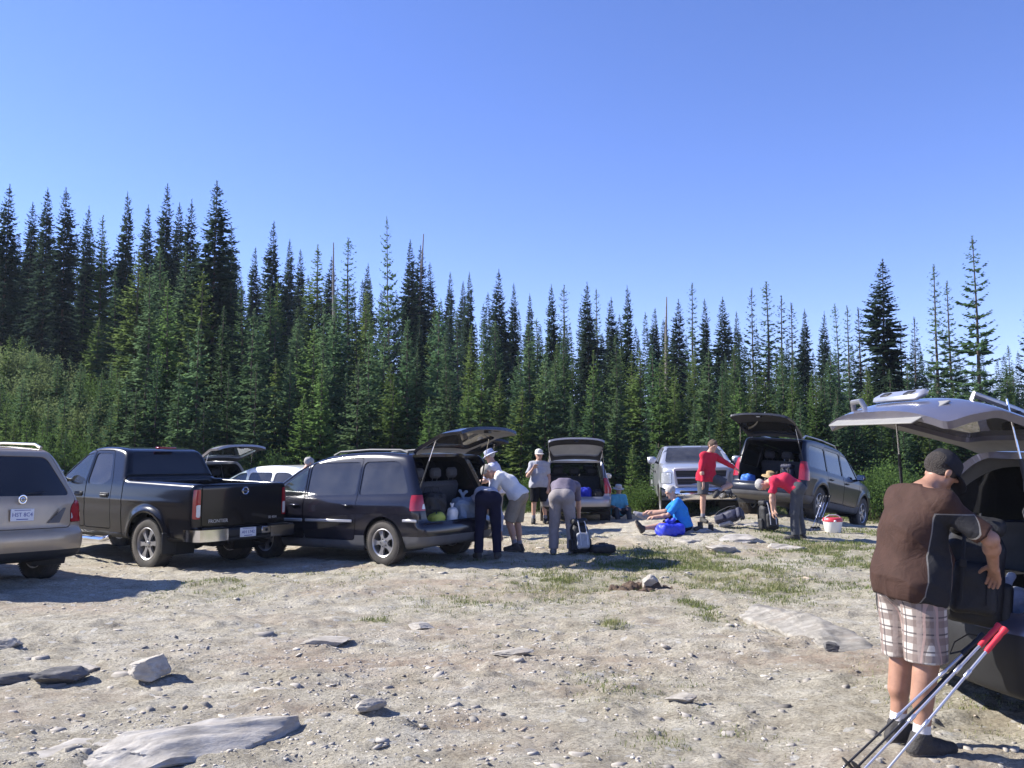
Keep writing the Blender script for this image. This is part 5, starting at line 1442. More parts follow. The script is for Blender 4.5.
    if 'hat' in wear:
        kind, m_ = wear['hat']; q = MB()
        if kind == 'brim':
            T_ = HM @ Matrix.Translation((0, -.012 * S, .045 * S)) @ Matrix.Rotation(math.radians(-6), 4, 'X')
            pr = [(.165, -.030), (.168, -.024), (.13, -.012), (.100, .0), (.097, .03), (.094, .07), (.08, .088), (.04, .094), (0, .094)]
            q.lathe([(r * S, z_ * S) for r, z_ in pr], 28, 0, T_); q.lathe([(.101 * S, .004 * S), (.1025 * S, .006 * S), (.100 * S, .028 * S)], 28, 0, T_)
            q.build('hat', M[m_], root)
        else:
            T_ = HM @ Matrix.Translation((0, -.012 * S, .042 * S)) @ Matrix.Scale(1.14, 4, (0, 1, 0))
            pr = [(.091, -.02), (.093, .0), (.092, .03), (.082, .066), (.055, .088), (.02, .097), (0, .098)]
            q.lathe([(r * S, z_ * S) for r, z_ in pr], 28, 0, T_)
            q.lathe([(0, .104 * S), (.008 * S, .102 * S), (.01 * S, .096 * S)], 10, 0, T_)
            o = q.build('cap', M[m_], root)
            v = MB(); n_ = 13; vs = []
            for layer in (0, -.005):
                for i in range(n_):
                    a = math.radians(20 + 140 * i / (n_ - 1))
                    for rr in (1., 1.85):
                        r_ = .092 * S * (rr if rr == 1 else 1 + .85 * math.sin((a - math.radians(20)) / math.radians(140) * PI) ** .5)
                        vs.append((r_ * math.cos(a), r_ * math.sin(a) * 1.10, (-.006 - (.022 * math.sin(a) if rr > 1 else 0)) * S + layer))
            fs = []
            for i in range(n_ - 1):
                a = i * 2; fs.append((a, a + 1, a + 3, a + 2)); a2 = a + 2 * n_; fs.append((a2, a2 + 2, a2 + 3, a2 + 1)); fs.append((a + 1, a2 + 1, a2 + 3, a + 3))
            v.add(vs, fs, 0, HM @ Matrix.Translation((0, -.012 * S, .042 * S))); v.build('visor', M[m_], o)
    return root, J

def gz(p, y=None):
    return Vector((p.x, p.y, tz(p.x, p.y)))
def facing(deg):     # figure's +y turned to this compass angle: 0 = away from the camera, 90 = to the right
    return -math.radians(deg)
def stand(px, py):
    p = at(px, py)
    for _ in range(4): p = at(px, py, tz(p.x, p.y))
    return p
# ------------------------------------------------------------------ who is where

# man packing at the raised hatch on the right (nearest figure)
fm, FJ = person('man in dark cap, brown jersey and plaid shorts packing a bag at the right', (2.24, 5.06, tz(2.24, 5.06)), facing(73),
    dict(t1=(0, .10, 1), t2=(-.02, .32, .95), head=(.02, .75, .70), look=(0, .62, -.78), ra=((.58, .50, -.60), (-.50, .55, -.66)), la=((-.3, .62, -.65), (.2, .9, -.35)), leg=1.14, stout=.014, rp=(-.4, -.3, -1), lp=(.3, 0, -1), lt=-1,
         rl=((.05, -.02, -1), (.0, -.13, -1)), ll=((-.05, .06, -1), (-.02, -.10, -1)), rf=(.2, 1, 0), lf=(-.1, 1, 0), belly=.08, curl=.42),
    dict(pants=('plaid', .98, .038), top=(jersey, .88, -.10), shoes=('boot', .055, 'white_sock'), hair=('dark_hair',), hat=('cap', 'cap_cloth'), folds=.008, crease=.013), h=.0058, S=.99, skin='tan_skin')

# bending man in navy trousers at the minivan
p = stand(488, 559)
person('person in navy trousers bending head down behind the open minivan', p, facing(-8),
    dict(t1=(0, .96, .22), t2=(0, .95, -.45), head=(0, .7, -.75), look=(0, -.4, -.9), ra=((.25, .1, -1), (.05, .15, -1)), la=((-.2, .35, -.9), (0, .3, -1)), rl=((.10, .12, -1), (.04, -.08, -1)), ll=((-.10, .10, -1), (-.04, -.06, -1))),
    dict(pants=('navy_cloth', 1.97, .02), top=('blue_grey_cloth', 1.9, -.02), shoes=('boot', .05), crease=.010, hair=('grey_hair',)))
p = stand(519, 553)
person('grey haired man in white tee shirt and khaki shorts stooping beside the minivan', p, facing(-78),
    dict(t1=(0, .62, .78), t2=(0, .80, .56), head=(0, .9, .35), look=(-.2, .5, -.86), ra=((.1, .42, -.9), (-.1, .75, -.55)), la=((-.1, .42, -.9), (.1, .7, -.6)), rl=((.05, .12, -1), (.03, -.10, -1)), ll=((-.05, .34, -.94), (-.03, -.28, -.96))),
    dict(pants=('khaki_cloth', .98, .03), top=('white_cloth', .8, -.04), shoes=('boot', .07, 'grey_cloth'), crease=.010, hair=('grey_hair',)))
p = stand(497, 538)
person('man in pale bucket hat and blue grey shirt standing between two raised hatches', p, facing(-80),
    dict(t1=(0, .10, 1), t2=(0, .20, .97), head=(0, .35, .93), look=(0, .8, -.5), ra=((.1, .45, -.85), (0, .9, -.3)), la=((-.1, .45, -.85), (0, .9, -.3))),
    dict(pants=('khaki_cloth', 1.95, .02), top=('lilac_cloth', .9, -.08), shoes=('boot', .05), crease=.010, hair=('grey_hair',), hat=('brim', 'blue_hat')))
p = stand(539, 524)
person('standing man in white cap, pale tee shirt and black shorts, hand at face', p, facing(172),
    dict(ra=((.35, .30, -.9), (-.45, .55, .75)), la=((-.22, .02, -1), (.12, .35, -.9)), rl=((.06, .02, -1), (.03, -.03, -1)), ll=((-.10, .02, -1), (-.04, -.03, -1)), belly=.03),
    dict(pants=('black_cloth', .95, .03), top=('mid_grey_cloth', .8, -.08), shoes=('boot', .08, 'grey_cloth'), crease=.010, hair=('grey_hair',), hat=('cap', 'hat_cloth')))
p = stand(562, 555)
person('person in taupe trousers and dull mauve top bending double away from the camera', p, facing(12),
    dict(t1=(0, .80, .60), t2=(0, .97, .10), head=(0, .8, -.5), look=(0, -.3, -.95), ra=((.12, .30, -.95), (0, .15, -1)), la=((-.12, .30, -.95), (0, .15, -1)), rl=((.12, .14, -1), (.04, -.10, -1)), ll=((-.09, .10, -1), (-.03, -.06, -1))),
    dict(pants=('taupe_cloth', 1.97, .03), top=('mauve_cloth', .9, .05), shoes=('shoe', .03), crease=.010, hair=('brown_hair',)))
# light haired person behind the white car
p = at_depth(297, 500, 17.3)
person('white haired person in pale shirt standing behind the low white car', (p.x, p.y, tz(p.x, p.y)), facing(35),
    dict(t1=(0, .3, .95), t2=(0, .45, .9), head=(0, .5, .86), look=(.3, .8, -.4)), dict(pants=('grey_cloth', 1.95, .02), top=('white_cloth', .9, -.08), shoes=('shoe', .03), crease=.010, hair=('grey_hair',)))
# seated figure in sun hat
p = stand(618, 519)
person('small seated figure in sun hat and aqua shirt beside the silver wagon', p, facing(168),
    dict(t1=(0, .08, 1), t2=(0, .12, 1), head=(0, .1, 1), look=(0, 1, -.15), ra=((.15, .35, -.9), (-.3, .9, -.1)), la=((-.15, .35, -.9), (.3, .9, -.1)), rl=((.2, 1, .25), (0, .35, -.95)), ll=((-.2, 1, .25), (0, .35, -.95)), z0=-.16),
    dict(pants=('slate_cloth', 1.9, .02), top=('aqua_cloth', .9, -.06), shoes=('boot', .05), crease=.010, hair=('brown_hair',), hat=('brim', 'hat_cloth')), S=.86)
# man sitting on the ground pulling on a sock
p = stand(684, 531)
sitm, SJ = person('grey haired man in bright blue tee shirt sitting on the ground, pulling on a sock', p, facing(-82),
    dict(t1=(0, .22, 1), t2=(0, .40, .9), head=(0, .45, .88), look=(-.35, .85, -.35), ra=((.05, .72, -.62), (-.12, .95, .05)), la=((-.12, .60, -.75), (.05, .98, -.12)), rl=((.10, .80, .52), (0, .97, -.12)), ll=((-.30, .93, .02), (-.35, .9, -.12)),
         rf=(0, .85, .42), lf=(-.1, .45, .9), rfd=(0, .42, -.85), lfd=(0, .9, -.42), z0=-.115, belly=.04),
    dict(pants=('navy_cloth', .95, .03), top=('blue_cloth', .85, -.05), crease=.010, hair=('grey_hair',), socks=('sock', 'r'), shoes=('boot', .05), feet='l'))
# red fleece figure with one foot up on the bumper
p = stand(707, 523)
person('person in red fleece and grey shorts balancing on one leg, leaning on the boxy SUV', p, facing(150),
    dict(t1=(-.05, .10, 1), t2=(-.10, .22, .96), lat=(1, .10, .06), head=(-.1, .35, .93), look=(0, .75, -.62), ra=((.28, .08, -1), (.05, .22, -1)), la=((-.88, .15, -.42), (-.85, .1, -.45)), rl=((.03, .02, -1), (.0, -.04, -1)), ll=((-.62, .62, -.35), (.95, .15, -.25)), lf=(.85, .3, -.4), z0=-.955),
    dict(pants=('slate_cloth', .80, .035), top=('red_cloth', 1.97, -.08), shoes=('boot', .07, 'grey_cloth'), crease=.010, hair=('brown_hair', .02)), S=1.02)
# crimson shirt, bending
p = stand(798, 540)
person('grey haired person in crimson shirt and slate trousers bending down beside the dark SUV', p, facing(-72),
    dict(t1=(0, .80, .60), t2=(0, .98, -.08), head=(0, .95, -.30), look=(0, .1, -1), ra=((.08, .12, -1), (.0, -.10, -1)), la=((-.08, .18, -1), (0, -.05, -1)), rl=((.05, -.06, -1), (.03, -.14, -1)), ll=((-.05, .14, -1), (-.03, -.02, -1)), plat=(1, .1, 0)),
    dict(pants=('slate_cloth', 1.97, .025), top=('crimson_cloth', .75, .03), shoes=('boot', .05), crease=.010, hair=('grey_hair',)))
# ------------------------------------------------------------------ bags, packs, poles
M['pack_black'] = mat('black pack nylon', (.012, .012, .014), .65, 0, .3, scale=20, bump=.3, bscale=40)
M['pack_grey'] = mat('grey pack nylon', (.30, .31, .34), .6, 0, .15, scale=20, bump=.3, bscale=40)
M['pack_navy'] = mat('navy pack nylon', (.018, .02, .05), .6, 0, .2, scale=20, bump=.3, bscale=40)
M['webbing'] = mat('black webbing', (.02, .02, .022), .8)
M['pale_webbing'] = mat('pale webbing', (.50, .50, .52), .7)
M['lime'] = mat('lime nylon', (.36, .42, .07), .6, 0, .12, bump=.3, bscale=30)
M['pale_blue'] = mat('pale blue nylon', (.20, .27, .38), .55, 0, .12, bump=.4, bscale=25)
M['white_plastic'] = mat('white plastic bag', (.68, .69, .72), .4, 0, .05, bump=.5, bscale=25)
M['blue_plastic'] = mat('blue plastic bag', (.025, .045, .55), .45, 0, .12, bump=.5, bscale=25)
M['bright_blue'] = mat('bright blue foam', (.03, .14, .52), .6, 0, .12)
M['red_plastic'] = mat('red plastic', (.50, .03, .05), .4, 0, .1)
M['cool_white'] = mat('white cooler plastic', (.70, .70, .68), .4, 0, .05, dust=.2)
M['pole_silver'] = mat('brushed pole metal', (.52, .52, .58), .3, .85, .05)
M['pole_black'] = mat('black pole', (.02, .02, .024), .4, .3, .1)
M['red_grip'] = mat('red rubber grip', (.52, .02, .04), .5, 0, .1)
M['tan_straw'] = mat('tan straw', (.42, .30, .16), .8, 0, .2, bump=.5, bscale=80)

def backpack(label, loc, rot, m='pack_black', accent='pack_grey', s=1., group=None, h=.011, slump=.0, strap='pale_webbing'):
    root = empty('backpack', loc, 0, label, 'backpack', group); root.rotation_euler = rot
    F = lambda: Field((-.30 * s, -.28 * s, -.02), (.30 * s, .28 * s, .72 * s), h)
    f = F(); f.rbox((0, 0, .24 * s), np.array((.155, .105, .24)) * s, .07 * s, .03); f.rbox((0, .03 * s, .40 * s), np.array((.135, .08, .12)) * s, .06 * s, .04); f.folds(.006 * s, 1.2, random.uniform(0, 6)); f.obj('pack_body', M[m], root)
    f = F(); f.rbox((0, .01 * s, .545 * s), np.array((.145, .115, .055)) * s, .045 * s, .02); f.folds(.005 * s, 1.4, 1.); f.obj('lid', M[m], root)
    f = F(); f.rbox((0, -.125 * s, .20 * s), np.array((.115, .045, .14)) * s, .04 * s, .02); f.folds(.005 * s, 1.4, 2.); f.obj('front_pocket', M[accent], root)
    for sx in (1, -1):
        f = F(); f.rbox((sx * .165 * s, 0, .14 * s), np.array((.035, .07, .11)) * s, .032 * s, .02); f.obj('side_pocket', M[m], root)
        b = MB(); b.tube([(sx * .07 * s, .09 * s, .52 * s), (sx * .08 * s, .17 * s, .50 * s), (sx * .09 * s, .19 * s, .36 * s), (sx * .12 * s, .15 * s, .16 * s), (sx * .14 * s, .09 * s, .06 * s)], .024 * s, 8, 0, True, .45); b.build('shoulder_strap', M['webbing'], root)
        b = MB(); b.tube([(sx * .06 * s, -.09 * s, .57 * s), (sx * .065 * s, -.135 * s, .50 * s), (sx * .065 * s, -.172 * s, .34 * s), (sx * .065 * s, -.178 * s, .12 * s)], .010 * s, 6, 0, True, .5); b.box((sx * .065 * s, -.178 * s, .33 * s), (.036 * s, .014 * s, .045 * s), .004, 0); b.build('buckle_strap', M[strap], root)
    b = MB(); b.tube([(-.03 * s, .10 * s, .56 * s), (-.025 * s, .115 * s, .62 * s), (.025 * s, .115 * s, .62 * s), (.03 * s, .10 * s, .56 * s)], .009 * s, 6); b.build('haul_loop', M['webbing'], root)
    return root

def soft_bag(name, label, cat, loc, dims, m, rotz=0., knot=True, h=.011, seed=0., lie=False, group=None, handle=None, fold=1.):
    root = empty(name, loc, rotz, label, cat, group)
    x, y, z = dims
    f = Field((-x * .75, -y * .75, -.015), (x * .75, y * .75, z * 1.6), h)
    f.rbox((0, 0, z * .5), (x * .5, y * .5, z * .5), min(x, y, z) * .38, .03); f.folds(min(x, y, z) * .05 * fold, 1.2, seed); f.folds(min(x, y, z) * .025 * fold, 3., seed + 1)
    f.obj('bag_body', M[m], root)
    if knot:
        f = Field((-x * .4, -y * .4, z * .8), (x * .4, y * .4, z * 1.6), h * .7)
        f.cone((0, 0, z * .92), (x * .03, 0, z * 1.08), x * .13, x * .06, .02); f.cone((x * .03, 0, z * 1.08), (x * .16, y * .05, z * 1.28), x * .05, x * .09, .02); f.cone((x * .03, 0, z * 1.08), (-x * .12, -y * .05, z * 1.26), x * .05, x * .085, .02)
        f.folds(.006, 3., seed); f.obj('knot', M[m], root)
    else:
        for sy in (1, -1):
            b = MB(); b.tube([(-x * .22, sy * y * .3, z * .9), (-x * .18, sy * y * .18, z * 1.15), (x * .18, sy * y * .18, z * 1.15), (x * .22, sy * y * .3, z * .9)], .012, 6, 0, True, .5); b.build('handle', M[handle or 'webbing'], root)
    return root

def in_car(car, p):
    bpy.context.view_layer.update()
    return car.matrix_world @ Vector(p)

zf5 = sp5['zbump'] - .065
def car_yaw(car): return car.rotation_euler.z
cy5 = aM + PI / 2
for nm, lb, ct, lx, ly, dm, m_, kn in (
    ('duffel_bag', 'black duffel bag standing behind the rear seat of the open minivan', 'bag', .46, .30, (.34, .46, .52), 'pack_black', False),
    ('stuff_sack', 'pale blue stuff sack at the right of the open minivan boot', 'bag', .34, -.36, (.32, .42, .40), 'pale_blue', True),
    ('tote_bag', 'lime and yellow bag at the left of the open minivan boot', 'bag', .27, .42, (.26, .24, .22), 'lime', False),
    ('carrier_bag', 'upright white carrier bag between the lime bag and the pale blue sack', 'bag', .24, .06, (.15, .18, .27), 'white_plastic', True)):
    soft_bag(nm, lb, ct, in_car(minivan, (lx, ly, zf5)), dm, m_, cy5, kn, seed=lx * 9)

# packs on the ground by the person in taupe trousers
p = stand(581, 553)
backpack('black backpack with pale grey front pocket on the ground beside the taupe trousers', (p.x, p.y, p.z), (-.18, 0, .35), 'pack_black', 'pack_grey', .92)
p = stand(602, 552)
soft_bag('day_bag', 'small black bag slumped on the ground right of the black backpack', 'bag', (p.x, p.y, p.z - .01), (.42, .26, .13), 'pack_black', .4, False, seed=2.)

# round the sitting man
p = stand(682, 533)
soft_bag('carrier_bag', 'bright blue plastic bag on the rock in front of the sitting man', 'bag', (p.x - .28, p.y - .30, tz(p.x - .28, p.y - .30) - .02), (.50, .36, .23), 'blue_plastic', .3, True, seed=1., fold=1.2)
p = stand(716, 526)
backpack('grey and navy backpack lying on the rock behind the sitting man', (p.x, p.y, p.z + .10), (1.25, .25, 1.0), 'pack_navy', 'pack_grey', .95)
p = stand(699, 531)
def loose_boot(label, loc, rotz, group):
    root = empty('boot', loc, rotz, label, 'boot', group)
    f = Field((-.10, -.17, -.01), (.10, .22, .25), .009); f.cone((0, -.05, .19), (0, -.05, .06), .052, .050, .02, cut=((0, 0, .175), (0, 0, 1))); f.cone((0, -.05, .05), (0, .10, .045), .047, .045, .03); f.cone((0, .08, .045), (0, .14, .04), .045, .036, .02); f.plane((0, 0, .015), (0, 0, -1), .004)
    f.cone((0, -.05, .26), (0, -.05, .07), .036, .034, .01, sub=True); f.obj('upper', M['boot'], root)
    b = MB(); b.prism([(-.04, -.10), (.04, -.10), (.045, .05), (.048, .12), (.03, .175), (-.03, .175), (-.048, .12), (-.042, .05)], -.004, .022); b.build('sole', M['rubber'], root)
loose_boot('dark walking boot standing upright beside the sitting man', (p.x, p.y, p.z), 2.4, 'empty boots by the sitting man')
p = stand(709, 533)
loose_boot('dark walking boot pointing away at the rock edge, right of the other empty boot', (p.x, p.y, p.z), .6, 'empty boots by the sitting man')

# beside and inside the boxy SUV
p = stand(769, 531)
backpack('upright black backpack on the rock between the crimson shirt and the SUV bumper', (p.x, p.y, p.z), (-.1, 0, .3), 'pack_black', 'pack_black', 1.0)
zf9 = sp9['zbump'] - .06; cy9 = aP + PI / 2
soft_bag('holdall', 'bright blue holdall at the left of the boxy SUV boot', 'bag', in_car(navy_suv, (.32, .52, zf9)), (.34, .30, .26), 'bright_blue', cy9, False, seed=3.)
backpack('dark backpack lying across the boxy SUV boot', in_car(navy_suv, (.48, .10, zf9 + .12)), (1.35, 0, cy9 + PI / 2), 'pack_black', 'pack_navy', .95)
backpack('grey topped backpack standing against the rear seat of the boxy SUV', in_car(navy_suv, (.62, -.30, zf9)), (0, 0, cy9 + PI / 2), 'pack_navy', 'pack_grey', .95)
b = MB(); b.lathe([(.19, -.01), (.18, .01), (.13, .015), (.095, .03), (.09, .10), (.05, .12), (0, .12)], 24); o = b.build('straw_hat', M['tan_straw']); tag(o, 'tan straw hat on top of the luggage in the boxy SUV', 'hat'); o.location = in_car(navy_suv, (.50, .10, zf9 + .26)); o.rotation_euler = (.2, .1, 0)
soft_bag('stuff_sack', 'violet blue sack in the boot of the silver wagon', 'bag', in_car(wagon, (.34, -.12, zf7)), (.30, .50, .30), 'royal_cloth', 1.5, False, seed=6.)
soft_bag('duffel_bag', 'black bag at the right of the silver wagon boot', 'bag', in_car(wagon, (.36, -.52, zf7)), (.34, .26, .26), 'pack_black', 1.5, False, seed=7.)
# cooler jug
p = stand(833, 532)
root = empty('cooler', (p.x, p.y, p.z - .01), .4, 'round white cooler with red lid on the grass beside the dark SUV wheel', 'cooler')
root.scale = (.92, .92, .82)
b = MB(); b.lathe([(0, 0), (.15, 0), (.165, .02), (.20, .24), (.205, .27), (0, .27)], 28); b.build('tub', M['cool_white'], root)
b = MB(); b.lathe([(.205, .27), (.212, .275), (.212, .33), (.19, .36), (0, .37)], 28); b.build('lid', M['red_plastic'], root)
b = MB(); b.tube([(-.21, 0, .30), (-.20, 0, .38), (-.10, 0, .425), (.10, 0, .425), (.20, 0, .38), (.21, 0, .30)], .013, 8); b.build('handle', M['cool_white'], root)
for k in range(3):
    b = MB(); b.box((math.cos(k * 2.1) * .207, math.sin(k * 2.1) * .207, .29), (.05, .05, .05), .012, 0, rot=(0, 0, k * 2.1)); b.build('latch', M['cool_white'], root)

def trekking_pole(label, tip, top, upper, lower, grip, group, strap=1):
    tip, top = Vector(tip), Vector(top); L = (top - tip).length
    root = empty('trekking_pole', tip, 0, label, 'trekking pole', group)
    root.rotation_mode = 'QUATERNION'; root.rotation_quaternion = (top - tip).to_track_quat('Z', 'Y')
    b = MB(); b.lathe([(.002, 0), (.004, .015), (.005, .05), (.0065, .06)], 10); b.build('tip', M['pole_silver'], root)
    b = MB(); b.tube([(0, 0, .05), (0, 0, L * .42)], .0062, 10); b.build('lower_shaft', M[lower], root)
    b = MB(); b.tube([(0, 0, L * .40), (0, 0, L * .72)], .0074, 10); b.lathe([(.0074, L * .385), (.0105, L * .39), (.0105, L * .425), (.0074, L * .43)], 12); b.build('middle_shaft', M[upper], root)
    b = MB(); b.tube([(0, 0, L * .70), (0, 0, L - .15)], .0088, 10); b.lathe([(.0088, L * .69), (.0118, L * .695), (.0118, L * .73), (.0088, L * .735)], 12); b.build('upper_shaft', M[upper], root)
    b = MB(); b.lathe([(.0, L - .17), (.013, L - .168), (.015, L - .14), (.0135, L - .10), (.0155, L - .07), (.0135, L - .04), (.018, L - .02), (.018, L - .004), (.010, L), (0, L)], 14); b.build('grip', M[grip], root)
    b = MB(); b.lathe([(.008, .075), (.036, .080), (.040, .083), (.036, .088), (.008, .092)], 16); b.build('basket', M['pole_black'], root)
    if strap:
        b = MB(); b.tube([(.012, 0, L - .02), (.05 * strap, .03, L - .05), (.075 * strap, .035, L - .13), (.05 * strap, .02, L - .20), (.018 * strap, .005, L - .15), (.012, 0, L - .03)], .007, 6, 0, False, .35); b.build('wrist_strap', M['webbing'], root)
    return root
def bumper_pt(px, py, y): return at_depth(px, py, y)
def pole_tip(px, py):
    p = stand(px, py); p.z -= .012; return p
gp = 'trekking poles leaning on the right hand bumper'
trekking_pole('silver trekking pole with red grip, the nearer of the two red gripped ones', pole_tip(868, 790), at_depth(1006, 628, 4.66), 'pole_silver', 'pole_silver', 'red_grip', gp, 0)
trekking_pole('silver trekking pole with red grip, the farther of the two red gripped ones', pole_tip(848, 784), at_depth(1004, 632, 4.80) + Vector((-.02, 0, .04)), 'pole_silver', 'pole_silver', 'red_grip', gp, 0)
trekking_pole('trekking pole with black grip, black lower shaft and strap loop', pole_tip(836, 772), at_depth(984, 634, 4.86), 'pole_silver', 'pole_black', 'pole_black', gp, 1)
trekking_pole('all black trekking pole lying lowest beside the silver poles', pole_tip(846, 776), at_depth(978, 646, 4.88), 'pole_black', 'pole_black', 'pole_black', gp, -1)
gq = 'trekking poles leaning on the boxy SUV wheel'
for (dx, tx, lb) in ((0, 0, 'leftmost'), (.07, .05, 'middle'), (.15, .12, 'rightmost')):
    a = stand(811, 531); bq = at_depth(826, 496, a.y + .25)
    trekking_pole(lb + ' of three poles leaning on the rear wheel of the dark SUV', (a.x + dx, a.y + dx * .4, tz(a.x + dx, a.y) - .01), (bq.x + tx, bq.y + .1, bq.z), 'pole_silver', 'pole_black' if dx else 'pole_silver', 'pole_black', gq, 0)

# luggage in the boot of the large grey SUV
zf10 = sp10['zbump'] - .065; cyB = aB + PI / 2
backpack('large black backpack standing on the bumper in front of the man in plaid shorts', in_car(big_suv, (.00, -.60, zf10 + .03)), (-.10, .10, -.42), 'pack_black', 'pack_black', 1.05, strap='webbing', h=.009)
soft_bag('carrier_bag', 'crumpled translucent white bag in the right hand boot behind the black backpack', 'bag', in_car(big_suv, (.30, -.48, zf10)), (.28, .24, .22), 'white_plastic', cyB, True, seed=4.)
b = MB(); b.box((0, 0, .02), (.50, .36, .035), .015); o = b.build('foam_mat', M['bright_blue'], None); tag(o, 'flat bright blue foam mat at the edge of the right hand boot', 'mat'); o.location = in_car(big_suv, (.30, -.40, zf10 - .02)); o.rotation_euler = (0, 0, cyB)
soft_bag('stuff_sack', 'violet blue stuff sack at the far right of the large boot', 'bag', in_car(big_suv, (.42, -.72, zf10)), (.24, .22, .34), 'royal_cloth', cyB, True, seed=5.)

# ------------------------------------------------------------------ rocks
def rock_mat(name, a, b_, c, rust=.35):
    m, nt = new_mat(name); bs = nd(nt, 'ShaderNodeBsdfPrincipled'); o = nd(nt, 'ShaderNodeOutputMaterial'); nt.links.new(bs.outputs[0], o.inputs[0])
    v = coords(nt, (1, 2.2, 3.)); n1 = noise_out(nt, 5, 8, .65, v, .4); c1 = ramp(nt, n1, [(.3, a), (.5, b_), (.68, c)])
    n2 = noise_out(nt, 3, 5, .6, v); f = ramp(nt, n2, [(.56, (0, 0, 0)), (.72, (rust, rust, rust))])
    c2 = mixc(nt, f, c1, (.26, .17, .10)); nt.links.new(c2, bs.inputs['Base Color']); bs.inputs['Roughness'].default_value = .92; bs.inputs['Specular IOR Level'].default_value = .15
    bp = nd(nt, 'ShaderNodeBump'); bp.inputs['Strength'].default_value = .7; bp.inputs['Distance'].default_value = .012
    nt.links.new(noise_out(nt, 13, 8, .7, v), bp.inputs['Height']); nt.links.new(bp.outputs[0], bs.inputs['Normal'])
    return m
M['pale_rock'] = rock_mat('pale schist', (.22, .198, .165), (.35, .32, .275), (.47, .44, .385))
M['grey_rock'] = rock_mat('grey schist', (.24, .22, .19), (.37, .342, .30), (.49, .46, .41), .25)
M['slab_rock'] = rock_mat('grey ledge schist', (.17, .155, .13), (.27, .25, .215), (.38, .355, .31), .2)
M['dark_rock'] = rock_mat('dark schist', (.08, .078, .075), (.13, .125, .12), (.20, .19, .18), .15)
M['two_rock'] = rock_mat('pale boulder', (.30, .27, .225), (.42, .385, .33), (.53, .50, .44), .75)
M['soil'] = mat('dug brown soil', (.085, .055, .036), .95, 0, .6, scale=12, bump=1., bscale=30)

def rock(label, px, py, dims, rotz=0., m='grey_rock', seed=0, sink=.3, tilt=(0, 0), facets=11, sub=5, name='rock', boxy=0):
    p = stand(px, py); r = np.random.default_rng(seed + 100)
    bm = bmesh.new(); bmesh.ops.create_icosphere(bm, subdivisions=sub, radius=1)
    V = np.array([v.co[:] for v in bm.verts])
    pl = r.normal(size=(facets, 3)); pl /= np.linalg.norm(pl, axis=1, keepdims=True); off = r.uniform(.55, .95, facets)
    if boxy: V = V / (np.abs(V) ** boxy).sum(1, keepdims=True) ** (1 / boxy) * .92
    q = V @ pl.T
    k = np.min(np.where(q > .05, off / np.maximum(q, .05), 9), axis=1); V = V * np.minimum(k, 1.15)[:, None]
    V = V * (1 + .05 * fbm(V[:, 0] * 2.2 + seed, V[:, 1] * 2.2, V[:, 2] * 6, 4, seed)[:, None] + .02 * fbm(V[:, 0] * 9 + seed, V[:, 1] * 9, V[:, 2] * 22, 3, seed + 5)[:, None])
    V = V * np.array(dims) / 2
    if boxy: V[:, 2] += .018 * fbm(V[:, 0] * 1.6 + seed, V[:, 1] * 9, 0, 4, seed + 9) * (V[:, 2] > 0)
    for v, c in zip(bm.verts, V): v.co = c
    me = bpy.data.meshes.new(name); bm.to_mesh(me); bm.free(); me.materials.append(M[m]); me.shade_smooth(); me.set_sharp_from_angle(angle=math.radians(32))
    o = link(name, me, None, (p.x, p.y + (dims[1] * .25 if dims[1] < .9 else 0), p.z + dims[2] * (.5 - sink)), (tilt[0], tilt[1], rotz))
    return tag(o, label, 'rock')
rock('pale round boulder with brown stained side, alone on the gravel at left', 151, 680, (.32, .30, .24), .3, 'two_rock', 3, .2, facets=22)
rock('low dark rock to the left of the pale boulder', 52, 684, (.40, .24, .16), .2, 'dark_rock', 5, .25)
rock('flat pale stone touching the right end of the low dark rock', 84, 672, (.28, .16, .07), .1, 'pale_rock', 6, .3)
rock('dark flat stone at the left edge below the tan SUV', 12, 684, (.30, .2, .09), .2, 'dark_rock', 7, .3)
rock('pale broken stone at the left picture edge', 4, 650, (.26, .3, .14), .5, 'pale_rock', 8, .3)
rock('long grey slab with a dark broken edge in the nearest corner of the lot', 185, 752, (1.40, .46, .28), .58, 'grey_rock', 9, .50, tilt=(.05, .02), facets=16, name='rock_slab', boxy=5)
rock('low grey slab end beside the long dark edged slab', 95, 762, (.80, .5, .22), .3, 'grey_rock', 10, .6, tilt=(.04, 0), name='rock_slab')
rock('wide grey ledge breaking through the gravel left of the man in plaid shorts', 806, 632, (.95, 2.7, .50), .16, 'slab_rock', 31, .60, tilt=(.03, -.04), facets=22, name='rock_slab', boxy=4)
rock('small dark stone at the near corner of the wide grey ledge', 832, 652, (.15, .12, .10), .2, 'dark_rock', 12, .3)
rock('flat white stone in the middle of the lot below the dug soil', 514, 655, (.34, .20, .06), .1, 'pale_rock', 13, .3)
rock('layered flat stone next to the bright grass tuft', 420, 630, (.26, .2, .08), .1, 'grey_rock', 14, .3)
rock('broken white stone in the lower left of the lot, near the slab', 366, 711, (.22, .16, .10), .4, 'pale_rock', 15, .3)
rock('pale stone flat in the gravel right of the lot centre', 684, 702, (.22, .16, .06), .2, 'pale_rock', 16, .3)
rock('pale wedge of rock lying left of the layered flat stone', 325, 645, (.46, .3, .07), .1, 'pale_rock', 17, .35)
rock('dark rock with a pale top lodged in the mound of dug soil', 649, 589, (.22, .20, .20), .2, 'grey_rock', 18, .2, facets=9)
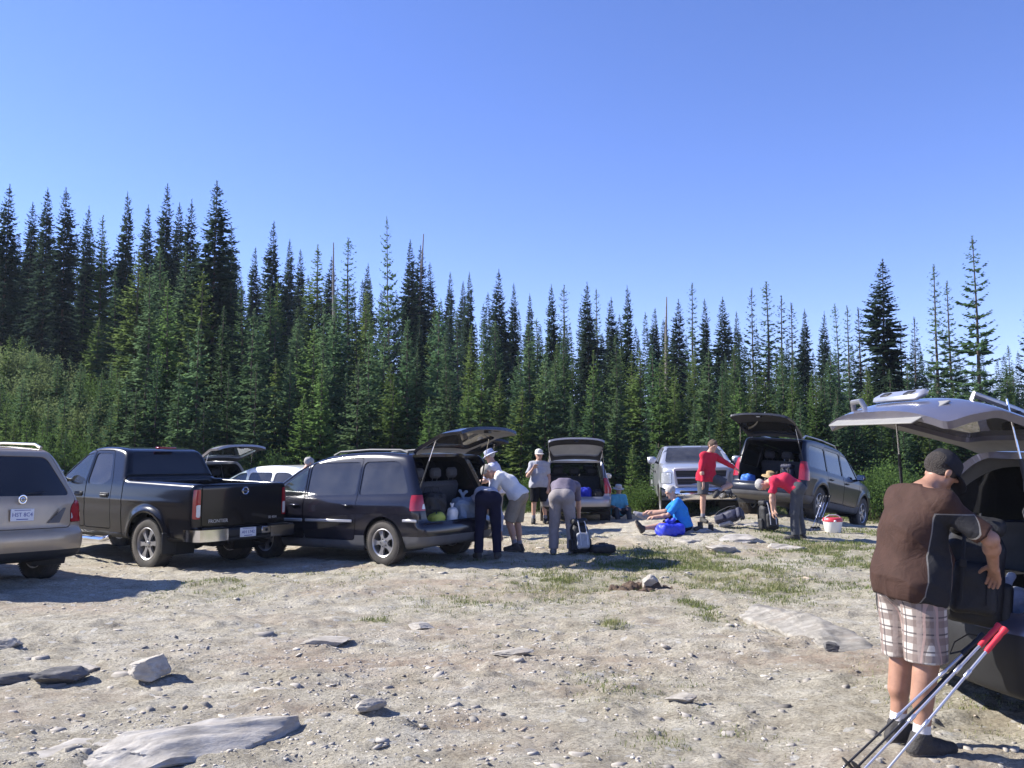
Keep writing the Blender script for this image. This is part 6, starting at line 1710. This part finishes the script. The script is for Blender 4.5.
for i, (a, b_, dx, dy, dz, rz) in enumerate(((742, 541, 1.2, .8, .34, .1), (700, 530, 1.4, .9, .32, .2), (762, 526, 1.2, .7, .32, -.1), (728, 552, .8, .5, .24, .2), (655, 530, .9, .6, .22, .1), (785, 549, .7, .5, .22, .3), (690, 543, .7, .5, .20, .1))):
    rock(('flat pale rock in front of the black upright backpack', 'broad pale rock under the sitting man', 'pale rock ledge under the boxy SUV bumper', 'low pale rock at the near end of the rocky patch', 'thin pale rock by the left boots of the sitting man', 'low pale rock at the feet of the bending crimson shirt', 'narrow pale rock just in front of the blue plastic bag')[i],
         a, b_, (dx, dy, dz), rz, 'pale_rock' if i % 2 else 'grey_rock', 40 + i, .62, facets=24, name='rock_slab', boxy=4)
# mound of dug soil
p = stand(645, 592)
n = 46; gx, gy = np.meshgrid(np.linspace(-.62, .62, n), np.linspace(-.55, .55, n), indexing='ij')
rr = np.hypot(gx / .6, gy / .5); zz = .08 * np.clip(1 - rr, 0, 1) ** .8 * (1 + 1.4 * fbm(gx * 5, gy * 5, 0, 4, 77)) - .03 + .055 * fbm(gx * 9, gy * 9, 0, 4, 78) * (rr < 1)
zz = np.where(rr > .95, -.05, zz)
i = np.arange(n * n).reshape(n, n); Q = np.stack([i[:-1, :-1], i[1:, :-1], i[1:, 1:], i[:-1, 1:]], -1).reshape(-1, 4)
o = link('soil_mound', np_mesh('soil_mound', np.stack([gx * .72, gy * .8, zz * .85], -1).reshape(-1, 3), Q, M['soil']), None, (p.x, p.y + .25, p.z)); tag(o, 'small mound of dug brown soil in the middle of the lot', 'soil mound')
# ------------------------------------------------------------------ conifers
def needle_mat(name, dark, light, tipc, var=.28, transl=.52):
    m, nt = new_mat(name); o = nd(nt, 'ShaderNodeOutputMaterial'); d_ = nd(nt, 'ShaderNodeBsdfDiffuse'); t_ = nd(nt, 'ShaderNodeBsdfTranslucent'); mx = nd(nt, 'ShaderNodeMixShader'); mx.inputs[0].default_value = transl
    oi = nd(nt, 'ShaderNodeObjectInfo'); at_ = nd(nt, 'ShaderNodeAttribute'); at_.attribute_name = 'tip'
    c_ = ramp(nt, noise_out(nt, 1.1, 4, .6, coords(nt)), [(.35, dark), (.68, light)])
    c_ = mixc(nt, at_.outputs['Fac'], c_, tipc)
    hs = nd(nt, 'ShaderNodeHueSaturation'); nt.links.new(c_, hs.inputs['Color'])
    for sock, lo, hi in (('Value', 1 - var, 1 + var), ('Hue', .485, .512)):
        mr = nd(nt, 'ShaderNodeMapRange'); nt.links.new(oi.outputs['Random'], mr.inputs[0]); mr.inputs[3].default_value = lo; mr.inputs[4].default_value = hi
        if sock == 'Hue':
            fr = nd(nt, 'ShaderNodeMath', operation='MULTIPLY_ADD'); nt.links.new(oi.outputs['Random'], fr.inputs[0]); fr.inputs[1].default_value = 7.31; fr.inputs[2].default_value = .3
            f2 = nd(nt, 'ShaderNodeMath', operation='FRACT'); nt.links.new(fr.outputs[0], f2.inputs[0]); nt.links.new(f2.outputs[0], mr.inputs[0])
        nt.links.new(mr.outputs[0], hs.inputs[sock])
    for q in (d_, t_): nt.links.new(hs.outputs[0], q.inputs[0])
    nt.links.new(d_.outputs[0], mx.inputs[1]); nt.links.new(t_.outputs[0], mx.inputs[2]); nt.links.new(mx.outputs[0], o.inputs[0])
    return m
M['fir'] = needle_mat('green fir needles', (.084, .140, .042), (.138, .205, .066), (.20, .265, .09))
M['spruce'] = needle_mat('dark spruce needles', (.026, .046, .032), (.050, .080, .050), (.07, .10, .06), .25)
M['blue_fir'] = needle_mat('blue green fir needles', (.068, .124, .056), (.112, .180, .088), (.165, .23, .115))
M['bark'] = mat('conifer bark', (.085, .068, .055), .95, 0, .4, scale=10, bump=.8, bscale=40)

def conifer(seed, H, R, kind, m, dens=1.0):
    r = np.random.default_rng(seed)
    P = dict(fir=(.30, .70, .10, -.22), spruce=(.19, .55, -.12, -.34), spire=(.42, .80, .22, -.18), open=(.46, .75, .16, -.10))[kind]
    dz = P[0] * (.8 + .2 * R); z = .25; bz = []; zs = []
    while z < H - .15: zs.append(z); z += dz * r.uniform(.75, 1.25) * (1 - .45 * z / H)
    V = []; tip = []
    U = np.array((0, 0, 1.)); wob = r.uniform(0, 6.28)
    for z in zs:
        t = (H - z) / H
        prof = {'fir': min(t ** .82 * 1.05, 1) * (.75 + .25 * min(1, (1 - t) * 6)), 'spruce': min(1, t * 2.6) ** .7 * (.66 + .34 * t), 'spire': (t ** .72) * (.65 + .35 * sstep(.15, .5, t)) + .09, 'open': t ** .75 * (.9 + .1 * math.sin(z * 3))}[kind]
        l0 = max(R * prof, .10)
        nb = int(r.integers(6, 9) if kind in ('fir', 'spruce') else r.integers(5, 8))
        if t < .12: nb = max(4, nb - 2)
        a0 = r.uniform(0, 6.28)
        ph = r.uniform(0, 6.28)
        for k in range(nb):
            if r.random() < .06: continue
            l = l0 * r.uniform(.62, 1.18)
            if kind in ('open', 'spire') and r.random() < .18: l *= .5
            a = a0 + 2 * PI * k / nb + r.normal(0, .22); l *= 1 + .20 * math.sin(a + wob + z * .8) + .12 * math.sin(2 * a + wob * 2 - z * .5); D = np.array((math.cos(a), math.sin(a), 0)); Sd = np.array((-D[1], D[0], 0))
            elev = P[2] + .75 * (1 - t) ** 2.2 + r.normal(0, .08) - .20 * t * (kind == 'spruce'); sag = P[3] * (.4 + .6 * t)
            n = max(6, int(l / .036 * dens)); s = np.sort(r.uniform(.06, 1, n)); s[-1] = 1.
            zoff = l * (elev * s + sag * s ** 2 + .16 * s ** 4)
            p = np.array((0, 0, z + r.normal(0, .04))) + D * (l * s)[:, None] + U * zoff[:, None]
            sg = np.where(np.arange(n) % 2 == 0, 1, -1)
            ln = np.minimum(.07 + .34 * l * (1.10 - s), .42) * r.uniform(.7, 1.25, n)
            d_ = D * (.62 + .5 * s)[:, None] + Sd * (sg * r.uniform(.45, 1.0, n) * (1.15 - .8 * s))[:, None] + U * r.uniform(-.32, .30, n)[:, None]
            d_ /= np.linalg.norm(d_, axis=1, keepdims=True)
            wv = np.cross(d_, U + .55 * r.normal(size=(n, 3))); wv /= np.linalg.norm(wv, axis=1, keepdims=True)
            w_ = np.clip(ln * .30, .03, .10)[:, None]; ln = ln[:, None]
            V.append(np.stack([p, p + d_ * ln * .45 + wv * w_, p + d_ * ln - U * .02, p + d_ * ln * .45 - wv * w_], 1).reshape(-1, 3))
            tp = np.clip((s - .72) * 2.4, 0, 1) * r.uniform(.2, 1, n)
            tip.append(np.stack([tp * .3, tp * .7, tp, tp * .7], 1).ravel())
    # leader
    p = np.linspace(H - .55, H + .05, 14)
    for q in p:
        for k in range(3):
            a = r.uniform(0, 6.28); d_ = np.array((math.cos(a) * .5, math.sin(a) * .5, .85)); wv = np.cross(d_, r.normal(size=3)); wv /= np.linalg.norm(wv); ln = .11
            b_ = np.array((0, 0, q)); V.append(np.stack([b_, b_ + d_ * ln * .5 + wv * .016, b_ + d_ * ln, b_ + d_ * ln * .5 - wv * .016])); tip.append(np.full(4, .3))
    V = np.concatenate(V); F_ = np.arange(len(V)).reshape(-1, 4)
    crown = np_mesh('crown', V, F_, M[m], smooth=False, attrs={'tip': np.concatenate(tip)})
    b = MB(); rt = .013 * H ** .85
    b.tube([(0, 0, -.3), (0, 0, .1), (r.normal(0, .01) * H, 0, H * .35), (0, r.normal(0, .006) * H, H * .7), (0, 0, H)], [rt * 1.3, rt, rt * .72, rt * .38, .012], 9)
    for q in zs[::2]:
        a = r.uniform(0, 6.28); l = R * .5 * (H - q) / H; b.tube([(0, 0, q), (math.cos(a) * l, math.sin(a) * l, q + l * P[2])], [.018, .006], 5)
    return crown, b.mesh('trunk', M['bark']), H, R

VAR = {'fir': [conifer(i, 6.0, 1.30, 'fir', ('fir', 'blue_fir', 'fir', 'blue_fir')[i]) for i in range(4)],
       'spruce': [conifer(10 + i, 12.0, 1.35, 'spruce', 'spruce') for i in range(4)],
       'tallfir': [conifer(20 + i, 10.0, 1.45, 'fir', ('blue_fir', 'fir', 'blue_fir')[i], .9) for i in range(3)],
       'spire': [conifer(30 + i, 10.0, 1.0, 'spire', ('blue_fir', 'spruce', 'blue_fir')[i]) for i in range(3)],
       'open': [conifer(40 + i, 12.0, 2.1, 'open', ('spruce', 'blue_fir')[i]) for i in range(2)]}
TREES = []
def plant(px, ytop, y, kind, R=None, label_kind=None):
    t = at_depth(px, ytop, y); gzv = tz(t.x, y); H = t.z - gzv
    if H < 1.2: return
    cr, tr, H0, R0 = random.choice(VAR[kind])
    root = empty(('spruce_tree' if kind in ('spruce',) else 'fir_tree'), (t.x, y, gzv - .05), random.uniform(0, 6.28))
    if R is None: R = H * {'fir': .215, 'spruce': .085, 'tallfir': .17, 'spire': .115, 'open': .19}[kind] * random.uniform(.85, 1.2)
    root.scale = (R / R0, R / R0, H / H0); root.rotation_euler.x = random.gauss(0, .012); root.rotation_euler.y = random.gauss(0, .012)
    link('crown', cr, root); link('trunk', tr, root)
    TREES.append((px, ytop, y, kind, root, label_kind))

HERO = [(8, 185, 40, 'spruce'), (30, 202, 50, 'spruce'), (48, 190, 46, 'spruce'), (68, 188, 44, 'spruce'), (86, 206, 52, 'spruce'), (104, 216, 44, 'tallfir'), (129, 192, 44, 'spruce'), (148, 205, 54, 'spruce'), (164, 185, 47, 'spruce'),
        (178, 203, 54, 'spruce'), (191, 200, 48, 'spruce'), (216, 182, 36, 'spruce'), (234, 226, 46, 'spruce'), (252, 248, 62, 'spruce'), (272, 221, 50, 'spruce'), (289, 240, 62, 'spruce'), (301, 250, 66, 'spruce'), (318, 246, 46, 'tallfir'),
        (331, 257, 72, 'spruce'), (352, 240, 54, 'spire'), (366, 264, 72, 'spruce'), (391, 218, 48, 'open'), (411, 241, 52, 'spruce'), (420, 246, 56, 'spruce'), (434, 264, 72, 'spruce'), (447, 272, 78, 'spruce'), (470, 273, 62, 'spruce'), (462, 282, 84, 'spruce'),
        (500, 270, 54, 'spruce'), (513, 284, 58, 'spruce'), (531, 294, 84, 'spruce'), (551, 285, 50, 'spruce'), (562, 286, 56, 'spire'), (588, 282, 48, 'spruce'), (598, 290, 62, 'spire'), (609, 297, 52, 'spruce'), (629, 286, 42, 'spruce'), (652, 308, 62, 'spruce'),
        (664, 318, 70, 'spruce'), (678, 300, 54, 'spruce'), (690, 284, 48, 'spire'), (706, 299, 50, 'spruce'), (719, 297, 54, 'spruce'), (735, 312, 62, 'spruce'), (751, 288, 40, 'spire'), (765, 283, 40, 'spire'), (779, 297, 44, 'spire'), (790, 303, 46, 'spire'),
        (803, 309, 52, 'spruce'), (822, 312, 54, 'spruce'), (838, 304, 46, 'spire'), (848, 307, 50, 'spire'), (860, 308, 46, 'spire'), (878, 260, 38, 'spruce'), (900, 322, 46, 'spire'), (913, 318, 44, 'spire'), (933, 266, 36, 'spire'), (948, 281, 38, 'spire'),
        (977, 236, 34, 'open'), (1008, 346, 40, 'tallfir'), (1026, 296, 38, 'spire'), (-14, 205, 44, 'spruce'), (1046, 330, 40, 'tallfir')]
for h_ in HERO:
    plant(h_[0], h_[1], h_[2], h_[3], {216: 1.35, 878: 1.3, 977: 2.0, 391: 1.6}.get(h_[0]), 'hero')
SKY = lambda px: np.interp(px, [-40, 0, 100, 170, 250, 330, 400, 480, 600, 700, 800, 900, 1060], [222, 218, 226, 218, 255, 268, 266, 290, 305, 318, 324, 332, 348])
random.seed(77)
def row(n, y0, y1, kinds, lo, hi, floor=0, skip=None, x0=-30, x1=1054):
    for k in range(n):
        px = x0 + (x1 - x0) * (k + random.uniform(.12, .88)) / n; y = random.uniform(y0, y1)
        yt = SKY(px) + random.uniform(lo, hi)
        if skip and skip(px, y): continue
        kd = random.choice(kinds)
        if kd == 'spruce' and px > 270 and y < 53 and random.random() < .75: kd = 'tallfir'
        plant(px, max(yt, floor), y, kd)
row(34, 46, 57, ['spruce', 'spruce', 'spire', 'tallfir'], 18, 52)
left = lambda px, y: px < 128
row(38, 38, 45, ['tallfir', 'spruce', 'tallfir', 'tallfir'], 22, 60, skip=lambda px, y: px < 112)
row(48, 32.5, 37.5, ['tallfir', 'fir', 'tallfir', 'tallfir'], 26, 66, skip=left)
row(56, 28.5, 32, ['fir', 'tallfir', 'tallfir'], 42, 108, skip=lambda px, y: left(px, y) or 195 < px < 222)
row(32, 25.8, 28.2, ['fir'], 90, 155, skip=lambda px, y: left(px, y) or (560 < px < 612) or px > 830)
for (px, yt, y) in ((-6, 318, 42), (22, 335, 42), (98, 318, 42), (70, 352, 40), (122, 322, 38), (112, 362, 34), (-8, 372, 34), (10, 335, 35), (34, 346, 34), (58, 354, 33), (80, 362, 32), (101, 370, 31), (120, 374, 30.5), (22, 376, 30), (66, 388, 29.5), (8, 402, 27.5), (28, 410, 27), (48, 398, 28), (62, 414, 27), (78, 404, 28.5), (94, 408, 27.5), (118, 392, 28.5), (35, 352, 38), (58, 362, 37), (84, 366, 36), (102, 372, 34), (128, 378, 28.5), (15, 418, 26), (42, 424, 26), (66, 430, 25.5), (112, 402, 27), (136, 388, 26), (178, 370, 25.6), (205, 398, 25.2), (118, 360, 33), (155, 340, 30), (0, 380, 29),
                   (880, 420, 29), (905, 400, 30), (930, 408, 29), (955, 398, 31), (985, 405, 30), (1015, 398, 31), (860, 405, 30), (835, 402, 29), (800, 400, 28.5)):
    plant(px, yt, y, 'fir')

random.seed(99)
row(24, 29, 34, ['fir', 'tallfir', 'tallfir'], 22, 62, x0=700)
# the wood farther back, past the trees one can tell apart
def forest():
    r = np.random.default_rng(8); lows = [conifer(60 + i, 11.0, .95, 'spruce', 'spruce', .45) for i in range(3)]
    A = []
    for cr, tr, H0, R0 in lows:
        n = len(cr.vertices); v = np.empty(n * 3, np.float32); cr.vertices.foreach_get('co', v); t = np.empty(n, np.float32); cr.attributes['tip'].data.foreach_get('value', t); A.append((v.reshape(-1, 3), t))
    VV = []; TT = []
    for k in range(190):
        px = -60 + 1150 * (k + r.random()) / 190; y = r.uniform(56, 100); yt = SKY(px) + r.uniform(2, 42)
        t = at_depth(px, yt, y); g_ = tz(t.x, y); H = t.z - g_
        if H < 2: continue
        v, tp = A[k % 3]; R = max(H * .082, .7) * r.uniform(.85, 1.2); a = r.uniform(0, 6.28); c, s = math.cos(a), math.sin(a)
        x_, y_ = v[:, 0] * R / .95, v[:, 1] * R / .95
        VV.append(np.stack([x_ * c - y_ * s + t.x, x_ * s + y_ * c + y, v[:, 2] * H / 11.0 + g_], 1)); TT.append(tp)
    VV = np.concatenate(VV)
    tag(link('forest', np_mesh('forest', VV, np.arange(len(VV)).reshape(-1, 4), M['spruce'], smooth=False, attrs={'tip': np.concatenate(TT)})), kind='stuff')
forest()

# dead standing poles on the skyline
def snag(px, ytop, y, label):
    t = at_depth(px, ytop, y); g_ = tz(t.x, y); H = t.z - g_; r = np.random.default_rng(px)
    root = empty('dead_tree', (t.x, y, g_ - .05), 0, label, 'tree', 'bare dead poles on the skyline'); root.rotation_euler = (r.normal(0, .03), r.normal(0, .03), 0)
    b = MB(); b.tube([(0, 0, -.3), (.02, 0, H * .4), (-.03, .02, H * .75), (0, 0, H)], [.16, .12, .08, .03], 8); b.build('trunk', M['dead_wood'], root)
    for k in range(34):
        z = H * r.uniform(.35, .97); a = r.uniform(0, 6.28); l = r.uniform(.15, .75) * (1.15 - z / H); b = MB()
        b.tube([(0, 0, z), (math.cos(a) * l * .6, math.sin(a) * l * .6, z - l * .05), (math.cos(a) * l, math.sin(a) * l, z - l * .25)], [.022, .013, .004], 5); b.build('branch', M['dead_wood'], root)
M['dead_wood'] = mat('grey dead wood', (.20, .18, .165), .9, 0, .3, scale=12)
for a_ in ((337, 242, 58, 'leftmost of the three bare dead poles on the skyline'), (415, 233, 56, 'middle one of the three bare dead poles on the skyline'), (664, 296, 55, 'rightmost of the three bare dead poles on the skyline')): snag(*a_)

# labels: which tree is which
ORD = ['first', 'second', 'third', 'fourth', 'fifth', 'sixth', 'seventh', 'eighth', 'ninth', 'tenth', 'eleventh', 'twelfth', 'thirteenth', 'fourteenth', 'fifteenth', 'sixteenth', 'seventeenth', 'eighteenth', 'nineteenth', 'twentieth',
       'twenty-first', 'twenty-second', 'twenty-third', 'twenty-fourth', 'twenty-fifth', 'twenty-sixth', 'twenty-seventh', 'twenty-eighth', 'twenty-ninth', 'thirtieth']
ZONE = [(-999, 66, 'the tan SUV'), (66, 200, 'the black pickup cab'), (200, 300, 'the black pickup tailgate'), (300, 420, 'the minivan windows'), (420, 515, 'the raised minivan hatch'), (515, 645, 'the grey silver wagon'), (645, 735, 'the silver pickup'), (735, 818, 'the boxy SUV hatch'), (818, 9999, 'the large right hand hatch')]
buckets = {}
for T_ in TREES:
    px, yt, y, kind, root, lk = T_
    z_ = next(n for a, b_, n in ZONE if a <= px < b_)
    tier = ('skyline', 'dark' if kind == 'spruce' else 'thin topped', 'spruces' if kind == 'spruce' else 'firs') if (lk == 'hero') else (('far', 'dark' if kind == 'spruce' else 'slim', 'spruces' if kind == 'spruce' else 'firs') if y > 45.5 else (('mid height', 'dark' if kind == 'spruce' else 'green', 'spruces' if kind == 'spruce' else 'firs') if y > 32.2 else ('front row', 'bushy green', 'firs')))
    buckets.setdefault((z_, tier), []).append(T_)
for (z_, tier), L_ in buckets.items():
    L_.sort(key=lambda t: t[0])
    for k, T_ in enumerate(L_):
        root = T_[4]
        if len(L_) == 1: lb = f'only {tier[1]} {tier[2][:-1] if tier[2] != "spruces" else "spruce"} of the {tier[0]} row above {z_}'
        else: lb = f'{ORD[min(k, 29)]} from left of the {tier[1]} {tier[0]} {tier[2]} above {z_}'
        tag(root, lb, 'tree', f'{tier[0]} {tier[2]} of the forest')
special = {216: 'tallest and blackest spruce standing alone behind the black pickup tailgate', 391: 'big open topped fir rising highest over the minivan windows', 878: 'lone dense dark spruce standing out against the sky above the right hand hatch', 977: 'tall wide branched fir near the right edge with the highest tip there'}
for T_ in TREES:
    if T_[5] == 'hero' and T_[0] in special: T_[4]['label'] = special[T_[0]]

# ------------------------------------------------------------------ shrubs on the left bank and at the lot edge
def leaf_mat(name, a, b_):
    m, nt = new_mat(name); o = nd(nt, 'ShaderNodeOutputMaterial'); d_ = nd(nt, 'ShaderNodeBsdfDiffuse'); t_ = nd(nt, 'ShaderNodeBsdfTranslucent'); mx = nd(nt, 'ShaderNodeMixShader'); mx.inputs[0].default_value = .4
    c_ = ramp(nt, noise_out(nt, 3, 4, .6, coords(nt)), [(.3, a), (.7, b_)])
    for q in (d_, t_): nt.links.new(c_, q.inputs[0])
    nt.links.new(d_.outputs[0], mx.inputs[1]); nt.links.new(t_.outputs[0], mx.inputs[2]); nt.links.new(mx.outputs[0], o.inputs[0]); return m
M['pale_leaf'] = leaf_mat('pale willow leaves', (.10, .145, .055), (.21, .255, .11))
M['green_leaf'] = leaf_mat('green alder leaves', (.06, .11, .03), (.11, .17, .05))
def shrub_mesh(seed, m):
    r = np.random.default_rng(seed); n = 9000
    c = r.normal(size=(26, 3)) * (.42, .42, .22) + (0, 0, .55); k = r.integers(0, 26, n)
    p = c[k] + r.normal(size=(n, 3)) * (.17, .17, .16); p[:, 2] = np.abs(p[:, 2])
    d_ = r.normal(size=(n, 3)) + (0, 0, .5); d_ /= np.linalg.norm(d_, axis=1, keepdims=True); w_ = np.cross(d_, r.normal(size=(n, 3))); w_ /= np.linalg.norm(w_, axis=1, keepdims=True); l = r.uniform(.025, .065, (n, 1))
    V = np.stack([p, p + d_ * l * .5 + w_ * l * .3, p + d_ * l, p + d_ * l * .5 - w_ * l * .3], 1).reshape(-1, 3)
    fo = np_mesh('foliage', V, np.arange(len(V)).reshape(-1, 4), M[m], smooth=False)
    b = MB()
    for q in c[:14]: b.tube([(q[0] * .1, q[1] * .1, -.1), (q[0] * .5, q[1] * .5, q[2] * .5), tuple(q)], [.022, .014, .006], 5)
    return fo, b.mesh('stems', M['bark'])
SH = {'pale': [shrub_mesh(i, 'pale_leaf') for i in range(3)], 'green': [shrub_mesh(10 + i, 'green_leaf') for i in range(3)]}
SHRUBS = [(14, 362, 36, 'pale', 1.9), (40, 372, 34, 'pale', 1.8), (62, 380, 32.5, 'pale', 1.7), (80, 390, 31, 'pale', 1.6), (98, 402, 30, 'pale', 1.3), (2, 385, 32, 'green', 1.5), (28, 396, 30, 'green', 1.5), (52, 408, 28.5, 'green', 1.3), (125, 425, 27, 'green', 1.0), (84, 425, 26.5, 'green', 1.2), (256, 432, 26, 'pale', 1.2),
          (24, 352, 39, 'pale', 1.5), (110, 385, 35, 'green', 1.4), (870, 470, 25.5, 'green', 1.1), (892, 455, 26.5, 'green', 1.5), (905, 482, 25, 'green', .9), (640, 500, 25.5, 'green', .9), (420, 445, 26, 'green', 1.0), (545, 470, 25.5, 'green', .9), (15, 432, 25.5, 'green', 1.2), (150, 432, 25.2, 'green', 1.1), (275, 448, 25.4, 'green', 1.1)]
cnt = {}
for (px, yt, y, kd, s) in sorted(SHRUBS):
    t = at_depth(px, yt, y); gv = tz(t.x, y)
    top = min(max(s * .95, min(t.z - gv, 1.7)), 1.9); fo, st = random.choice(SH[kd])
    root = empty('shrub', (t.x, y, gv - .05), random.uniform(0, 6.28)); root.scale = (s, s, top / 1.05)
    link('foliage', fo, root); link('stems', st, root)
    z_ = next(n for a, b_, n in ZONE if a <= px < b_)
    z_ = {'the large right hand hatch': 'the nose of the dark SUV'}.get(z_, z_)
    k = cnt.get((kd, z_), 0); cnt[(kd, z_)] = k + 1
    tag(root, f'{ORD[k]} from left of the {"pale grey green" if kd == "pale" else "leafy green"} shrubs behind {z_}', 'shrub', 'shrubs along the forest edge')
open('/tmp/ntrees','w').write(str(len(TREES)))
# ------------------------------------------------------------------ thin mountain air
def haze():
    m, nt = new_mat('thin haze'); o = nd(nt, 'ShaderNodeOutputMaterial'); v = nd(nt, 'ShaderNodeVolumePrincipled')
    v.inputs['Color'].default_value = (.68, .80, 1, 1); v.inputs['Density'].default_value = .0003; v.inputs['Anisotropy'].default_value = .2
    nt.links.new(v.outputs[0], o.inputs['Volume'])
    b = MB(); b.box((0, 195, 30), (700, 500, 80), .01); tag(b.build('haze', m, None, smooth=0), kind='stuff')
haze()
# ------------------------------------------------------------------ light, sky, camera
SUN_EL = math.radians(37)
sdir = Vector((.98, -.20, 0)).normalized()
d = Vector((sdir.x * math.cos(SUN_EL), sdir.y * math.cos(SUN_EL), -math.sin(SUN_EL)))
sl = bpy.data.lights.new('sun', 'SUN'); sl.energy = 5.0; sl.angle = math.radians(.5); sl.color = (1, .96, .89)
so = bpy.data.objects.new('sun', sl); COL.objects.link(so); so.rotation_euler = d.to_track_quat('-Z', 'Y').to_euler(); so.location = (-20, 12, 25)
w = bpy.data.worlds.new('World'); SC.world = w; w.use_nodes = True
nt = w.node_tree; nt.nodes.clear()
sky = nd(nt, 'ShaderNodeTexSky'); sky.sky_type = 'NISHITA'; sky.sun_disc = False
sky.sun_elevation = SUN_EL; sky.sun_rotation = math.atan2(-sdir.x, -sdir.y)
sky.altitude = 1500; sky.air_density = 1.0; sky.dust_density = .02; sky.ozone_density = 4.5
bg = nd(nt, 'ShaderNodeBackground'); bg.inputs[1].default_value = .108
out = nd(nt, 'ShaderNodeOutputWorld')
hs = nd(nt, 'ShaderNodeHueSaturation'); hs.inputs['Saturation'].default_value = 1.12
nt.links.new(mixc(nt, 1., sky.outputs[0], (1.13, .925, 1.09), 'MULTIPLY'), hs.inputs['Color']); nt.links.new(hs.outputs[0], bg.inputs[0]); nt.links.new(bg.outputs[0], out.inputs[0])
cam = bpy.data.cameras.new('camera'); co = bpy.data.objects.new('camera', cam); COL.objects.link(co)
cam.sensor_width = 36; cam.lens = FOC * 36 / 1024; cam.clip_end = 3000; cam.clip_start = .05
co.location = (0, 0, EYE); co.rotation_euler = (PI / 2 + PITCH, 0, 0)
SC.camera = co
vs = SC.view_settings
vs.view_transform = 'Standard'; vs.look = 'None'; vs.gamma = 1; vs.use_curve_mapping = False; vs.exposure = EXPO
cy = SC.cycles
cy.use_denoising = True
cy.max_bounces = 8; cy.diffuse_bounces = 3; cy.glossy_bounces = 4; cy.transmission_bounces = 6; cy.transparent_max_bounces = 16
cy.sample_clamp_indirect = 6
